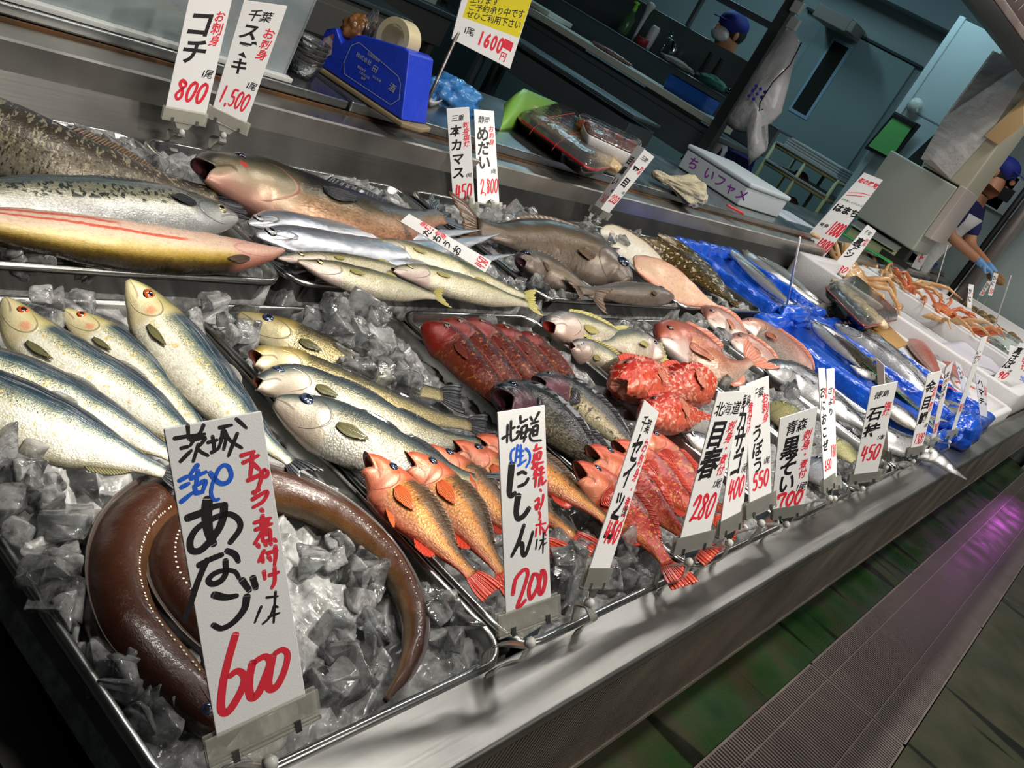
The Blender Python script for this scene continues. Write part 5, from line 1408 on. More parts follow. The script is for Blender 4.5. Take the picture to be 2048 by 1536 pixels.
BRUSH = {"c600":{"k":[[24,84,32,228,33,385,36],[24,231,1,219,42],[24,387,9,334,31,232,46],[24,129,64,205,63],[24,102,102,168,88,227,76],[24,272,36,260,48,223,62],[24,279,46,379,47,334,63,295,70],[24,307,63,269,84,225,110],[24,286,75,326,89,381,102],[24,400,63,497,61],[24,456,47,456,71,450,92],[24,418,95,501,87],[24,540,26,669,25],[24,571,36,537,65,494,88],[24,534,59,591,56,546,94],[24,584,36,626,70,733,101],[24,712,53,650,83,582,117],[24,723,9,768,25,814,43],[17,673,622,625,644,576,668],[17,744,599,865,608],[17,847,590,811,642,775,692],[17,815,633,746,667,657,682],[17,820,638,846,645],[17,731,666,855,666],[62,307,233,273,273,263,332,292,374],[44,77,273,228,268,353,259,473,263],[44,461,262,428,301,362,333,248,364,143,381,65,372,70,341,143,314,271,299,409,292,516,298,587,324,575,352,458,384],[40,113,425,244,417,356,414],[40,202,416,124,450,42,491,-36,536,-93,564,-119,581],[40,412,406,486,426,512,452],[36,382,435,364,475,300,495,214,496,180,480,242,466,353,465,457,480,491,506],[44,209,531,322,552,438,559],[44,539,572,491,610,361,640,231,646,152,625],[44,518,515,576,556],[44,632,518,648,556]],"b":[[28,60,157,151,149],[28,68,178,151,171],[28,44,220,170,201],[28,262,123,218,134,177,146],[28,176,158,335,149],[28,260,140,241,154,218,181],[28,197,183,204,207],[28,210,182,314,176,263,208],[28,197,205,273,207],[28,374,154,400,172,461,194,534,195,580,178,570,152,526,141,467,149,412,173,364,199,349,222,373,240,415,240]],"r":[[28,715,124,855,120],[28,723,147,891,135],[28,836,120,810,156,774,194],[28,818,154,881,180],[28,936,184,898,191,912,205,951,205,962,192,932,184],[28,740,205,883,200,847,232,791,253],[28,779,247,847,244],[28,760,268,925,255,872,282,754,294],[28,833,307,848,315],[28,741,344,918,343],[28,839,328,805,362],[28,742,367,921,363],[28,885,350,802,380,706,411],[28,807,383,886,379,881,415],[28,806,384,805,412,882,413],[28,840,393,873,393],[28,732,415,751,428],[28,916,416,941,426],[28,819,421,828,430],[28,871,422,882,431],[28,795,443,721,473],[28,767,452,766,480],[28,822,454,935,456],[28,921,439,907,474,879,503],[28,833,466,853,483],[28,760,511,757,537],[28,810,529,911,529],[28,879,509,856,554,813,574],[52,360,683,266,742,158,820,95,894,110,921,173,922,291,887,371,849,368,821,312,804,233,811],[52,489,797,429,843,405,892,429,915,503,906,599,862,669,821,637,795,556,794,491,802],[52,707,804,650,850,612,895,644,915,724,906,821,863,870,819,824,795,740,797]]},"c200":{"k":[[52,246,256,210,322,174,387,212,408,288,399],[52,360,416,319,462,301,500,341,530,469,520,575,491],[30,369,309,461,304,543,316],[30,584,343,510,364,367,371],[36,457,569,324,647,167,707],[36,301,658,405,660,406,709,466,719,562,669,641,614],[22,74,124,205,111],[22,197,66,179,106,167,147],[22,268,50,253,98,257,141,334,139],[22,266,87,341,81],[22,393,85,439,81],[22,377,108,427,104],[22,364,137,460,107],[22,463,34,466,69],[22,467,66,609,54],[22,488,89,467,137],[22,488,89,596,84,556,126,518,160],[22,474,118,608,113],[22,455,138,579,138],[22,677,47,716,65],[22,864,30,748,71],[22,689,78,841,73],[22,728,95,717,136],[22,728,97,824,93,806,138],[22,725,116,809,115],[22,717,136,806,136],[22,609,105,700,111,647,133,693,160,886,168],[14,731,659,690,708],[14,796,669,920,669],[14,868,637,925,636],[14,875,638,847,738],[14,856,673,767,714],[14,860,697,936,689]],"b":[[20,316,182,248,195,231,224,247,248],[20,384,169,352,211,321,251],[20,388,194,511,203],[20,449,172,442,219,425,268],[20,374,225,499,226],[20,376,268,554,249],[20,554,193,633,220,628,255,548,285]],"r":[[36,163,899,229,831,383,797,480,799,493,830,382,900,286,948,249,974,315,974,430,952],[36,615,834,516,900,531,950,599,944,730,894,715,845,623,831],[36,818,831,741,897,757,944,827,933,887,877,863,835,796,827],[22,790,185,752,214],[22,728,209,889,205],[22,733,229,706,301],[22,677,265,781,250],[22,793,228,878,226,856,258],[22,792,232,797,259,865,256],[22,743,280,922,277],[22,777,274,790,305,902,299],[22,673,295,775,291],[22,738,310,709,332],[22,764,308,749,354,726,392],[22,699,347,803,329],[22,823,311,926,308],[22,876,298,859,356],[22,802,337,941,329],[22,834,354,811,392],[22,894,354,881,388,969,373],[22,834,411,859,421],[22,716,462,802,455,752,508,721,486,815,484,886,476],[22,899,441,877,475,812,511],[22,793,522,816,543,787,562],[18,719,586,931,589],[18,822,567,801,638],[18,728,602,700,642],[18,839,604,914,630,1009,599],[18,869,629,934,652]]}}
# ------------------------------------------------------------------ price cards
GLYPH = {}
def glyph(ch, bold):
    v, f = glyph0(ch, bold)
    def area_(v, f): return sum(abs(sum(v[q[i - 1]][0] * v[q[i]][1] - v[q[i]][0] * v[q[i - 1]][1] for i in range(len(q)))) / 2 for q in f)
    if bold and len(v) and area_(v, f) < .98 * area_(*glyph0(ch, 0)):
        for b_ in (bold * .6, bold * .35, 0):
            v, f = glyph0(ch, b_)
            if area_(v, f) >= .98 * area_(*glyph0(ch, 0)): break
        GLYPH[(ch, bold)] = (v, f)
    return v, f

def glyph0(ch, bold):
    k = (ch, bold)
    if k not in GLYPH:
        cu = bpy.data.curves.new('glyph', 'FONT')
        cu.body = ch
        cu.size = 1.0
        cu.offset = bold
        cu.resolution_u = 3
        ob = bpy.data.objects.new('glyph', cu)
        me = bpy.data.meshes.new_from_object(ob)
        v = np.array([p.co[:2] for p in me.vertices]) if len(me.vertices) else np.zeros((0, 2))
        f = [tuple(p.vertices) for p in me.polygons]
        bpy.data.objects.remove(ob); bpy.data.curves.remove(cu); bpy.data.meshes.remove(me)
        GLYPH[k] = (v, f)
    return GLYPH[k]

DIG = {
 '0': [[(.62, .05), (.30, .25), (.12, .65), (.24, .96), (.52, .88), (.80, .50), (.86, .15), (.62, .04)]],
 '1': [[(.62, .02), (.46, .5), (.30, .98)]],
 '2': [[(.12, .35), (.45, .05), (.78, .12), (.66, .45), (.32, .80), (.08, .97), (.45, .88), (.90, .92)]],
 '3': [[(.25, .12), (.6, .02), (.78, .2), (.45, .44), (.72, .6), (.6, .88), (.12, .96)]],
 '4': [[(.34, .04), (.14, .55), (.22, .62), (.85, .50)], [(.74, .12), (.60, .5), (.46, 1.0)]],
 '5': [[(.92, .04), (.42, .08), (.28, .45), (.66, .45), (.70, .75), (.40, .97), (.08, .90)]],
 '6': [[(.55, .02), (.25, .5), (.18, .85), (.40, .98), (.72, .75), (.56, .52), (.25, .68)]],
 '7': [[(.12, .34), (.15, .14), (.88, .08), (.58, .5), (.42, .98)]],
 '8': [[(.78, .15), (.45, .03), (.28, .22), (.60, .5), (.62, .82), (.30, .97), (.12, .75), (.45, .5), (.82, .25), (.77, .12)]],
 '9': [[(.78, .2), (.45, .08), (.25, .35), (.5, .5), (.78, .25), (.66, .6), (.45, .98)]],
 ',': [[(.35, .95), (.25, 1.12)]],
}

def smooth2(pts, n=5):
    P = [np.asarray(p, float) for p in pts]
    if len(P) < 3:
        return [P[0] + (P[-1] - P[0]) * t for t in np.linspace(0, 1, 4)]
    P = [2 * P[0] - P[1]] + P + [2 * P[-1] - P[-2]]
    o = []
    for i in range(1, len(P) - 2):
        for k in range(n):
            t = k / n
            a, b_, c, d = P[i - 1:i + 3]
            o.append(0.5 * ((2 * b_) + (-a + c) * t + (2 * a - 5 * b_ + 4 * c - d) * t * t + (-a + 3 * b_ - 3 * c + d) * t ** 3))
    o.append(P[-2])
    return o

class Card:
    def __init__(s, q):
        s.TL, s.TR, s.BR, s.BL = [np.array(p, float) for p in q]
        s.b = (s.BL + s.BR) / 2
        s.r = unit(s.BR - s.BL)
        s.u = unit((s.TL + s.TR) / 2 - s.b)
        s.n = unit(np.cross(s.r, s.u))
        if np.dot(s.n, EYE - s.b) < 0:
            s.n = -s.n
        s.w = (np.linalg.norm(s.TR - s.TL) + np.linalg.norm(s.BR - s.BL)) / 2
        s.h = (np.linalg.norm(s.TL - s.BL) + np.linalg.norm(s.TR - s.BR)) / 2
        s.ink = {}
        s.lay = 0
    def P(s, a, t, off=0.0):
        return s.TL * (1 - a) * (1 - t) + s.TR * a * (1 - t) + s.BR * a * t + s.BL * (1 - a) * t + s.n * off
    def mb(s, c):
        return s.ink.setdefault(c, MB())
    def stroke(s, col, pts, wid, taper=.75):
        """pts in metres from the card's top-left corner, wid in metres"""
        s.lay += 1
        off = .0004 + .000004 * (s.lay % 60)
        C_ = smooth2(pts)
        n = len(C_)
        v = []
        for i, p in enumerate(C_):
            d = unit(C_[min(i + 1, n - 1)] - C_[max(i - 1, 0)])
            nn = np.array([-d[1], d[0]])
            x = i / (n - 1)
            wv = wid * .5 * (1.05 - (1 - taper) * x * x) * (1 + .08 * math.sin(5 * x + s.lay))
            v += [p + nn * wv, p - nn * wv]
        f = [(2 * i, 2 * i + 1, 2 * i + 3, 2 * i + 2) for i in range(n - 1)]
        for e, i, sg in ((C_[0], 0, -1), (C_[-1], n - 1, 1)):
            d = unit(C_[min(i + 1, n - 1)] - C_[max(i - 1, 0)]) * sg
            wv = np.linalg.norm(v[2 * i] - v[2 * i + 1]) / 2
            nn = np.array([-d[1], d[0]])
            b_ = len(v)
            for a in np.linspace(-1.4, 1.4, 6):
                v.append(e + d * wv * .8 * math.cos(a) + nn * wv * math.sin(a))
            f.append(tuple(range(b_, b_ + 6)))
        s.mb(col).add([s.P(p[0] / s.w, p[1] / s.h, off) for p in v], f)
    def glyphs(s, col, text, a, t, em, vertical=True, bold=.012, shear=.12, gap=1.0, jit=.05, sx=1.0):
        """a centre column (vertical) or start; em as a fraction of the card's width"""
        rng = random.Random(len(text) * 31 + int(a * 100) + int(t * 1000))
        e = em * s.w
        x, y = a * s.w, t * s.h
        for ch in text:
            if ch == ' ':
                if vertical: y += e * .4
                else: x += e * .4 * sx
                continue
            v, f = glyph(ch, bold)
            if len(v):
                cx = .5 if ord(ch) > 255 else (v[:, 0].max() + v[:, 0].min()) / 2
                k = rng.uniform(-jit, jit)
                sc_ = e * (1 + rng.uniform(-jit, jit))
                s.lay += 1
                off = .0004 + .000004 * (s.lay % 60)
                pts = []
                for q in v:
                    gx, gy = (q[0] - cx), (q[1] - .36)
                    gx, gy = gx + shear * gy + k * gy, gy + k * gx
                    px_, py_ = (x + gx * sc_ * sx, y + e * .5 - gy * sc_) if vertical else (x + (gx + .5) * sc_ * sx, y + e * .5 - gy * sc_)
                    pts.append(s.P(px_ / s.w, py_ / s.h, off))
                s.mb(col).add(pts, f)
            if vertical: y += e * gap
            else: x += e * gap * sx * (1 if ord(ch) > 255 else .62)
    def digits(s, col, text, a0, a1, t0, t1, wid=.11, shear=.0):
        k = sum(.5 if c == ',' else 1 for c in text)
        dx = (a1 - a0) * s.w / k
        x = a0 * s.w
        for c in text:
            wd = dx * (.5 if c == ',' else 1)
            for st in DIG[c]:
                s.stroke(col, [(x + wd * (p[0] * 1.05) + shear * dx * (.5 - p[1]), (t0 + (t1 - t0) * p[1]) * s.h) for p in st], wid * dx * 2.7 if len(text) > 1 else wid * s.w)
            x += wd

INKS = {'k': None, 'r': None, 'b': None, 'g': None}
def price_card(key, label, foot, layout, kind='price_card', cat='price card', group='fish price cards', thick=.0018, clip=True, stake=None, sheet=None):
    c = Card(CARDS_Q[key])
    root = empty(kind, V3(foot if foot is not None else c.b))
    tag(root, label, cat, group)
    loc = Matrix.Translation(-root.location)
    def put(o, parent=root):
        o.parent = parent
        if parent is root: o.matrix_parent_inverse = loc
        return o
    m = MB()
    f_ = [c.TL, c.TR, c.BR, c.BL]
    v = [p + c.n * .0002 for p in f_] + [p - c.n * thick for p in f_]
    m.add(v, [(0, 1, 2, 3), (7, 6, 5, 4), (0, 4, 5, 1), (1, 5, 6, 2), (2, 6, 7, 3), (3, 7, 4, 0)])
    card = put(m.build('card', sheet or CARD, None, bevel=.0006, seg=1))
    layout(c)
    names = {'k': ('black_lettering', INK_B), 'r': ('red_lettering', INK_R), 'b': ('blue_lettering', INK_BL), 'g': ('green_lettering', INK_G), 'y': ('yellow_panel', YELP), 'm': ('meat_picture', MEATP)}
    for k in c.ink:
        o = c.ink[k].build(names[k][0], names[k][1], None)
        o.parent = card
        o.matrix_parent_inverse = loc @ Matrix.Identity(4)
        o.matrix_parent_inverse = Matrix.Identity(4)
    if stake is not None:
        m = MB(); m.tube([c.b + c.u * .02 - c.n * .004, c.b - c.n * .004 - c.u * .004, np.array([c.b[0], c.b[1], stake])], .0025, 6).lathe([(.014, 0), (.014, .003), (.004, .008)], 10, 0, Matrix.Translation((c.b[0], c.b[1], stake)))
        put(m.build('stake', CLEAR, None, smooth=True))
    if clip and foot is not None:
        hw = min(.04, c.w * .5 + .010)
        R3 = Matrix(((c.r[0], c.u[0], c.n[0], c.b[0]), (c.r[1], c.u[1], c.n[1], c.b[1]), (c.r[2], c.u[2], c.n[2], c.b[2]), (0, 0, 0, 1)))
        h = MB()
        h.box((-hw, -.018, .0008), (hw, .004, .0024), 0, R3).box((-hw, -.018, -.0042), (hw, .004, -.0026), 0, R3).box((-hw, -.020, -.0042), (hw, -.017, .0024), 0, R3)
        h.prism([(-hw * .45, -.018), (hw * .45, -.018), (hw * .25, -.030), (-hw * .25, -.030)], -.003, .001, 0, R3)
        put(h.build('clip_holder', CLEAR, None, bevel=.0008, seg=1))
        for x in (-hw * .55, hw * .55):
            h = MB()
            h.box((x - .0022, -.021, .0024), (x + .0022, -.012, .0036), 0, R3)
            put(h.build('spring', STEEL, None))
        jb = c.b - c.u * .035
        M_ = Matrix.Translation(V3(jb))
        h = MB()
        h.lathe([(.0005, -.006), (.0045, -.004), (.006, 0), (.0045, .004), (.0005, .006)], 14, 0, M_)
        put(h.build('ball_joint', FROST, None, smooth=True))
        ft = np.asarray(foot, float)
        h = MB()
        out = np.array([0, -1.0, 0])
        for sg, sp in ((1, .016), (-1, .014)):
            A_ = jb - c.u * .004
            B_ = ft + out * sg * .010 + np.array([0, 0, .014])
            D_ = ft + out * sg * .004 + np.array([0, 0, -.004])
            E_ = ft + out * sg * sp + np.array([0, 0, -.012])
            path = spline([A_, A_ * .5 + B_ * .5 + out * sg * .006, B_, D_, E_], 14)[0]
            wv = np.array([1.0, 0, 0])
            vs, fs = [], []
            for i, p in enumerate(path):
                t_ = unit(path[min(i + 1, 13)] - path[max(i - 1, 0)])
                nn = unit(np.cross(t_, wv))
                k = .009 * (1 - .25 * abs(i - 7) / 7)
                for a, b_ in ((-1, -1), (1, -1), (1, 1), (-1, 1)):
                    vs.append(p + wv * a * k + nn * b_ * .0011)
            for i in range(13):
                for k in range(4):
                    fs.append((4 * i + k, 4 * i + (k + 1) % 4, 4 * i + 4 + (k + 1) % 4, 4 * i + 4 + k))
            fs += [(3, 2, 1, 0), (52, 53, 54, 55)]
            h.add(vs, fs)
        put(h.build('clamp', CLEAR, None, smooth=False, bevel=.0005, seg=1))
    return root, c

YELP = mat('yellow_print', (.85, .72, .02), .4)
MEATP = mat('meat_print', (.30, .05, .05), .4, noise=(90, .12, (.42, .22, .24)))

def brush(c, key):
    for col, sts in BRUSH[key].items():
        for st in sts:
            pts = [(st[i] / 1000 * c.w, st[i + 1] / 1000 * c.h) for i in range(1, len(st), 2)]
            sc_ = {'c600': 1 / 4.1, 'c200': 1 / 5.7}[key]
            px_w = {'c600': 183, 'c200': 93}[key]
            c.stroke(col, pts, 1.22 * st[0] * sc_ / px_w * c.w)

def std(top, main, red, price, unit_='1尾', blue=None, main_em=.52, red_em=.24, a_main=.36, t_main=.22, t_end=.66, price_t=(.78, .93), price_a=(.14, .90), top_em=.26, red_t=.20, unit_a=.72, unit_t=None):
    def f(c):
        n = max(1, len(main))
        asp = c.h / c.w
        if top: c.glyphs('k', top, max(.04, .44 - .5 * top_em * len(top)), .065, top_em * 1.15, vertical=False, bold=.016, shear=.15, jit=.08)
        g = (t_end - t_main) * asp / (n * main_em * 1.12)
        sy = min(1.25, max(.8, g))
        c.glyphs('k', main, a_main, t_main, main_em * 1.12, bold=.030, shear=.14, gap=sy, jit=.08)
        if red:
            c.glyphs('r', red, .80, red_t, red_em * 1.1, bold=.022, shear=.2, gap=.98, jit=.1)
        if blue:
            c.glyphs('b', blue, .80, .62, red_em, bold=.010, shear=.2)
        if unit_:
            c.glyphs('k', unit_, unit_a - .12, unit_t or (price_t[0] - .105), .22, vertical=False, bold=.014, shear=.25, jit=.1)
        if price: c.digits('r', price, price_a[0], price_a[1], *price_t)
    return f
FY, FZ = .256, .754
def ff(key, y=FY, z=FZ, dx=0.0):
    c = Card(CARDS_Q[key])
    return (c.b[0] + dx, y, z)
price_card('c600', 'large price card at the near left reading 600 in red, in front of the eel', ff('c600', dx=-.01), lambda c: brush(c, 'c600'))
price_card('c200', 'price card reading 200 in red, among the orange rockfish', ff('c200'), lambda c: brush(c, 'c200'))
price_card('c450', 'narrow slanting price card reading 450, standing in front of the gaping orange-red fish', ff('c450'), std('千葉', 'セイッコ', 'お刺身・煮つけ', '450', main_em=.50, t_main=.17, t_end=.66, price_t=(.70, .83), red_t=.18))
price_card('c280', 'price card reading 280 in red, right of the scarlet rockfish', ff('c280'), std('北海道', '目春', '刺身・煮付', '280', main_em=.58, a_main=.34, t_main=.18, t_end=.58, price_t=(.70, .88), red_em=.22, unit_t=.60))
price_card('c400', 'price card reading 400 in red, between the 280 and 550 cards', ff('c400'), std('鹿島', 'カサゴ', '煮付け', '400', main_em=.52, a_main=.38, t_main=.15, t_end=.62, price_t=(.69, .85), red_em=.22, unit_t=.60, red_t=.13))
price_card('c550', 'price card reading 550 in red, just left of the 700 card', ff('c550'), std('千葉', 'うぼう', 'お刺身', '550', main_em=.44, a_main=.40, t_main=.36, t_end=.76, price_t=(.76, .90), red_em=.26, unit_t=.66, red_t=.13))
price_card('c700', 'wide price card reading 700 in red', ff('c700'), std('青森', '黒そい', '刺身・煮付', '700', main_em=.46, a_main=.36, t_main=.22, t_end=.74, price_t=(.82, .98), red_em=.20, unit_t=.74))
price_card('n650', 'left one of the pair of narrow price cards, reading 650', ff('n650'), std('', 'おにおこぜ', '刺身', '650', unit_='', main_em=.62, t_main=.16, t_end=.76, price_t=(.83, .92), red_t=.18, red_em=.3))
price_card('n480', 'right one of the pair of narrow price cards, reading 480', ff('n480'), std('', 'さより', '塩焼刺身', '480', unit_='', main_em=.62, t_main=.16, t_end=.60, price_t=(.68, .80), red_t=.18, red_em=.3))
price_card('c450b', 'price card reading 450 with two large black characters, in front of the blue boxes', ff('c450b'), std('徳島', '石持', '塩焼', '450', unit_='1本', main_em=.58, t_main=.22, t_end=.60, price_t=(.66, .84), red_em=.26, unit_t=.56))
price_card('nblue', 'narrow card with blue writing half hidden behind the wide 450 card', ff('nblue'), std('', '', '刺身焼', '', unit_='', blue='焼き', red_t=.5), clip=True)
price_card('c1300', 'price card reading 1300 in red, beside the blue lined boxes', ff('c1300'), std('', '金目鯛', '刺身・煮付', '1300', main_em=.62, a_main=.40, t_main=.10, t_end=.72, price_t=(.80, .95), red_em=.24, unit_t=.68))
price_card('n1', 'narrow card seen edge on, next after the 1300 card', ff('n1'), std('', 'ほうぼう', '刺身', '80', unit_='', main_em=.7, t_main=.1, t_end=.7, price_t=(.78, .92)))
price_card('n2', 'tall narrow leaning card beyond the 1300 card, crossing in front of the white box', ff('n2'), std('', 'いわし', '塩焼刺身', '90', unit_='', main_em=.62, t_main=.14, t_end=.5, price_t=(.7, .8)))
price_card('c90', 'leaning price card reading 90 at the right edge of the picture', None, std('', '真さば', '', '90', main_em=.6, t_main=.1, t_end=.66, price_t=(.76, .94), unit_t=.68), clip=False, stake=0.77)
price_card('p1', 'small card with red and blue writing, upper one of two by the far blue bag', None, std('', 'ハマチ', 'お刺身', '', unit_='', blue='焼', main_em=.5, t_main=.1, t_end=.8), clip=False, stake=0.765)
price_card('p2', 'small card with red and blue writing, lower one of two by the far blue bag', None, std('', 'ハマチ', 'お刺身', '', unit_='', blue='焼', main_em=.5, t_main=.1, t_end=.8), clip=False, stake=0.765)
price_card('c50', 'white card with blue and red marks under the 90 card', None, std('', '', '塩焼', '', unit_='', blue='焼'), clip=False, stake=0.77)
BY, BZ = 1.352, .783
price_card('c800', 'price card reading 800, standing on the rear rim of the left tray', ff('c800', BY, BZ), std('', 'コチ', 'お刺身', '800', main_em=.56, a_main=.38, t_main=.22, t_end=.64, price_t=(.76, .92), red_em=.24, red_t=.22))
price_card('c1500', 'price card reading 1,500, right beside the 800 card', ff('c1500', BY, BZ), std('千葉', 'スズキ', 'お刺身', '1,500', main_em=.42, a_main=.34, t_main=.18, t_end=.64, price_t=(.76, .92), price_a=(.08, .88), red_em=.24, red_t=.20))
price_card('c450k', 'price card reading 450 at the rear, left of the 2,800 card', ff('c450k', BY, BZ), std('三重', '本カマス', '刺身塩焼', '450', main_em=.50, a_main=.34, t_main=.16, t_end=.72, price_t=(.76, .93), red_em=.26, red_t=.14))
price_card('c2800', 'price card reading 2,800 at the rear', ff('c2800', BY, BZ), std('静岡', 'めだい', 'お刺身', '2,800', main_em=.54, a_main=.38, t_main=.17, t_end=.62, price_t=(.72, .88), price_a=(.14, .98), red_em=.24, red_t=.16))
price_card('tachi', 'long price card tipped over across the silver ribbonfish, reading 450', None, std('', 'たちうお', '塩焼・刺身', '450', unit_='', main_em=.62, a_main=.36, t_main=.24, t_end=.84, price_t=(.86, .98), red_em=.42, red_t=.16), clip=False)
price_card('h1', 'left card of the slanting pair over the rear rim, reading 160', ff('h1', BY, BZ), std('', '目黒い', '刺身', '160', main_em=.6, a_main=.4, t_main=.16, t_end=.66, price_t=(.78, .9)))
price_card('h2', 'right card of the slanting pair over the rear rim, reading 220', ff('h2', BY, BZ), std('三陸', '平目', '刺身', '220', main_em=.56, a_main=.4, t_main=.24, t_end=.62, price_t=(.72, .84)))
price_card('aji180', 'price card reading 180 standing behind the glossy packed tray', ff('aji180', 1.3, .80), std('千葉', '真アジ', '刺身', '180', unit_='', main_em=.5, t_main=.24, t_end=.62, price_t=(.82, .95)))
def hama(c):
    c.glyphs('r', '旬の味覚', .05, .05, .235, vertical=False, bold=.05, shear=.2)
    c.stroke('r', [(c.w * .10, c.h * .235), (c.w * .5, c.h * .20), (c.w * .95, c.h * .185)], .004)
    c.stroke('r', [(c.w * .10, c.h * .265), (c.w * .5, c.h * .235), (c.w * .80, c.h * .215)], .004)
    c.glyphs('g', 'お刺身しゃぶしゃぶ', .04, .30, .105, vertical=False, bold=.02, shear=0)
    c.glyphs('k', 'はまち', .03, .365, .35, vertical=False, bold=.05, shear=0)
    c.glyphs('k', '背身', .06, .60, .17, vertical=False, bold=.03, shear=0)
    c.digits('r', '1000', .46, .98, .54, .70, wid=.16)
    c.glyphs('k', '腹身', .06, .80, .17, vertical=False, bold=.03, shear=0)
    c.digits('r', '1200', .46, .98, .75, .92, wid=.16)
price_card('hama', 'white paper banner with red, green and black print, hanging before the beige machine', None, hama, kind='paper_banner', cat='banner', group=None, thick=.0006, clip=False)
def meat(c):
    c.mb('m').add([c.P(.08, .04, .0004), c.P(.92, .02, .0004), c.P(.92, .56, .0004), c.P(.10, .58, .0004)], [(0, 1, 2, 3)])
    c.glyphs('r', '特選', .5, .62, .5, bold=.04, shear=0)
price_card('meat', 'white paper banner with a dark red picture at the right corner of the beige machine', None, meat, kind='paper_banner', cat='banner', group=None, thick=.0006, clip=False)
for key, lab in (('far1', 'grey card leaning across the far white boxes'), ('far2', 'thin upright card standing in the box of red crabs'), ('f3', 'right one of two tiny cards at the far end of the counter'), ('f4', 'left one of two tiny cards at the far end of the counter'), ('f5', 'card cut by the right edge of the picture above the clear bag')):
    price_card(key, lab, None, std('', 'かに', '煮', '50', unit_='', main_em=.6, t_main=.1, t_end=.6, price_t=(.7, .9)), clip=False, stake={'far1': .85, 'far2': .77, 'f3': .80, 'f4': .80, 'f5': .74}[key])
def b1600(c):
    c.mb('y').add([c.P(.10, 0.0, .0003), c.P(1.0, 0.0, .0003), c.P(.985, .60, .0003), c.P(.075, .52, .0003)][:4], [(0, 1, 2, 3)])
    for i, tx in enumerate(['おいしく仕', '上げます', 'ご予約承り中です', 'ぜひご利用下さい']):
        c.glyphs('k', tx, .12, -.02 + .135 * i, .105, vertical=False, bold=.012, shear=0, jit=0)
    c.glyphs('k', '1尾', .10, .655, .13, vertical=False, bold=.006, shear=0, jit=0)
    c.glyphs('r', '1600', .34, .62, .25, vertical=False, bold=.04, shear=.1, jit=0, sx=.68)
    c.mb('r').add([c.P(.78, .66, .0004), c.P(.93, .68, .0004), c.P(.93, .80, .0004), c.P(.78, .78, .0004)], [(0, 1, 2, 3)])
    c.glyphs('r', '円', .78, .83, .11, vertical=False, bold=.02, shear=0, jit=0)
r1600, c16 = price_card('b1600', 'printed yellow and white price board reading 1600 on a thin steel post', (1.745, 1.478, WZ), b1600, kind='price_board', cat='price board', group=None, thick=.004, clip=False)
pm = MB()
p0 = at(838, 240, WZ); p1 = c16.P(.10, .75, -.006)
pm.tube([p0, p0 * .5 + p1 * .5, p1, p1 + (p1 - p0) * .5], .0042, 10).lathe([(.018, 0), (.018, .002), (.008, .004), (.006, .012)], 16, 0, Matrix.Translation(V3(p0)))
o = pm.build('post', mat('rusty_post', (.16, .12, .10), .4, metal=.8, noise=(60, .1, (.30, .28, .27))), r1600, smooth=True)
o.matrix_parent_inverse = Matrix.Translation(-r1600.location)
# ------------------------------------------------------------------ boxes further along the counter
BLUE_PL = mat('blue_plastic', (.010, .095, .62), .18, coat=.6, bump=(28, .9))
def wavy(bm_v, amp, seed):
    return [V3(p) + Vector((noise_at(p, seed) * amp, noise_at((p[1], p[2], p[0]), seed + 3) * amp, noise_at((p[2], p[0], p[1]), seed + 7) * amp)) for p in bm_v]
from mathutils import noise as mnoise
def noise_at(p, s):
    return mnoise.noise(Vector((p[0] * 22 + s * 7.1, p[1] * 22 + s * 3.3, p[2] * 22)))

def openbox(name, x0, x1, y0, y1, z0, z1, wall, label, cat, m, floor_t=.012, r=.012, wob=0.0, seed=1, group=None, n=40, parent=None):
    """thick-walled open box, optionally with a crumpled film surface"""
    mb = MB()
    def ring(o, z):
        pts = rrect(x0 + o, x1 - o, y0 + o, y1 - o, r, 4)
        P = [np.array([p[0], p[1], z]) for p in pts]
        P.append(P[0])
        seg = np.concatenate([[0], np.cumsum([np.linalg.norm(P[i + 1] - P[i]) for i in range(len(P) - 1)])])
        q = np.linspace(0, seg[-1], n * 4, endpoint=False)
        A = np.array(P)
        return [np.array([np.interp(t, seg, A[:, k]) for k in range(3)]) for t in q]
    prof = [(.004, z0), (0, z0 + (z1 - z0) * .5), (0, z1 - .006), (.004, z1), (wall * .5, z1 + .003), (wall - .004, z1), (wall, z1 - .006), (wall + .003, (z0 + z1) * .5), (wall + .006, z0 + floor_t)]
    rings = [ring(o, z) for o, z in prof]
    v = [p for g in rings for p in g]
    if wob: v = wavy(v, wob, seed)
    k = n * 4
    f = []
    for i in range(len(rings) - 1):
        f += [(i * k + j, i * k + (j + 1) % k, (i + 1) * k + (j + 1) % k, (i + 1) * k + j) for j in range(k)]
    f.append(tuple(range(k - 1, -1, -1)))
    f.append(tuple((len(rings) - 1) * k + j for j in range(k)))
    mb.add(v, f)
    o = mb.build(name, m, parent, smooth=True)
    if parent is None:
        shift_to(o, ((x0 + x1) / 2, (y0 + y1) / 2, z0))
        tag(o, label, cat, group)
    return o
BXG = 'blue film lined boxes'
openbox('lined_box', 3.0, 3.55, .905, 1.35, .645, .800, .040, 'box lined with crumpled blue film, holding slender silver sauries against the riser', 'box', BLUE_PL, wob=.009, seed=2, group=BXG, floor_t=.128)
openbox('lined_box', 2.768, 3.325, .262, .885, .645, .795, .036, 'long blue film lined box with two small horse mackerel and a green divider', 'box', BLUE_PL, wob=.007, seed=5, group=BXG, floor_t=.126)
openbox('lined_box', 3.335, 3.80, .262, .885, .645, .795, .036, 'long blue film lined box next to the white foam box, holding big dark-backed fish', 'box', BLUE_PL, wob=.007, seed=9, group=BXG, floor_t=.126)
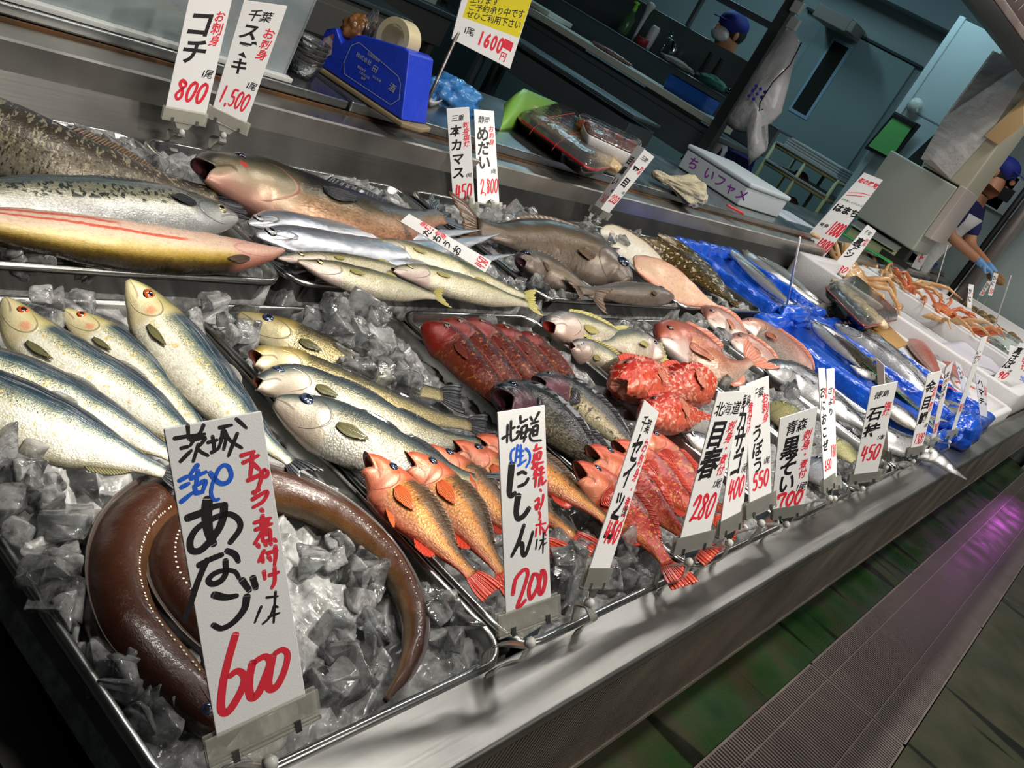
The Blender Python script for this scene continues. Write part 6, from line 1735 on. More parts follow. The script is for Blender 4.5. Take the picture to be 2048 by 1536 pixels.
# crumpled blue film hanging over the front ledge
def crumple(name, c, rad, m, label, cat, seed, amp=.35, sub=4, fr=9, group=None):
    bm = bmesh.new()
    bmesh.ops.create_icosphere(bm, subdivisions=sub, radius=1)
    for v in bm.verts:
        p = v.co.copy()
        n = mnoise.noise(p * fr * .25 + Vector((seed, 0, 0))) * .6 + abs(mnoise.noise(p * fr * .6 + Vector((0, seed, 0)))) * .5 - abs(mnoise.noise(p * fr * 1.3 + Vector((0, seed, 5)))) * .3
        p = p * (1 + amp * n)
        p.z = max(p.z, -.72)
        v.co = Vector((p.x * rad[0], p.y * rad[1], p.z * rad[2]))
    me = bpy.data.meshes.new(name)
    bm.to_mesh(me); bm.free()
    me.polygons.foreach_set('use_smooth', [True] * len(me.polygons))
    me.materials.append(m)
    o = bpy.data.objects.new(name, me)
    COL.objects.link(o)
    o.location = V3(c)
    if label: tag(o, label, cat, group)
    return o
crumple('plastic_film', at(1922, 862, .79), (.125, .05, .06), BLUE_PL, 'crumpled blue plastic film bunched on the front ledge below the far cards', 'plastic film', 4)
crumple('plastic_film', at(1590, 628, .80), (.13, .035, .030), BLUE_PL, 'ruffled blue film gathered where the rear and front blue boxes meet', 'plastic film', 6)

M_SAN = fishmat('saury_skin', [(0, (.66, .66, .64)), (.35, (.72, .72, .70)), (.52, (.60, .60, .58)), (.64, (.22, .26, .28)), (.8, (.05, .08, .12)), (1, (.02, .03, .05))], hu=.18, scales=(200, 50, .2), aspect=8, metal=.5, rough=.2, streak=.3)
SAG = 'sauries in the rear blue box'
sfn = [('tail', F_GREY, dict(len=1.6, spread=1.0, fork=.6))]
for lab, pts, hp in [('saury nearest the left blue wall, snout up', [(1452, 495), (1480, 520), (1530, 565), (1580, 605)], 24), ('saury in the middle with its bright belly up', [(1485, 500), (1520, 535), (1580, 575), (1640, 610)], 30),
                     ('saury on the right lying over the others', [(1515, 512), (1560, 545), (1610, 585), (1655, 612)], 26), ('saury at the bottom of the pile, mostly hidden', [(1470, 515), (1520, 560), (1570, 600), (1605, 622)], 22)]:
    fish('saury', lab, 'fish', SAG, pts, .794, hp, 'slim', M_SAN, eye=(.09, .66, .24, IR_SILVER), wr=.7, fins=sfn)
fish('horse_mackerel', 'small silver fish with yellowish head in the long blue box', 'fish', 'small fish in the long blue box', [(1624, 645), (1650, 672), (1690, 708), (1725, 740)], .792, 26, 'herring', M_SIL, eye=(.1, .64, .24, IR_YELLOW), wr=.6, fins=sfn)
fish('horse_mackerel', 'slender small fish pointing up beside the yellowish-headed one', 'fish', 'small fish in the long blue box', [(1620, 640, .006), (1660, 668, .004), (1700, 695), (1738, 718)], .792, 24, 'slim', M_SIL, eye=(.1, .64, .24, IR_SILVER), wr=.6, fins=sfn)
fish('horse_mackerel', 'dark-backed small fish at the front end of the long blue box', 'fish', 'small fish in the long blue box', [(1765, 810), (1790, 825), (1825, 850), (1850, 870)], .790, 34, 'herring', M_SIL, eye=(.1, .64, .24, IR_SILVER), wr=.6, fins=sfn)
fish('horse_mackerel', 'small fish tail end half under the green divider', 'fish', 'small fish in the long blue box', [(1700, 730), (1730, 748), (1765, 757)], .788, 20, 'slim', M_SIL, wr=.6, fins=sfn)
DV = mat('green_divider', (.02, .42, .10), .3, coat=.3)
m = MB()
zz = .790
a_, b_ = at(1738, 738, zz), at(1868, 852, zz)
d_ = unit(b_ - a_); nrm = np.array([-d_[1], d_[0], 0])
pts = []
for i in range(41):
    p = a_ + (b_ - a_) * i / 40
    pts += [p + nrm * .0, p + nrm * -.035 * (1 + .2 * (i % 2)) + np.array([0, 0, .012])]
m.add(pts, [(2 * i, 2 * i + 1, 2 * i + 3, 2 * i + 2) for i in range(40)])
tag(m.build('plastic_divider', DV, None, solid=.001), 'bright green notched plastic divider strip in the blue box', 'divider')
LG = 'large mackerel in the far blue box'
fish('large_mackerel', 'large silver-bellied mackerel with dark stripes, head at the rear of the far blue box', 'fish', LG, [(1672, 648), (1710, 678), (1765, 718), (1830, 768), (1895, 815)], .798, 44, 'mackerel', M_SAW, eye=(.08, .62, .24, IR_SILVER), wr=.6, fins=sfn)
fish('large_mackerel', 'grey mackerel lying along the white foam box', 'fish', LG, [(1720, 655), (1770, 700), (1830, 750), (1890, 800)], .794, 34, 'mackerel', M_SAW, eye=(.08, .62, .24, IR_SILVER), wr=.6, fins=sfn)
fish('large_mackerel', 'black-backed fish on the near side of the far blue box', 'fish', LG, [(1655, 665), (1710, 715), (1780, 775), (1855, 832)], .792, 34, 'mackerel', M_BLK, eye=(.08, .62, .2, IR_DARK), wr=.6, fins=sfn)

FOAM = mat('white_foam', (.74, .73, .74), .6, bump=(220, .15))
FBG = 'white foam boxes along the counter'
FOAM_LIL = mat('lilac_paper', (.66, .62, .70), .7)
openbox('foam_box', 3.81, 4.26, .262, .90, .645, .790, .03, 'low white foam box with pink fish and a clear bag at the front', 'foam box', FOAM, r=.02, group=FBG, floor_t=.118)
openbox('foam_box', 4.27, 5.40, .275, 1.36, .645, .845, .06, 'large white foam box with red and orange crabs', 'foam box', FOAM, r=.03, group=FBG, floor_t=.12)
openbox('foam_box', 5.44, 6.70, .275, 1.36, .645, .850, .06, 'white foam box behind the crabs, nearly empty, tall cards standing in it', 'foam box', FOAM, r=.03, group=FBG, floor_t=.10)
openbox('foam_box', 6.74, 8.0, .275, 1.36, .645, .850, .06, 'farthest white foam box, brown shellfish in it', 'foam box', FOAM, r=.03, group=FBG, floor_t=.14)
m = MB()
q_ = [at(1870, 690, .80), at(1950, 675, .80), at(2010, 745, .80), at(1945, 760, .80)]
grid = [[q_[0] * (1 - i / 8) * (1 - j / 8) + q_[1] * (i / 8) * (1 - j / 8) + q_[2] * (i / 8) * (j / 8) + q_[3] * (1 - i / 8) * (j / 8) + np.array([0, 0, .006 * math.sin(i * 1.3 + j)]) for j in range(9)] for i in range(9)]
m.add([p for r_ in grid for p in r_], [(i * 9 + j, i * 9 + j + 1, i * 9 + j + 10, i * 9 + j + 9) for i in range(8) for j in range(8)])
tag(m.build('paper_sheet', FOAM_LIL, None, smooth=True, solid=.001), 'pale lilac paper sheet covering the front of the crab box', 'paper sheet')

# crabs: shell with eight jointed legs and two claws
CRAB_R = mat('crab_red', (.62, .10, .025), .3, coat=.5, noise=(40, .2, (.74, .26, .10)), bump=(120, .3))
CRAB_O = mat('crab_orange', (.60, .26, .08), .3, coat=.5, noise=(40, .2, (.70, .48, .24)), bump=(120, .3))
def crab(lab, c, s, rot, m, seed, group):
    rng = random.Random(seed)
    bm = bmesh.new()
    bmesh.ops.create_uvsphere(bm, u_segments=24, v_segments=14, radius=1)
    for v in bm.verts:
        x, y, z = v.co
        v.co = Vector((x * .045 * (1 - .25 * y), y * .040, (z * .018 if z > 0 else z * .012) + .003 * math.sin(30 * x) * (z > 0)))
    me = bpy.data.meshes.new('crab'); bm.to_mesh(me); bm.free()
    me.polygons.foreach_set('use_smooth', [True] * len(me.polygons)); me.materials.append(m)
    o = bpy.data.objects.new('crab', me); COL.objects.link(o)
    for sx in (-1, 1):
        for k in range(4):
            a = math.radians(60 - 36 * k) 
            d = Vector((sx * math.cos(a * .8), math.sin(a) * .8, 0)).normalized()
            b = MB()
            p0 = d * .038
            p1 = p0 + d * .045 + Vector((0, 0, rng.uniform(.012, .03)))
            p2 = p1 + d * .035 + Vector((0, -.01, rng.uniform(-.02, .01)))
            p3 = p2 + d * .03 + Vector((0, -.012, -.02))
            b.tube([p0, p0 * .5 + p1 * .5, p1, p1 * .5 + p2 * .5, p2, p3], [.0055, .0065, .005, .0055, .004, .0012], 8)
            b.build('leg', m, o, smooth=True)
        b = MB()
        p0 = Vector((sx * .03, .03, 0)); p1 = p0 + Vector((sx * .03, .03, .012)); p2 = p1 + Vector((-sx * .012, .03, .004))
        b.tube([p0, p1, p2], [.006, .007, .008], 8).tube([p2, p2 + Vector((sx * .004, .018, .004)), p2 + Vector((-sx * .006, .034, 0))], [.009, .006, .001], 8).tube([p2, p2 + Vector((-sx * .008, .014, -.004)), p2 + Vector((-sx * .010, .030, -.002))], [.006, .004, .001], 8)
        b.build('claw', m, o, smooth=True)
    for sx in (-1, 1):
        b = MB(); b.lathe([(.0002, -.003), (.003, 0), (.0002, .003)], 10, 0, Matrix.Translation((sx * .012, .040, .006)))
        b.build('eye', PUPIL, o, smooth=True)
    o.location = V3(c); o.rotation_euler = (rng.uniform(-.3, .3), rng.uniform(-.3, .3), rot); o.scale = (s, s, s)
    tag(o, lab, 'crab', group)
    return o
for i, (px, py, s, m_, lab) in enumerate([(1832, 612, 1.9, CRAB_R, 'uppermost bright red crab in the foam box'), (1868, 640, 2.0, CRAB_O, 'pale orange crab in the middle of the red ones'), (1905, 652, 2.0, CRAB_R, 'bright red crab lowest in the foam box, legs bunched'), (1885, 622, 1.7, CRAB_R, 'red crab with long legs lying over the others on the right'),
                                  (1700, 545, 2.4, CRAB_O, 'long-legged orange crab against the riser behind the glossy pack'), (1790, 572, 2.3, CRAB_O, 'pale orange crab behind the first foam box wall'), (1765, 555, 2.2, CRAB_O, 'pale yellowish crab between the riser and the foam box')]):
    crab(lab, at(px, py, .80 if i < 4 else .82), s, 1.2 * i, m_, i, 'crabs on the far half of the counter')
PINKF = fishmat('pink_fish_skin', [(0, (.66, .40, .34)), (.4, (.60, .22, .15)), (.8, (.50, .13, .09)), (1, (.36, .10, .08))], hu=.26, scales=(60, 20, .6), aspect=3, metal=.15)
for lab, pts in [('pink fish at the left of the low foam box', [(1818, 672), (1840, 700), (1865, 735), (1890, 770)]), ('pink fish in the clear bag, right of the other', [(1845, 678), (1872, 705), (1900, 735), (1925, 765)])]:
    fish('alfonsino', lab, 'fish', 'pink fish in the low foam box', pts, .790, 34, 'bream', PINKF, eye=(.13, .7, .2, IR_YELLOW), wr=.6, fins=[('tail', F_RED, dict(len=1.0, spread=.9, fork=.5))])
FILM = filmmat('clear_film', (.97, .98, .98), .93, (.8, .8, .8), .06, (30, .6))
crumple('clear_bag', at(1885, 715, .79), (.15, .10, .022), FILM, 'crumpled clear plastic bag over the pink fish in the low foam box', 'plastic bag', 12, amp=.4)
crumple('clear_bag', at(2010, 690, .83), (.30, .20, .06), filmmat('green_clear_film', (.90, .96, .93), .8, (.70, .80, .76), .08, (30, .6)), 'clear greenish plastic bag at the right edge beside the 90 card', 'plastic bag', 13, amp=.4)
SHELL = mat('brown_shell', (.10, .07, .03), .4, coat=.3, noise=(30, .2, (.36, .24, .08)))
for i in range(26):
    rg = random.Random(i)
    p = np.array([rg.uniform(6.85, 7.85), rg.uniform(.40, 1.24), .805])
    o = crumple('whelk', p, (.05, .035, .03), SHELL, 'brown whelk heaped in the farthest foam box', 'shellfish', 20 + i, amp=.3, sub=2, group='whelks in the farthest foam box')
    o.rotation_euler = (0, 0, rg.uniform(0, 6))
CRAN = mat('pale_shrimp', (.62, .50, .30), .35, coat=.4, noise=(40, .2, (.36, .30, .14)))
# packed tray with clear lid in front of the foam boxes
def pack(name, label, corners, z, h, mats_, lidh, cat='packed tray', base=BLACK, rim=None, lid=FILM, food=None):
    """corners: pixel corners (4) of the tray rim at height z"""
    P = [at(px, py, z) for px, py in corners]
    c = sum(P) / 4
    root = empty(name, V3(c - np.array([0, 0, h])))
    tag(root, label, cat)
    loc = Matrix.Translation(-root.location)
    def quadring(k, zz_, n=10, ro=.12):
        out = []
        for i in range(4):
            a, b_, d = P[i - 1], P[i], P[(i + 1) % 4]
            pa, pd = b_ + (a - b_) * ro, b_ + (d - b_) * ro
            for j in range(n + 1):
                t = j / n
                q = pa * (1 - t) ** 2 + b_ * 2 * t * (1 - t) + pd * t * t
                q = c + (q - c) * k
                out.append(np.array([q[0], q[1], zz_]))
        return out
    def skin(rings, nm, m_, closed=(True, True)):
        mb = MB()
        n = len(rings[0])
        v = [p for r_ in rings for p in r_]
        f = [(i * n + j, i * n + (j + 1) % n, (i + 1) * n + (j + 1) % n, (i + 1) * n + j) for i in range(len(rings) - 1) for j in range(n)]
        if closed[0]: f.append(tuple(range(n - 1, -1, -1)))
        if closed[1]: f.append(tuple((len(rings) - 1) * n + j for j in range(n)))
        mb.add(v, f)
        o = mb.build(nm, m_, root, smooth=True)
        o.matrix_parent_inverse = loc
        return o
    skin([quadring(.88, z - h), quadring(.96, z - h * .4), quadring(1.0, z - .002), quadring(.995, z), quadring(.96, z - .002), quadring(.90, z - h + .006)], 'tray_base', base)
    if rim is not None:
        skin([quadring(1.004, z - .004), quadring(1.012, z + .001), quadring(.975, z + .003), quadring(.965, z)], 'rim', rim, (False, False))
    if lid is not None:
        skin([quadring(.985, z + .002), quadring(.96, z + lidh * .6), quadring(.88, z + lidh), quadring(.5, z + lidh * 1.02)], 'clear_lid', lid, (False, True))
    return root, P, c, loc
RIMR = mat('red_lacquer', (.30, .012, .014), .2, coat=.6)
BLK_L = mat('black_lacquer', (.012, .010, .010), .2, coat=.6)
def lump(root, loc, nm, c, rad, m_, seed, amp=.25, sub=3):
    o = crumple(nm, c, rad, m_, None, None, seed, amp, sub)
    o.parent = root
    o.matrix_parent_inverse = loc
    return o
r_, P_, c_, l_ = pack('packed_tray', 'glossy packed tray with clear lid and pale sliced food, red-brown rim, on the foam box', [(1648, 572), (1728, 655), (1798, 640), (1704, 556)], .845, .03, None, .03, base=BLK_L, rim=RIMR)
FOODY = mat('pale_food', (.62, .48, .24), .4, coat=.3, noise=(18, .2, (.74, .64, .46)), bump=(60, .5))
for i in range(5):
    t = (i + .5) / 5
    lump(r_, l_, 'food_slice', P_[0] * (1 - t) * .55 + P_[1] * t * .55 + P_[3] * (1 - t) * .45 + P_[2] * t * .45 + np.array([0, 0, -.005]), (.045, .05, .022), FOODY, 30 + i)
BAMB = mat('bamboo', (.52, .30, .09), .5, noise=(4, .2, (.40, .22, .06)))
m = MB()
q_ = [at(1722, 655, .80), at(1778, 705, .80), at(1815, 690, .80), at(1770, 645, .80)]
for i in range(14):
    t0, t1 = i / 14, (i + .8) / 14
    A_, B_ = q_[0] * (1 - t0) + q_[3] * t0, q_[1] * (1 - t0) + q_[2] * t0
    C_, D_ = q_[0] * (1 - t1) + q_[3] * t1, q_[1] * (1 - t1) + q_[2] * t1
    up = np.array([0, 0, .006])
    m.add([A_, B_, D_, C_, A_ + up, B_ + up, D_ + up, C_ + up], [(0, 3, 2, 1), (4, 5, 6, 7), (0, 1, 5, 4), (1, 2, 6, 5), (2, 3, 7, 6), (3, 0, 4, 7)])
tag(m.build('bamboo_mat', BAMB, None), 'bamboo mat under the glossy packed tray', 'mat')
# thin card stands: clear rods
for p0, p1, lab in [((1573, 612, .80), (1600, 475), 'thin white plastic rod standing by the rear blue box'), ((1868, 585, .82), (1895, 491), 'thin white plastic rod standing behind the crabs'), ((1990, 650, .85), (2022, 552), 'thin rod leaning at the far right of the counter')]:
    a_ = at(*p0)
    b_ = aty(p1[0], p1[1], a_[1])
    m = MB(); m.tube([a_, b_], .0035, 8).lathe([(.014, 0), (.014, .004), (.005, .010)], 12, 0, Matrix.Translation(V3(a_)))
    tag(m.build('card_rod', WHITEP, None, smooth=True), lab, 'card stand', 'thin card rods')

# ------------------------------------------------------------------ things on the worktop
# acrylic showcase at the left
ACR = bpy.data.materials.new('scuffed_acrylic'); ACR.use_nodes = True
nt = ACR.node_tree; N, L = nt.nodes, nt.links; N.clear()
out = N.new('ShaderNodeOutputMaterial'); tr = N.new('ShaderNodeBsdfTransparent'); tr.inputs[0].default_value = (.80, .88, .92, 1)
df = N.new('ShaderNodeBsdfDiffuse'); df.inputs[0].default_value = (.60, .66, .68, 1)
gs = N.new('ShaderNodeBsdfGlossy'); gs.inputs['Roughness'].default_value = .08
tc = N.new('ShaderNodeTexCoord'); nz = N.new('ShaderNodeTexNoise'); nz.inputs['Scale'].default_value = 9; nz.inputs['Detail'].default_value = 9
L.new(tc.outputs['Object'], nz.inputs['Vector'])
mp = N.new('ShaderNodeMapRange'); mp.inputs['From Min'].default_value = .3; mp.inputs['From Max'].default_value = .75; mp.inputs['To Min'].default_value = .26; mp.inputs['To Max'].default_value = .55
L.new(nz.outputs['Fac'], mp.inputs['Value'])
a = N.new('ShaderNodeMixShader'); L.new(mp.outputs['Result'], a.inputs[0]); L.new(tr.outputs[0], a.inputs[1]); L.new(df.outputs[0], a.inputs[2])
b = N.new('ShaderNodeMixShader'); b.inputs[0].default_value = .08; L.new(a.outputs[0], b.inputs[1]); L.new(gs.outputs[0], b.inputs[2]); L.new(b.outputs[0], out.inputs[0])
case = empty('acrylic_case', (.6, 1.62, .8935))
tag(case, 'scuffed clear acrylic case on the worktop behind the 800 and 1,500 cards', 'showcase')
cl = Matrix.Translation(-case.location)
def cp(nm, lo, hi, m_):
    b_ = MB(); b_.box(lo, hi); o = b_.build(nm, m_, case, bevel=.001, seg=1); o.matrix_parent_inverse = cl
    return o
cp('front_panel', (-1.2, 1.515, .8935), (1.36, 1.520, 1.42), ACR)
cp('end_panel', (1.36, 1.515, .8935), (1.365, 1.83, 1.42), ACR)
cp('back_panel', (-1.2, 1.83, .8935), (1.365, 1.835, 1.42), ACR)
cp('top_panel', (-1.2, 1.515, 1.42), (1.365, 1.835, 1.425), ACR)
cp('bottom_rail', (-1.2, 1.496, .8935), (1.37, 1.515, .903), mat('pale_rail', (.62, .64, .62), .4))
cp('paper_strip', (-1.1, 1.60, .8935), (1.2, 1.70, .925), mat('olive_paper', (.46, .46, .14), .6))
cp('yellow_sheet', (.86, 1.79, .93), (1.10, 1.793, 1.02), mat('yellow_sheet', (.62, .58, .08), .6))
# stack of clear cups
cup = MB()
c0 = at(597, 150, .8935)
for i in range(5):
    M_ = Matrix.Translation(V3(c0 + np.array([0, 0, .011 * i])))
    cup.lathe([(.030, 0), (.036, .03), (.040, .036), (.038, .037), (.034, .03), (.028, .003)], 24, 0, M_)
tag(cup.build('plastic_cup', FILM, None, smooth=True), 'short stack of clear plastic cups beside the blue tape dispenser', 'cup')
# blue tape dispenser
BLP = mat('blue_paint', (.010, .035, .46), .35, noise=(6, .3, (.014, .05, .58)), bump=(40, .15))
dsp = empty('tape_dispenser', (1.56, 1.55, .897))
tag(dsp, 'chipped blue tape dispenser with a cream tape roll, overhanging the worktop edge', 'tape dispenser')
dl = Matrix.Translation(-dsp.location)
DX = unit(np.array([.055, -.285, 0])); DW = np.array([-DX[1], DX[0], 0])
def dpt(l, w_, z):
    p = np.array([1.552, 1.672, .8985]) + DX * l + DW * w_
    return np.array([p[0], p[1], z])
prof = [(.00, .910), (.008, .985), (.030, 1.000), (.048, .985), (.060, .978), (.085, 1.010), (.100, 1.018), (.205, 1.043), (.222, 1.040), (.275, .910)]
W_ = .105
m = MB()
v = [dpt(l, 0, z) for l, z in prof] + [dpt(l, W_, z) for l, z in prof]
n = len(prof)
m.add(v, [tuple(range(n)), tuple(range(2 * n - 1, n - 1, -1))] + [(i, n + i, n + (i + 1) % n, (i + 1) % n) for i in range(n)])
o = m.build('body', BLP, dsp, bevel=.004); o.matrix_parent_inverse = dl
m = MB()
v = [dpt(l, w2, z) for z in (.8975, .909) for l, w2 in ((-.02, -.008), (.285, -.008), (.30, W_ * .5), (.285, W_ + .01), (-.02, W_ + .01))]
m.add(v, [(4, 3, 2, 1, 0), (5, 6, 7, 8, 9)] + [(i, (i + 1) % 5, 5 + (i + 1) % 5, 5 + i) for i in range(5)])
o = m.build('base_plate', mat('dirty_cream_plate', (.30, .24, .13), .5, noise=(12, .2, (.16, .12, .07))), dsp, bevel=.003); o.matrix_parent_inverse = dl
R_ = Matrix(((DX[0], 0, DW[0], 0), (DX[1], 0, DW[1], 0), (0, 1, 0, 0), (0, 0, 0, 1)))
ct = dpt(.150, .03, 1.043)
m = MB()
m.lathe([(.030, 0), (.043, 0), (.043, .05), (.030, .05), (.030, 0)], 36, 0, Matrix.Translation(V3(ct)) @ R_)
o = m.build('tape_roll', mat('cream_tape', (.58, .50, .30), .35), dsp, smooth=False, bevel=.001); o.matrix_parent_inverse = dl
o = crumple('tape_scraps', dpt(.045, .05, 1.005), (.032, .03, .038), mat('brown_tape', (.26, .11, .03), .3, coat=.4, noise=(40, .2, (.12, .05, .02))), None, None, 3, amp=.5); o.parent = dsp; o.matrix_parent_inverse = dl
o = crumple('clear_tape_strip', dpt(.078, .04, 1.035), (.006, .02, .035), FILM, None, None, 5, amp=.4); o.parent = dsp; o.matrix_parent_inverse = dl
m = MB()
PALE = mat('pale_print', (.42, .44, .42), .5)
fr_ = [(.085, .985), (.085, .945), (.098, .925), (.235, .925), (.248, .945), (.235, .975), (.222, .985), (.10, 1.0), (.085, .985)]
def onface(l, z, off=-.0012): return dpt(l, off, z)
for i in range(len(fr_) - 1):
    (l0, z0), (l1, z1) = fr_[i], fr_[i + 1]
    d = unit(np.array([l1 - l0, z1 - z0])); nn = np.array([-d[1], d[0]]) * .0007
    m.add([onface(l0 + nn[0], z0 + nn[1]), onface(l0 - nn[0], z0 - nn[1]), onface(l1 - nn[0], z1 - nn[1]), onface(l1 + nn[0], z1 + nn[1])], [(0, 1, 2, 3)])
for tx, l0, z0, e in [('株式会社', .105, .972, .011), ('田', .155, .965, .016), ('酒', .212, .951, .018), ('包装用機械', .13, .988, .007), ('電話東京', .12, .953, .006), ('大阪名古屋', .13, .945, .006), ('福岡', .14, .937, .006), ('仙台札幌', .165, .953, .006)]:
    for k, ch in enumerate(tx):
        gv, gf = glyph(ch, .01)
        m.add([onface(l0 + k * e * 1.02 + q[0] * e, z0 + q[1] * e) for q in gv], gf)
o = m.build('printed_label', PALE, dsp); o.matrix_parent_inverse = dl
m = MB(); m.add([onface(l, z, -.0014) for l, z in [(.012, .965), (.032, .985), (.048, .945), (.030, .925)]], [(0, 1, 2, 3)])
o = m.build('sticker', mat('worn_sticker', (.50, .52, .52), .5, noise=(60, .1, (.42, .10, .06))), dsp); o.matrix_parent_inverse = dl

# white tray and blue bag behind the dispenser
r_, P_, c_, l_ = pack('foam_tray', 'small white foam tray behind the blue tape dispenser', [(815, 178), (868, 205), (905, 192), (845, 160)], .915, .018, None, 0, cat='foam tray', base=FOAM, lid=None)
crumple('blue_bag', at(905, 195, .92), (.09, .06, .05), mat('light_blue_plastic', (.05, .22, .55), .25, coat=.4, bump=(40, .6)), 'crumpled light blue plastic bag behind the price board\'s post', 'plastic bag', 21, amp=.5)
# green sheet, platter, wrapped meat
m = MB()
g0, g1 = at(1000, 250, WZ), at(1075, 275, WZ)
vs = []
for i in range(13):
    for j in range(9):
        t, s_ = i / 12, j / 8
        base = at(998, 262, WZ) * (1 - t) + at(1118, 250, WZ) * t
        hgt = .115 * (1 - .55 * t) * (1 - .9 * max(0, .15 - t) / .15 * .6)
        bend = np.array([.10, .10, 0]) * s_ * s_
        vs.append(base + bend * 1.0 + np.array([0, 0, hgt * s_]))
m.add(vs, [(i * 9 + j, i * 9 + j + 1, i * 9 + j + 10, i * 9 + j + 9) for i in range(12) for j in range(8)])
tag(m.build('green_sheet', mat('green_plastic_sheet', (.20, .42, .07), .35), None, smooth=True, solid=.0015), 'bent light green plastic sheet standing behind the platter', 'plastic sheet')
r_, P_, c_, l_ = pack('sashimi_platter', 'black platter with red rim and clear lid holding a long pale brown fish fillet', [(1030, 232), (1182, 342), (1290, 322), (1110, 212)], .935, .036, None, .028, base=BLK_L, rim=RIMR, cat='platter')
FISHY = mat('grilled_fillet', (.40, .24, .08), .35, coat=.5, noise=(14, .25, (.62, .48, .28)), bump=(50, .6))
for i in range(6):
    t = (i + .4) / 6
    p = (P_[0] * (1 - t) + P_[1] * t) * .66 + (P_[3] * (1 - t) + P_[2] * t) * .34
    lump(r_, l_, 'fillet_piece', p + np.array([0, 0, -.002]), (.06, .065, .026), FISHY, 40 + i)
m = MB()
for l0 in (.25, .55):
    a_ = P_[0] * (1 - l0) + P_[1] * l0; b_ = P_[3] * (1 - l0) + P_[2] * l0
    m.tube([a_ - (b_ - a_) * .02 + np.array([0, 0, -.015]), a_ + np.array([0, 0, .004]), a_ * .8 + b_ * .2 + np.array([0, 0, .031]), a_ * .2 + b_ * .8 + np.array([0, 0, .031]), b_ + np.array([0, 0, .004])], .0012, 6)
o = m.build('rubber_band', mat('red_band', (.45, .03, .02), .5), r_, smooth=True); o.matrix_parent_inverse = l_
r_, P_, c_, l_ = pack('wrapped_meat_tray', 'white foam tray of dark red meat wrapped in clear film, propped on the platter', [(1157, 226), (1174, 268), (1270, 312), (1285, 286)], .990, .050, None, .012, base=FOAM, cat='meat tray')
REDM = mat('red_meat', (.24, .035, .02), .3, coat=.5, noise=(22, .15, (.36, .12, .06)), bump=(50, .8))
for i in range(4):
    t = (i + .6) / 4.4
    lump(r_, l_, 'meat_piece', (P_[0] * (1 - t) + P_[3] * t) * .5 + (P_[1] * (1 - t) + P_[2] * t) * .5 + np.array([0, 0, -.008]), (.05, .045, .022), REDM, 50 + i)
# towel
TOW = mat('cream_towel', (.62, .56, .40), .9, bump=(300, .6))
def towel():
    bm = bmesh.new()
    bmesh.ops.create_icosphere(bm, subdivisions=5, radius=1)
    A_, B_ = at(1308, 350, .92), at(1408, 396, .93)
    ax = B_ - A_; L_ = np.linalg.norm(ax[:2]); ang = math.atan2(ax[1], ax[0])
    for v in bm.verts:
        p = v.co.copy()
        k = .55 + .35 * (p.x + 1) / 2 + .25 * math.sin(3.5 * p.x)
        f = mnoise.noise(Vector((p.x * 1.2, p.y * 4, p.z * 4))) * .35 + abs(mnoise.noise(Vector((p.x * 2.5, p.y * 7, p.z * 7 + 3)))) * .35
        p = Vector((p.x * L_ * .55, p.y * .075 * k * (1 + f), max(-.6, p.z) * .05 * k * (1 + f)))
        v.co = p
    me = bpy.data.meshes.new('towel'); bm.to_mesh(me); bm.free()
    me.polygons.foreach_set('use_smooth', [True] * len(me.polygons)); me.materials.append(TOW)
    o = bpy.data.objects.new('towel', me); COL.objects.link(o)
    o.location = V3((A_ + B_) / 2); o.rotation_euler = (0, 0, ang)
    tag(o, 'crumpled cream towel lying on the worktop edge beside the foam box', 'towel')
towel()
m = MB()
A_, B_ = at(1452, 412, .904), at(1486, 430, .904)
d_ = unit(B_ - A_); w_ = np.array([-d_[1], d_[0], 0])
m.add([A_ - w_ * .004, A_ + w_ * .004, A_ * .5 + B_ * .5 + w_ * .016, B_ + w_ * .006, B_ - w_ * .006, A_ * .5 + B_ * .5 - w_ * .012] + [p + np.array([0, 0, .010]) for p in [A_ - w_ * .004, A_ + w_ * .004, A_ * .5 + B_ * .5 + w_ * .016, B_ + w_ * .006, B_ - w_ * .006, A_ * .5 + B_ * .5 - w_ * .012]],
      [(5, 4, 3, 2, 1, 0), (6, 7, 8, 9, 10, 11)] + [(i, (i + 1) % 6, 6 + (i + 1) % 6, 6 + i) for i in range(6)])
tag(m.build('red_clip', mat('red_plastic', (.66, .03, .015), .3, coat=.4), None, bevel=.003), 'flat bright red plastic clip lying on the worktop', 'clip')
# foam box with purple writing
fb = empty('foam_box', (4.1, 1.80, WZ + .001))
tag(fb, 'bluish white lidded foam box with purple handwriting, standing behind the towel', 'foam box', FBG)
fl2 = Matrix.Translation(-fb.location)
a_ = math.radians(0)
x0, x1, y0, y1 = 3.95, 4.45, 1.585, 1.925
FOAM_B = mat('bluish_foam', (.60, .68, .72), .6, bump=(220, .15))
for nm, lo, hi in (('body', (x0, y0, WZ + .001), (x1, y1, .985)), ('lid', (x0 - .006, y0 - .006, .985), (x1 + .006, y1 + .006, 1.008))):
    b_ = MB(); b_.box(lo, hi); o = b_.build(nm, FOAM_B, fb, bevel=.008); o.matrix_parent_inverse = fl2
m = MB()
PURP = mat('purple_ink', (.30, .05, .40), .6)
for k, (ch, yy) in enumerate([('ち', 1.89), ('い', 1.80), ('フ', 1.74), ('ャ', 1.68), ('メ', 1.62)]):
    gv, gf = glyph(ch, .02)
    m.add([(x0 - .0008, yy - q[0] * .055, .925 + q[1] * .055) for q in gv], gf)
o = m.build('purple_lettering', PURP, fb); o.matrix_parent_inverse = fl2
m = MB(); m.box((4.62, 1.60, WZ), (5.1, 1.78, WZ + .002))
tag(m.build('paper_note', mat('bluish_paper', (.66, .70, .80), .6), None), 'white paper note lying on the worktop before the banner', 'paper')
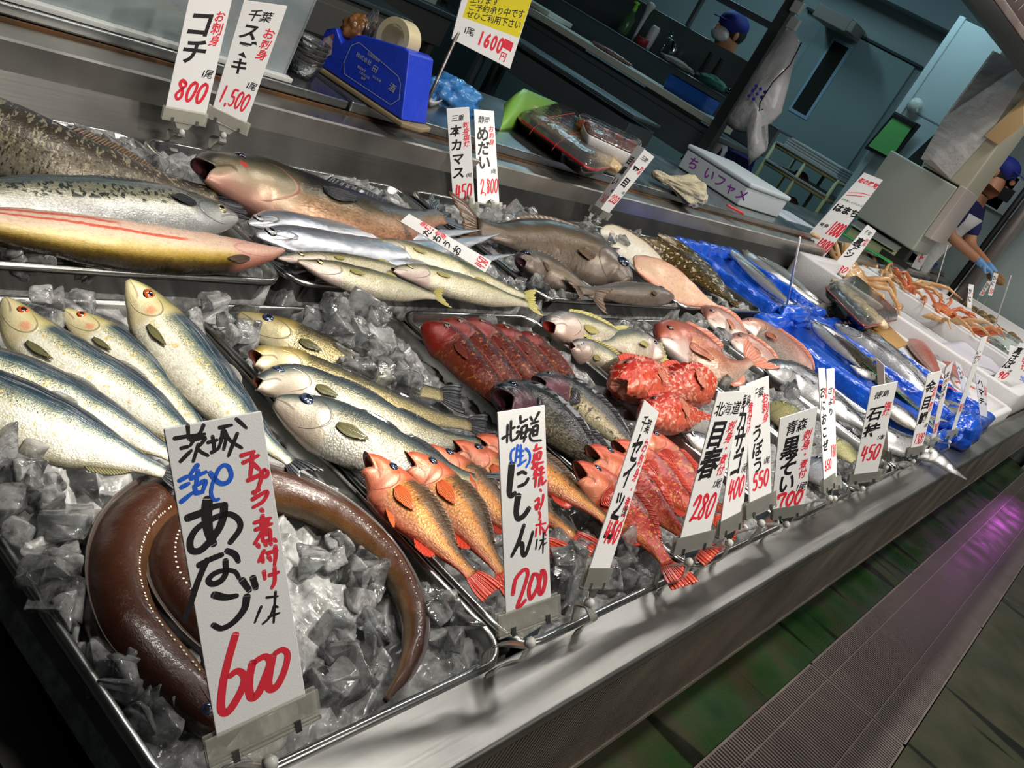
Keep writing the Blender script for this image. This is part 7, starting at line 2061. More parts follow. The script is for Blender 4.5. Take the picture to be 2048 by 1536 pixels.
# ------------------------------------------------------------------ preparation room behind the counter
WALLM = mat('teal_grey_wall', (.30, .37, .36), .45, noise=(1.2, .3, (.34, .40, .40)))
WALLP = mat('pale_panel_wall', (.50, .58, .60), .25)
def setting(nm, lo, hi, m_):
    b_ = MB(); b_.box(lo, hi)
    return tag(b_.build(nm, m_), kind='structure')
setting('wall_far', (8.2, -4.0, 0), (8.3, 7.0, 3.2), WALLM)
setting('wall_back', (-3.0, 6.5, 0), (8.2, 6.6, 3.2), mat('dark_wall', (.06, .075, .08), .6))
setting('wall_left', (-3.1, -4.0, 0), (-3.0, 7.0, 3.2), mat('dark_wall_left', (.05, .05, .05), .6))
setting('ceiling', (-3.1, 1.6, 3.2), (8.3, 7.0, 3.3), mat('ceiling_panel', (.16, .19, .20), .7))
# door in the far wall
DX_ = 8.2
d0 = atx(1646, 49, 8.17); d1 = atx(1836, 127, 8.17)
dr = empty('door_1', (8.17, 3.0, 0)); tag(dr, kind='structure')
dm = Matrix.Translation(-dr.location)
def dpart(nm, lo, hi, m_, bevel=.004):
    b_ = MB(); b_.box(lo, hi); o = b_.build(nm, m_, dr, bevel=bevel, seg=1); o.matrix_parent_inverse = dm
    return o
zt = (d0[2] + d1[2]) / 2
dpart('door_leaf', (8.155, d1[1], .02), (8.195, d0[1], zt), mat('door_grey', (.27, .34, .34), .35))
w0 = atx(1668, 83, 8.15); w1 = atx(1699, 95, 8.15); w2 = atx(1583, 215, 8.15)
dpart('window_frame', (8.146, w1[1] - .025, w2[2] - .03), (8.156, w0[1] + .025, (w0[2] + w1[2]) / 2 + .03), mat('steel_blue_frame', (.36, .50, .62), .3))
dpart('window_pane', (8.142, w1[1], w2[2]), (8.147, w0[1], (w0[2] + w1[2]) / 2), mat('dark_glass', (.03, .03, .025), .12))
setting('trim_3', (8.15, d1[1] - .05, zt + .01), (8.2, d0[1] + .2, zt + .03), mat('dark_gap', (.03, .04, .04), .6))
setting('trim_4', (7.9, 1.4, zt + .30), (8.2, 5.0, zt + .55), mat('lintel', (.22, .27, .29), .5))
# roller housing above the door's top left corner
hz = atx(1648, 52, 7.9)
m = MB(); m.box((7.80, hz[1] - .22, hz[2] + .02), (8.19, hz[1] + .10, hz[2] + .13)); m.box((7.78, hz[1] - .27, hz[2] + .03), (7.96, hz[1] - .22, hz[2] + .12))
tag(m.build('door_closer', mat('beige_housing', (.26, .22, .19), .5), None, bevel=.01), 'beige motor housing above the grey door\'s corner', 'door closer')
# tall cold cabinet with glossy side
q0, q1, q2, q3 = atx(1931, 20, 6.95), atx(2004, 132, 6.95), atx(1860, 330, 6.95), atx(1750, 275, 6.95)
cc = empty('cold_cabinet', (7.2, (q0[1] + q1[1]) / 2, 0))
tag(cc, 'tall pale blue-white cold cabinet with a glossy side, behind the green clipboard', 'cabinet')
cm = Matrix.Translation(-cc.location)
for nm, lo, hi, m_ in (('body', (6.96, q1[1], .02), (7.6, q0[1] + .0, q0[2] - .05), WALLP), ('edge_strip', (6.945, q0[1] - .035, .02), (6.962, q0[1] + .01, q0[2] - .04), mat('bright_edge', (.55, .64, .66), .3)), ('seam', (6.957, q1[1] + .01, 1.72), (6.961, q0[1] - .04, 1.735), mat('seam_grey', (.30, .36, .38), .4))):
    b_ = MB(); b_.box(lo, hi); o = b_.build(nm, m_, cc, bevel=.004, seg=1); o.matrix_parent_inverse = cm
# green clipboard hooked on the cold cabinet
def quad_thing(nm, lab, cat, px, x, th, m_, parent=None, loc=None):
    P = [atx(a_, b_, x) for a_, b_ in px]
    b_ = MB()
    n = len(P)
    off = np.array([th, 0, 0])
    b_.add(P + [p + off for p in P], [tuple(range(n)), tuple(range(2 * n - 1, n - 1, -1))] + [(i, n + i, n + (i + 1) % n, (i + 1) % n) for i in range(n)])
    o = b_.build(nm, m_, parent, bevel=.003, seg=1)
    if parent is None:
        shift_to(o, sum(P) / n)
        tag(o, lab, cat)
    else:
        o.matrix_parent_inverse = loc
    return o
cb = empty('clipboard', V3(atx(1785, 270, 6.9))); tag(cb, 'clipboard with green paper hanging on the cold cabinet', 'clipboard')
cbl = Matrix.Translation(-cb.location)
quad_thing('board', None, None, [(1790, 222), (1842, 250), (1784, 322), (1728, 296)], 6.90, .012, BLACK, cb, cbl)
quad_thing('green_paper', None, None, [(1788, 232), (1826, 252), (1782, 316), (1736, 292)], 6.893, .004, mat('green_paper', (.14, .50, .14), .6), cb, cbl)
quad_thing('clip_bar', None, None, [(1788, 224), (1832, 246), (1826, 256), (1782, 232)], 6.885, .006, BLACK, cb, cbl)
m = MB(); m.lathe([(.001, 0), (.05, .004), (.05, .012), (.02, .03)], 20, 0, Matrix.Translation(V3(atx(1831, 211, 6.94))) @ Matrix.Rotation(-math.pi / 2, 4, 'Y'))
o = m.build('suction_hook', FROST, None, smooth=True); tag(o, 'white suction hook above the green clipboard', 'hook')
quad_thing('black_holder', 'black upright holder between the clipboard and the white bags', 'holder', [(1886, 252), (1902, 266), (1834, 336), (1812, 320)], 6.80, .05, BLACK)
# beige wrapping machine at the counter's end and the white cabinet on it
mc = empty('wrapping_machine', (6.75, 1.7, WZ)); tag(mc, 'large beige wrapping machine standing at the end of the worktop behind the hamachi banner', 'machine')
ml = Matrix.Translation(-mc.location)
BEI = mat('beige_enamel', (.50, .52, .44), .35, noise=(2, .3, (.46, .50, .46)))
def mpart(nm, lo, hi, m_, bevel=.012):
    b_ = MB(); b_.box(lo, hi); o = b_.build(nm, m_, mc, bevel=bevel); o.matrix_parent_inverse = ml
mpart('housing', (6.5, 1.445, .985), (6.95, 1.93, 1.440), BEI)
mpart('side_strip', (6.5, 1.395, 1.10), (6.93, 1.445, 1.46), mat('pinkish_white_enamel', (.60, .53, .49), .4), .004)
mpart('foot', (6.52, 1.46, WZ), (6.62, 1.60, .985), BLACK, .004)
mpart('upper_cabinet', (6.52, 1.40, 1.452), (6.95, 1.72, 2.30), mat('cream_enamel', (.55, .52, .40), .35))
mpart('upper_gap', (6.53, 1.42, 1.440), (6.9, 1.70, 1.452), BLACK, .001)
crl = mat('clear_bags', (.66, .60, .56), .25, coat=.6, noise=(14, .2, (.50, .48, .46)), bump=(14, 1.2))
for i in range(6):
    m = MB()
    y0 = 1.735 - .012 * i
    m.add([(6.49 - .004 * i, y0, 1.48 + .005 * i), (6.485 - .004 * i, y0 - .17, 1.46), (6.49, y0 - .20, 1.78), (6.50, y0 - .17, 2.2), (6.50, y0 + .02, 2.2), (6.495, y0 + .03, 1.75)], [(0, 1, 2, 5), (5, 2, 3, 4)])
    o = m.build('plastic_bag', crl, None, solid=.003)
    shift_to(o, (6.49, y0, 1.48))
    tag(o, 'clear plastic carrier bag in the bundle hanging on the white cabinet', 'plastic bag', 'bundle of carrier bags')
quad_thing('cardboard_sheet', 'tan cardboard sheet behind the hanging bags near the second worker\'s head', 'cardboard', [(2048, 196), (2048, 248), (1996, 290), (1968, 272)], 6.47, .006, mat('cardboard', (.52, .34, .16), .7))
# scale on the worktop
s0 = at(1694, 462, WZ); 
scn = empty('weighing_scale', (5.9, 1.62, WZ)); tag(scn, 'cream weighing scale with grey plate on the worktop in front of the beige machine', 'scale')
sl = Matrix.Translation(-scn.location)
sp_ = [at(1690, 470, WZ), at(1775, 522, WZ), at(1800, 505, WZ), at(1712, 452, WZ)]
for nm, z0, z1, k, m_ in (('body', WZ, .955, 1.0, mat('cream_plastic', (.52, .48, .32), .35)), ('plate', .962, .972, 1.05, STEEL), ('neck', .955, .962, .5, BLACK), ('mat', WZ - .0005, WZ + .006, 1.12, mat('green_mat', (.02, .40, .09), .5))):
    c_ = sum(sp_) / 4
    v = [np.array([*(c_ + (p - c_) * k)[:2], z]) for z in (z0, z1) for p in sp_]
    m = MB(); m.add(v, [(3, 2, 1, 0), (4, 5, 6, 7)] + [(i, (i + 1) % 4, 4 + (i + 1) % 4, 4 + i) for i in range(4)])
    o = m.build(nm, m_, scn, bevel=.006); o.matrix_parent_inverse = sl
m = MB(); c_ = (sp_[1] * .35 + sp_[0] * .65); d_ = unit(sp_[1] - sp_[0]); nn = np.array([d_[1], -d_[0], 0]) * .002
if np.dot(nn, EYE - c_) < 0: nn = -nn
m.add([c_ + nn + np.array([0, 0, .012]) + d_ * .12, c_ + nn + np.array([0, 0, .012]) + d_ * .30, c_ + nn + np.array([0, 0, .045]) + d_ * .30, c_ + nn + np.array([0, 0, .045]) + d_ * .12], [(0, 1, 2, 3)])
o = m.build('display', BLACK, scn); o.matrix_parent_inverse = sl

# steel bench with the long cutting board, splashback, shelf
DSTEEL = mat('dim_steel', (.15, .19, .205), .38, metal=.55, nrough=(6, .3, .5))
bn_ = empty('sink_bench', (5.3, 3.0, 0)); tag(bn_, 'steel sink bench with splashback running away from the counter, cutting board on it', 'bench')
bl2 = Matrix.Translation(-bn_.location)
def bpart(nm, lo, hi, m_=None, bevel=.004, parent=None, l=None):
    b_ = MB(); b_.box(lo, hi); o = b_.build(nm, m_ or DSTEEL, parent or bn_, bevel=bevel, seg=1); o.matrix_parent_inverse = l or bl2
    return o
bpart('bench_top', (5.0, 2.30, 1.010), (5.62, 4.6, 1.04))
bpart('front_apron', (5.0, 2.30, .86), (5.02, 4.6, 1.01))
bpart('splashback', (5.60, 2.28, 1.04), (5.63, 4.6, 1.215))
bpart('back_ledge', (5.60, 2.28, 1.205), (5.84, 4.6, 1.22))
bpart('back_plate', (5.84, 2.62, 1.22), (5.86, 4.6, 1.46))
bpart('upper_rail', (5.84, 2.72, 1.68), (5.90, 4.6, 1.72))
for y in (2.32, 3.1, 3.9, 4.5):
    bpart('leg', (5.04, y, .0), (5.08, y + .04, .86))
for y in (2.74, 3.3, 3.9, 4.5):
    bpart('rail_post', (5.86, y, 1.46), (5.89, y + .03, 1.68))
bpart('lower_shelf', (5.0, 2.32, .30), (5.6, 4.6, .33))
CB = mat('cutting_board', (.62, .68, .60), .5)
m = MB(); m.box((5.0, 2.395, 1.062), (5.30, 3.85, 1.100)); m.box((5.06, 2.5, 1.04), (5.10, 2.9, 1.062)); m.box((5.06, 3.4, 1.04), (5.10, 3.8, 1.062))
tag(m.build('cutting_board', CB, None, bevel=.004), 'long white cutting board on the steel bench', 'cutting board')
m = MB(); m.box((5.12, 3.78, 1.101), (5.40, 4.3, 1.130))
tag(m.build('cutting_board', CB, None, bevel=.004), 'second white cutting board lying across the far end of the long one', 'cutting board')
o = openbox('blue_basket', 5.10, 5.26, 2.53, 2.83, 1.101, 1.185, .008, 'blue plastic basket standing on the near end of the cutting board', 'basket', mat('basket_blue', (.02, .13, .55), .4), floor_t=.01)
crumple('fish_offcut', (5.12, 3.25, 1.112), (.03, .16, .016), mat('offcut', (.36, .22, .18), .4, noise=(30, .2, (.12, .06, .05))), 'pinkish fish offcuts on the cutting board', 'fish scraps', 61)
# things on the back ledge
def bottle(lab, y, z0, prof_, m_, cap=None, nm='bottle', x=5.72, cat='bottle', tilt=0):
    b_ = MB(); b_.lathe(prof_, 18)
    o = b_.build(nm, m_, None, smooth=True)
    o.location = (x, y, z0); o.rotation_euler = (0, tilt, 0)
    tag(o, lab, cat)
    if cap:
        c2 = MB(); zc = prof_[-1][1]
        c2.lathe([(.014, zc), (.014, zc + .03), (.008, zc + .035), (.008, zc + .05)], 14).box((-.035, -.008, zc + .045), (.012, .008, zc + .06))
        c2.build('spray_head', cap, o)
    return o
yy = lambda px, py: atx(px, py, 5.72)[1]
GRB = mat('green_bottle', (.10, .28, .12), .2, trans=.5)
bottle('clear green spray bottle with lime head at the far end of the ledge', yy(1246, 62), 1.222, [(.035, 0), (.038, .02), (.038, .11), (.015, .14), (.014, .16)], GRB, mat('lime_cap', (.25, .65, .05), .4), 'spray_bottle')
bottle('slim white hand shower standing on the bench ledge', yy(1270, 70), 1.222, [(.008, 0), (.010, .05), (.014, .16), (.018, .20), (.028, .23), (.030, .25), (.010, .26)], mat('pale_metal', (.50, .54, .55), .3), None, 'hand_shower', cat='shower head')
bottle('white bottle with round dark label on the bench ledge', yy(1300, 78), 1.222, [(.03, 0), (.032, .02), (.032, .13), (.022, .15)], mat('white_bottle', (.52, .55, .56), .4), None)
m = MB(); yb = yy(1287, 92); m.lathe([(.04, 0), (.042, .045), (.038, .05)], 18); o = m.build('red_tub', mat('red_tub', (.28, .02, .03), .4), None, smooth=True); o.location = (5.68, yb, 1.222); tag(o, 'dark red tub beside the white bottle', 'tub')
yf = yy(1335, 95)
fc = empty('faucet', (5.80, yf, 1.222)); tag(fc, 'chrome mixer faucet on the bench ledge', 'faucet')
CHR = mat('chrome', (.55, .57, .58), .15, metal=1)
m = MB(); m.lathe([(.022, 0), (.022, .09), (.016, .10)], 16); o = m.build('valve_body', CHR, fc, smooth=True)
m = MB(); m.tube([(0, 0, .05), (-.05, 0, .13), (-.12, 0, .12), (-.14, 0, .04)], .011, 10); m.build('spout', CHR, fc, smooth=True)
m = MB(); m.tube([(0, 0, .10), (.0, .03, .13), (0, .09, .15)], .007, 8); m.build('handle', CHR, fc, smooth=True)
crumple('scrub_sponge', (5.66, yy(1352, 150), 1.245), (.05, .13, .022), mat('grey_cloth', (.36, .36, .32), .9), 'grey cloth on a green scouring pad on the ledge', 'sponge', 71)
crumple('green_net', (5.66, yy(1425, 185), 1.255), (.05, .10, .035), mat('dark_green_net', (.03, .16, .11), .6), 'bunched dark green net on the ledge', 'net', 72)
for i, (px, lab) in enumerate([(1392, 'knife with dark handle standing left of the green net'), (1420, 'knife with riveted dark handle standing in the green net')]):
    m = MB(); y_ = yy(px, 165); m.box((5.70, y_ - .012, 1.222), (5.703, y_ + .022, 1.30)); 
    o = m.build('knife', CHR, None); shift_to(o, (5.7, y_, 1.222)); tag(o, lab, 'knife', 'knives on the bench ledge')
    h2 = MB(); h2.box((5.692, y_ - .010, 1.30), (5.712, y_ + .014, 1.40)); hh2 = h2.build('handle', BLACK, None, bevel=.004); hh2.parent = o; hh2.matrix_parent_inverse = Matrix.Translation(-o.location)
m = MB(); y_ = yy(1462, 200); m.tube([(5.66, y_ - .05, 1.23), (5.66, y_, 1.26), (5.66, y_ + .03, 1.25)], .02, 10); m.tube([(5.66, y_, 1.26), (5.66, y_ - .05, 1.33)], .014, 10)
tag(m.build('metal_valve', CHR, None, smooth=True), 'shiny metal valve at the near end of the ledge', 'valve')
# low steel unit in front of the bench
un = empty('steel_table', (4.5, 3.1, 0)); tag(un, 'dark low steel table in front of the cutting board bench', 'table')
ul = Matrix.Translation(-un.location)
for nm, lo, hi in (('table_top', (4.42, 2.50, .925), (4.72, 3.62, .945)), ('apron', (4.43, 2.51, .78), (4.71, 3.60, .90)), ('lower_rail', (4.44, 2.54, .30), (4.70, 3.58, .33))):
    bpart(nm, lo, hi, None, .003, un, ul)
for x_ in (4.44, 4.67):
    for y_ in (2.53, 3.56):
        bpart('leg', (x_, y_, 0), (x_ + .035, y_ + .035, .78), None, .002, un, ul)
# dark post with a white plastic bag hanging on it
pb = atx(1510, 160, 4.95)
m = MB(); m.box((4.93, 2.30, 0), (4.99, 2.36, 3.2))
tag(m.build('trim_5', mat('dark_post', (.05, .055, .06), .4)), kind='structure')
for i, (px, py) in enumerate([(1590, 12), (1583, 45)]):
    p = atx(px, py, 4.9)
    m = MB(); m.box((4.90, p[1] - .035, p[2] - .03), (4.93, p[1] + .02, p[2] + .03)); o = m.build('socket_box', mat('pale_socket', (.45, .50, .50), .4), None, bevel=.004)
    tag(o, ['upper white switch box on the dark post', 'lower white switch box on the dark post above the hanging bag'][i], 'switch box', 'switch boxes on the post')
BAGM = mat('milky_bag', (.58, .57, .57), .3, coat=.4, noise=(10, .25, (.46, .48, .50)), bump=(16, 1.0))
BAGD = mat('bag_blue_print', (.03, .04, .40), .4)
BAGR = mat('bag_red_print', (.45, .04, .06), .4)
def hanging_bag():
    px = [(1590, 60), (1600, 85), (1585, 130), (1572, 175), (1562, 225), (1545, 245), (1520, 255), (1528, 300), (1500, 330), (1495, 270), (1470, 262), (1452, 248), (1478, 205), (1508, 150), (1540, 100), (1572, 62)]
    P = [atx(a_, b_, 4.86) for a_, b_ in px]
    c = sum(P) / len(P)
    v, f, mi = [], [], []
    K = 9
    for k in range(K):
        t = k / (K - 1)
        for i, p in enumerate(P):
            s_ = math.sin(math.pi * t) ** .6
            q = c + (p - c) * (.55 + .45 * s_ if 0 < k < K - 1 else .35)
            v.append(q + np.array([(.5 - t) * -.13 + .012 * math.sin(i * 2.1 + k), .008 * math.sin(i * 1.7), .006 * math.cos(i * 2.3 + k)]))
    n = len(P)
    for k in range(K - 1):
        for i in range(n):
            f.append((k * n + i, k * n + (i + 1) % n, (k + 1) * n + (i + 1) % n, (k + 1) * n + i)); 
    f.append(tuple(range(n - 1, -1, -1))); f.append(tuple((K - 1) * n + i for i in range(n)))
    m = MB(); m.add(v, f)
    o = m.build('hanging_bag', BAGM, None, smooth=True)
    shift_to(o, c); tag(o, 'milky white plastic bag with blue diamonds hanging on the dark post', 'plastic bag')
    m = MB()
    for (a_, b_) in [(1512, 172), (1521, 178), (1530, 184), (1505, 182), (1514, 188), (1523, 194), (1498, 192), (1507, 198)]:
        p = atx(a_, b_, 4.765)
        r = .011
        m.add([p + np.array([0, 0, r]), p + np.array([0, r, 0]), p - np.array([0, 0, r]), p - np.array([0, r, 0])], [(0, 1, 2, 3)])
    e = m.build('blue_diamonds', BAGD, None); e.parent = o; e.matrix_parent_inverse = Matrix.Translation(-o.location)
    m = MB()
    m.tube([atx(1603, 85, 4.76), atx(1580, 130, 4.755), atx(1545, 165, 4.75), atx(1520, 205, 4.75), atx(1518, 222, 4.75), atx(1526, 218, 4.752)], .0035, 6)
    e = m.build('drawstring', BLACK, None, smooth=True); e.parent = o; e.matrix_parent_inverse = Matrix.Translation(-o.location)
hanging_bag()
# cream pipe cart
ca = empty('pipe_cart', (7.2, 2.5, .3)); tag(ca, 'cream pipe cart with grey shelves standing before the grey door', 'cart')
cl2 = Matrix.Translation(-ca.location)
CRP = mat('cream_pipe', (.42, .40, .20), .4)
m1, m2 = atx(1555, 292, 7.0), atx(1688, 350, 7.0)
ya, yb = m1[1], m2[1]
for x_ in (6.95, 7.45):
    for y_ in (ya, yb, (ya + yb) / 2):
        m = MB(); m.tube([(x_, y_, .3), (x_, y_, m1[2] + .02)], .014, 10); o = m.build('post', CRP, ca, smooth=True); o.matrix_parent_inverse = cl2
for z_ in (m1[2], .95, .62):
    m = MB()
    for x_ in (6.95, 7.45): m.tube([(x_, ya, z_), (x_, yb, z_)], .014, 10)
    for y_ in (ya, yb): m.tube([(6.95, y_, z_), (7.45, y_, z_)], .014, 10)
    o = m.build('rail', CRP, ca, smooth=True); o.matrix_parent_inverse = cl2
    m = MB(); m.box((6.93, ya - .0, z_ + .014), (7.47, yb, z_ + .030)) if ya < yb else m.box((6.93, yb, z_ + .014), (7.47, ya, z_ + .030))
    o = m.build('shelf', mat('grey_shelf', (.36, .37, .36), .5), ca, bevel=.003); o.matrix_parent_inverse = cl2
m = MB(); 
for x_ in (6.97, 7.43):
    for y_ in (ya, yb): m.lathe([(.001, 0), (.04, .0), (.04, .26), (.02, .30)], 12, 0, Matrix.Translation((x_, y_, 0)))
o = m.build('caster', BLACK, ca, smooth=True); o.matrix_parent_inverse = cl2
zt_ = m1[2] + .03
for i in range(4):
    m = MB(); m.box((6.96, min(ya, yb) + .03, zt_ + .0005 + .018 * i), (7.40 - .02 * (i % 2), max(ya, yb) - .05, zt_ + .016 + .018 * i))
    tag(m.build('serving_tray', mat('grey_tray', (.46, .46, .44), .5), None, bevel=.003), 'flat grey tray in the stack on top of the cream cart', 'tray', 'flat trays on the cart')
for i, (px, py) in enumerate([(1600, 355), (1580, 405), (1548, 410)]):
    crumple('dark_bundle', atx(px, py, 7.2) + np.array([0, 0, .0]), (.06, .06, .045), mat('dark_bundle', (.10, .05, .045), .6), ['dark red bundle on the middle shelf of the cream cart', 'dark brown bundle low on the cream cart', 'dark bundle beside the cart\'s foot'][i], 'bundle', 80 + i)

# dark furniture at the left rear
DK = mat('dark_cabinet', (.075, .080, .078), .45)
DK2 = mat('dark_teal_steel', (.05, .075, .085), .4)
def simple(nm, lab, cat, boxes, loc, group=None):
    r = empty(nm, loc); tag(r, lab, cat, group); l = Matrix.Translation(-r.location)
    for pn, lo, hi, m_ in boxes:
        b_ = MB(); b_.box(lo, hi); o = b_.build(pn, m_, r, bevel=.004, seg=1); o.matrix_parent_inverse = l
    return r
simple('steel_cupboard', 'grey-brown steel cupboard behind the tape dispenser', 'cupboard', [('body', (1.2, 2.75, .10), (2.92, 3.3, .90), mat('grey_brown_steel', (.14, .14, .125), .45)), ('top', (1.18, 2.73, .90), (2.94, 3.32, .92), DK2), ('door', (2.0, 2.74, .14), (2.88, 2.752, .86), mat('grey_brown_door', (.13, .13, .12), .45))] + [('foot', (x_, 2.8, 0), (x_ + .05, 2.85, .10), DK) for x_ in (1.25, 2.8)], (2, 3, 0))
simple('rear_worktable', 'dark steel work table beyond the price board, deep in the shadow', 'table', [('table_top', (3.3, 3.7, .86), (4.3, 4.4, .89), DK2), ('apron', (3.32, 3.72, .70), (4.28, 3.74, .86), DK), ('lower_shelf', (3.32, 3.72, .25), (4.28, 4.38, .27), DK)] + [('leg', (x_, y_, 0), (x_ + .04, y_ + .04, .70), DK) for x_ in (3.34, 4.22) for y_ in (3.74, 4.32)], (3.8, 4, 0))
WB = mat('grey_white_board', (.42, .50, .48), .5)
for i, (x0, y0, z0, x1, y1, z1, lab) in enumerate([(3.4, 3.76, .89, 4.15, 3.82, 1.0, 'lowest white board standing on the dark work table, right of the price board'), (3.5, 3.9, .8905, 4.25, 3.95, 1.06, 'upper white board standing behind the lower one right of the price board')]):
    m = MB(); m.box((x0, y0, z0), (x1, y1, z1)); tag(m.build('white_board', WB, None, bevel=.006), lab, 'board', 'white boards in the shade')
pr = empty('pipe_rack', (4.6, 5.3, 0)); tag(pr, 'olive pipe rack in the dark corner beyond the cutting board', 'rack'); pl = Matrix.Translation(-pr.location)
OLV = mat('olive_pipe', (.12, .115, .06), .5)
for x_ in (4.2, 5.4):
    for y_ in (5.0, 5.5):
        m = MB(); m.tube([(x_, y_, 0), (x_, y_, 1.9)], .018, 8); o = m.build('post', OLV, pr, smooth=True); o.matrix_parent_inverse = pl
for z_ in (.5, 1.1, 1.5):
    m = MB()
    for y_ in (5.0, 5.5): m.tube([(4.2, y_, z_), (5.4, y_, z_)], .016, 8)
    for x_ in (4.2, 4.8, 5.4): m.tube([(x_, 5.0, z_), (x_, 5.5, z_)], .016, 8)
    o = m.build('rail', OLV, pr, smooth=True); o.matrix_parent_inverse = pl
# brown sign board overhead at the right
sg = empty('shop_sign', (6.2, 1.42, 2.1)); tag(sg, 'brown hanging shop sign with white brush writing at the top right corner', 'sign'); sgl = Matrix.Translation(-sg.location)
s0_, s1_ = at(1926, -5, 2.1), at(2048, 150, 2.1)
dd = unit(s1_ - s0_); up = np.array([0, 0, 1.0]); nn = unit(np.cross(up, dd))
if np.dot(nn, EYE - s0_) < 0: nn = -nn
def sbox(nm, l0, l1, z0, z1, t0, t1, m_):
    v = [s0_ + dd * l + up * z - nn * t for z in (z0, z1) for l, t in ((l0, t0), (l1, t0), (l1, t1), (l0, t1))]
    b_ = MB(); b_.add(v, [(3, 2, 1, 0), (4, 5, 6, 7)] + [(i, (i + 1) % 4, 4 + (i + 1) % 4, 4 + i) for i in range(4)])
    o = b_.build(nm, m_, sg, bevel=.004, seg=1); o.matrix_parent_inverse = sgl
sbox('lower_frame', -1.0, 1.9, -.002, .085, -.03, .03, mat('black_frame', (.016, .015, .014), .4))
sbox('edge_strip', -1.0, 1.9, .085, .125, -.034, .03, mat('pinkish_metal', (.42, .34, .30), .35, noise=(8, .2, (.30, .22, .20))))
sbox('board', -1.0, 1.9, .125, .75, -.02, .02, mat('brown_board', (.085, .030, .018), .5))
m = MB()
WHI = mat('white_brush', (.62, .60, .56), .6)
def sgp(l, z): return s0_ + dd * l + up * z + nn * .0215
for a_, b_ in [((.32, .30), (.42, .19)), ((.45, .32), (.40, .26)), ((.50, .33), (.47, .24)), ((.58, .30), (.50, .16)), ((.62, .34), (.66, .22)), ((.70, .36), (.60, .15)), ((.80, .36), (.78, .16)), ((.90, .34), (1.0, .20)), ((1.05, .36), (.95, .16))]:
    a2, b2 = np.array(a_), np.array(b_); d = unit(b2 - a2); w2 = np.array([-d[1], d[0]]) * .010
    m.add([sgp(*(a2 + w2)), sgp(*(a2 - w2)), sgp(*(b2 - w2 * .4)), sgp(*(b2 + w2 * .4))], [(0, 1, 2, 3)])
o = m.build('white_brush_lettering', WHI, sg); o.matrix_parent_inverse = sgl
# wall sockets and dark rails by the far wall
for i, (px, py) in enumerate([(1986, 371), (2012, 389)]):
    p = atx(px, py, 8.19)
    r = empty('wall_socket', V3(p)); tag(r, ['left grey wall box with a dark square beside the second worker', 'right grey wall box with a dark square beside the second worker'][i], 'switch box', 'wall boxes'); l = Matrix.Translation(-r.location)
    for nm, k, t, m_ in (('plate', .14, .03, mat('pale_plate', (.46, .52, .54), .4)), ('dark_square', .05, .034, BLACK)):
        b_ = MB(); b_.box((8.19 - t, p[1] - k, p[2] - k), (8.19, p[1] + k, p[2] + k)); o = b_.build(nm, m_, r, bevel=.003, seg=1); o.matrix_parent_inverse = l
setting('trim_6', (8.10, -1.0, .0), (8.19, .2, 3.2), WALLP)
for i, (px0, px1, r_, m_, lab) in enumerate([((2048, 385), (1955, 510), .022, BLACK, 'thin black pole standing behind the second worker\'s hands'), ((2048, 425), (1990, 505), .05, mat('grey_pole', (.20, .18, .17), .4, metal=.5), 'thick grey pole at the right edge')]):
    p = atx(px0[0], px0[1], 7.6)
    m = MB(); m.tube([(7.6, p[1], 0), (7.6, p[1], 2.6)], r_, 14)
    tag(m.build('steel_pole', m_, None, smooth=True), lab, 'pole', 'poles at the right edge')

# ------------------------------------------------------------------ people
def skin_body(nm, verts, edges, radii, m_, parent=None, sub=2, root=0, loc=None):
    me = bpy.data.meshes.new(nm)
    me.from_pydata([tuple(v) for v in verts], edges, [])
    o = bpy.data.objects.new(nm, me)
    COL.objects.link(o)
    md = o.modifiers.new('skin', 'SKIN')
    md.use_smooth_shade = True
    for i, r in enumerate(radii):
        sv = me.skin_vertices[0].data[i]
        sv.radius = (r, r) if not isinstance(r, tuple) else r
        sv.use_root = i == root
    sb = o.modifiers.new('sub', 'SUBSURF'); sb.levels = sub; sb.render_levels = sub
    me.materials.append(m_)
    if parent is not None:
        o.parent = parent
    return o
SKIN = mat('skin', (.46, .22, .12), .5, sss=.1)
NAVY = mat('navy_cloth', (.012, .016, .10), .8, bump=(60, .3))
BLUEC = mat('blue_cap_cloth', (.010, .020, .22), .7)
WHC = mat('white_cloth', (.58, .60, .60), .8, bump=(30, .6))
HAIR = mat('black_hair', (.012, .010, .010), .5)
GLV = mat('blue_glove', (.16, .36, .70), .45)
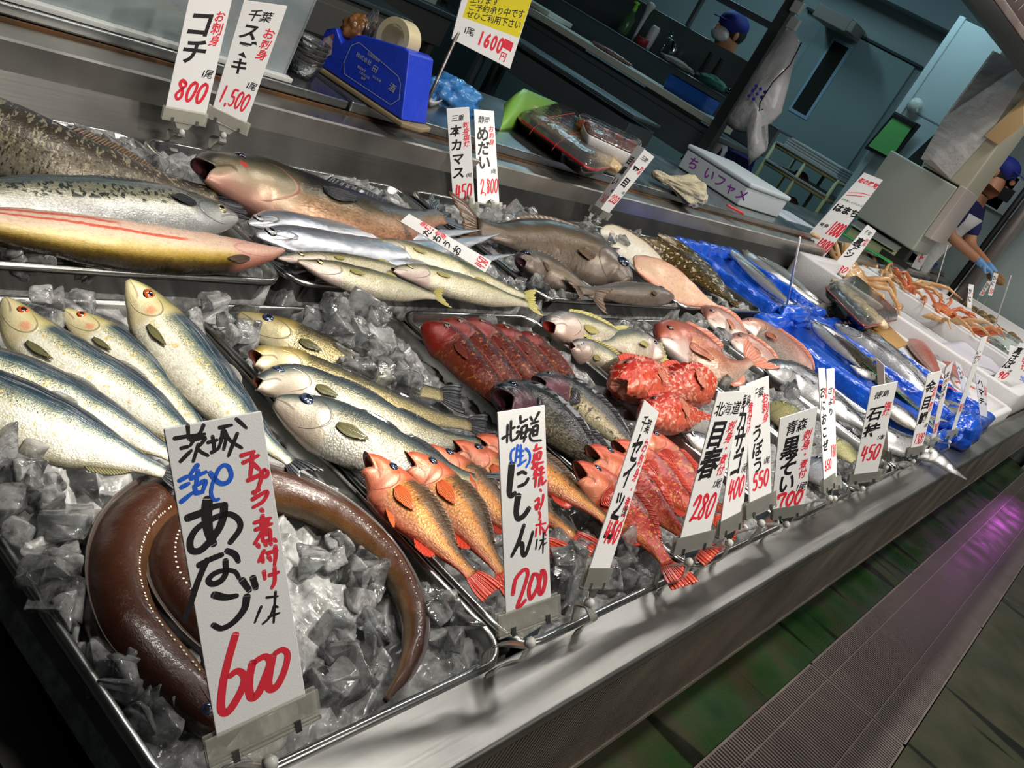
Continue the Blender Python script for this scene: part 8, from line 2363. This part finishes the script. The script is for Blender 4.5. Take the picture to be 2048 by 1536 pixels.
def worker(label, base, face_dir, lean, skin_z, arms, hold=None, mask=False, ground=0.0, drop=0.0):
    """standing worker; face_dir horizontal unit vector, lean forward in metres at the head"""
    f = unit(np.array([*face_dir, 0.0])); s = np.array([f[1], -f[0], 0.0])      # s: the worker's right
    b = np.array([base[0], base[1], ground])
    def L(fw, rt, up_): return f * fw + s * rt + np.array([0, 0, up_ - (drop if up_ > .9 else 0.0)])
    H = skin_z
    V = [L(0, 0, .93), L(.02, 0, 1.10), L(lean * .5, 0, 1.28), L(lean * .8, 0, 1.42), L(lean * .9 + .01, 0, 1.50), L(lean + .02, 0, 1.58), L(lean + .03, 0, 1.68)]
    E = [(0, 1), (1, 2), (2, 3), (3, 4), (4, 5), (5, 6)]
    Rr = [.145, .135, .155, .115, .055, .085, .085]
    for sg in (-1, 1):
        i0 = len(V)
        V += [L(0, sg * .10, .86), L(.02, sg * .11, .48), L(0, sg * .11, .09), L(.14, sg * .12, .04)]
        E += [(0, i0), (i0, i0 + 1), (i0 + 1, i0 + 2), (i0 + 2, i0 + 3)]
        Rr += [.105, .065, .042, .035]
    hands = []
    for sg, (elb, wri) in zip((-1, 1), arms):
        i0 = len(V)
        V += [L(lean * .75, sg * .19, 1.40), L(*elb), L(*wri)]
        E += [(3, i0), (i0, i0 + 1), (i0 + 1, i0 + 2)]
        Rr += [.065, .046, .030]
        hands.append((sg, np.array(L(*wri)), np.array(L(*elb))))
    root = skin_body('person', V, E, Rr, SKIN)
    root.location = V3(b)
    tag(root, label, 'person')
    hd = L(lean + .04, 0, 1.66)
    # face: nose, ears, mouth, eyes
    def ball(nm, c, rad, m_, sub=2):
        bm = bmesh.new(); bmesh.ops.create_icosphere(bm, subdivisions=sub, radius=1)
        R = np.stack([f, s, [0, 0, 1]], 1)
        for v in bm.verts:
            q = R @ (np.array(v.co) * np.array(rad)); v.co = Vector(q)
        me = bpy.data.meshes.new(nm); bm.to_mesh(me); bm.free(); me.materials.append(m_)
        me.polygons.foreach_set('use_smooth', [True] * len(me.polygons))
        o = bpy.data.objects.new(nm, me); COL.objects.link(o); o.parent = root; o.location = V3(c)
        return o
    ball('nose', hd + L(.095, 0, -.01), (.020, .013, .022), SKIN)
    for sg in (-1, 1):
        ball('ear', hd + L(-.005, sg * .083, -.005), (.018, .010, .032), SKIN)
        ball('eye', hd + L(.080, sg * .032, .022), (.008, .012, .007), PUPIL)
    ball('mouth', hd + L(.083, 0, -.052), (.010, .024, .006), mat('lips', (.30, .09, .07), .5))
    if mask: ball('face_mask', hd + L(.055, 0, -.035), (.055, .080, .050), WHC)
    ball('hair', hd + L(-.03, 0, .015), (.085, .092, .085), HAIR, 3)
    cap_ = ball('cap', hd + L(-.005, 0, .055), (.105, .098, .075), BLUEC, 3)
    brim = MB()
    pts = [hd + L(.08 + .075 * math.cos(t), .075 * math.sin(t), .052 - .012 * math.cos(t)) for t in np.linspace(-1.57, 1.57, 11)]
    brim.add(pts + [p + np.array([0, 0, .006]) for p in pts], [tuple(range(11)), tuple(range(21, 10, -1))] + [(i, i + 1, 12 + i, 11 + i) for i in range(10)] + [(10, 0, 11, 21)])
    bo = brim.build('cap_brim', BLUEC, root, smooth=False)
    # clothing shells
    tv = V[:5]; te = [(0, 1), (1, 2), (2, 3), (3, 4)]; tr_ = [.165, .155, .175, .135, .068]
    for sg, (elb, wri) in zip((-1, 1), arms):
        i0 = len(tv); e_ = np.array(L(*elb)); tv = tv + [L(lean * .75, sg * .19, 1.40), L(*elb) * .85 + L(lean * .75, sg * .19, 1.40) * .15]
        te += [(3, i0), (i0, i0 + 1)]; tr_ += [.082, .064]
    skin_body('shirt', tv, te, tr_, NAVY, root)
    pv = [V[0] + np.array([0, 0, -.02])]; pe = []; prr = [.160]
    for sg in (-1, 1):
        i0 = len(pv); pv += [L(0, sg * .10, .84), L(.02, sg * .11, .48), L(0, sg * .11, .12)]; pe += [(0, i0), (i0, i0 + 1), (i0 + 1, i0 + 2)]; prr += [.118, .082, .066]
    skin_body('trousers', pv, pe, prr, NAVY, root)
    ap_ = MB()
    for i in range(9):
        for j in range(9):
            t = i / 8; a = (j / 8 - .5) * 2.4
            zq = .55 + .80 * t
            rq = .20 + .02 * math.sin(t * 6)
            c0 = lean * max(0, (zq - .95) / .5) * .75
            ap_.v.append(tuple(L(c0 + rq * math.cos(a), rq * math.sin(a) * (1 - .3 * t), zq))); ap_.uv.append((0, 0))
    for i in range(8):
        for j in range(8):
            ap_.f.append((i * 9 + j, i * 9 + j + 1, i * 9 + j + 10, i * 9 + j + 9)); ap_.mi.append(0)
    ap_.build('apron', WHC, root, smooth=True, solid=.004)
    for sg, w_, e_ in hands:
        d = unit(w_ - e_); side = unit(np.cross(d, [0, 0, 1.0])) ; up_ = np.cross(side, d)
        hv = [w_ - d * .03, w_, w_ + d * .05, w_ + d * .085]; he = [(0, 1), (1, 2), (2, 3)]; hr = [(.036, .036), (.034, .028), (.040, .020), (.038, .016)]
        for k in range(4):
            i0 = len(hv); o_ = side * (-.027 + .018 * k); ln = (.034, .040, .038, .028)[k]
            hv += [w_ + d * .095 + o_, w_ + d * (.095 + ln) + o_ - up_ * .012, w_ + d * (.095 + ln * 1.3) + o_ - up_ * .034]
            he += [(3, i0), (i0, i0 + 1), (i0 + 1, i0 + 2)]; hr += [(.0095, .0095), (.009, .009), (.008, .008)]
        i0 = len(hv); hv += [w_ + d * .045 + side * sg * .040 - up_ * .012, w_ + d * .080 + side * sg * .050 - up_ * .034]; he += [(2, i0), (i0, i0 + 1)]; hr += [(.011, .011), (.009, .009)]
        skin_body('glove', hv, he, hr, GLV, root, sub=1)
    return root
hp = atx(1984, 330, 7.3)
worker('person in blue cap, navy clothes, white apron and blue gloves, beside the beige machine', (7.35, 1.66), (-.15, -1.0), .18, 1.6, (((.26, -.20, 1.17), (.50, -.10, 1.12)), ((.24, .22, 1.17), (.50, .12, 1.12))))
worker('person in blue cap and white mask bending behind the steel bench', (6.42, 2.86), (-.9, .45), .46, 1.6, (((.42, -.20, 1.16), (.52, -.10, 1.02)), ((.42, .20, 1.16), (.52, .10, 1.02))), mask=True, drop=.10)
cb_ = crumple('brown_sponge', (7.25, 1.05, 1.08), (.05, .06, .04), mat('brown_sponge', (.26, .14, .05), .8), 'brown block held in the second worker\'s blue gloves', 'sponge', 90)
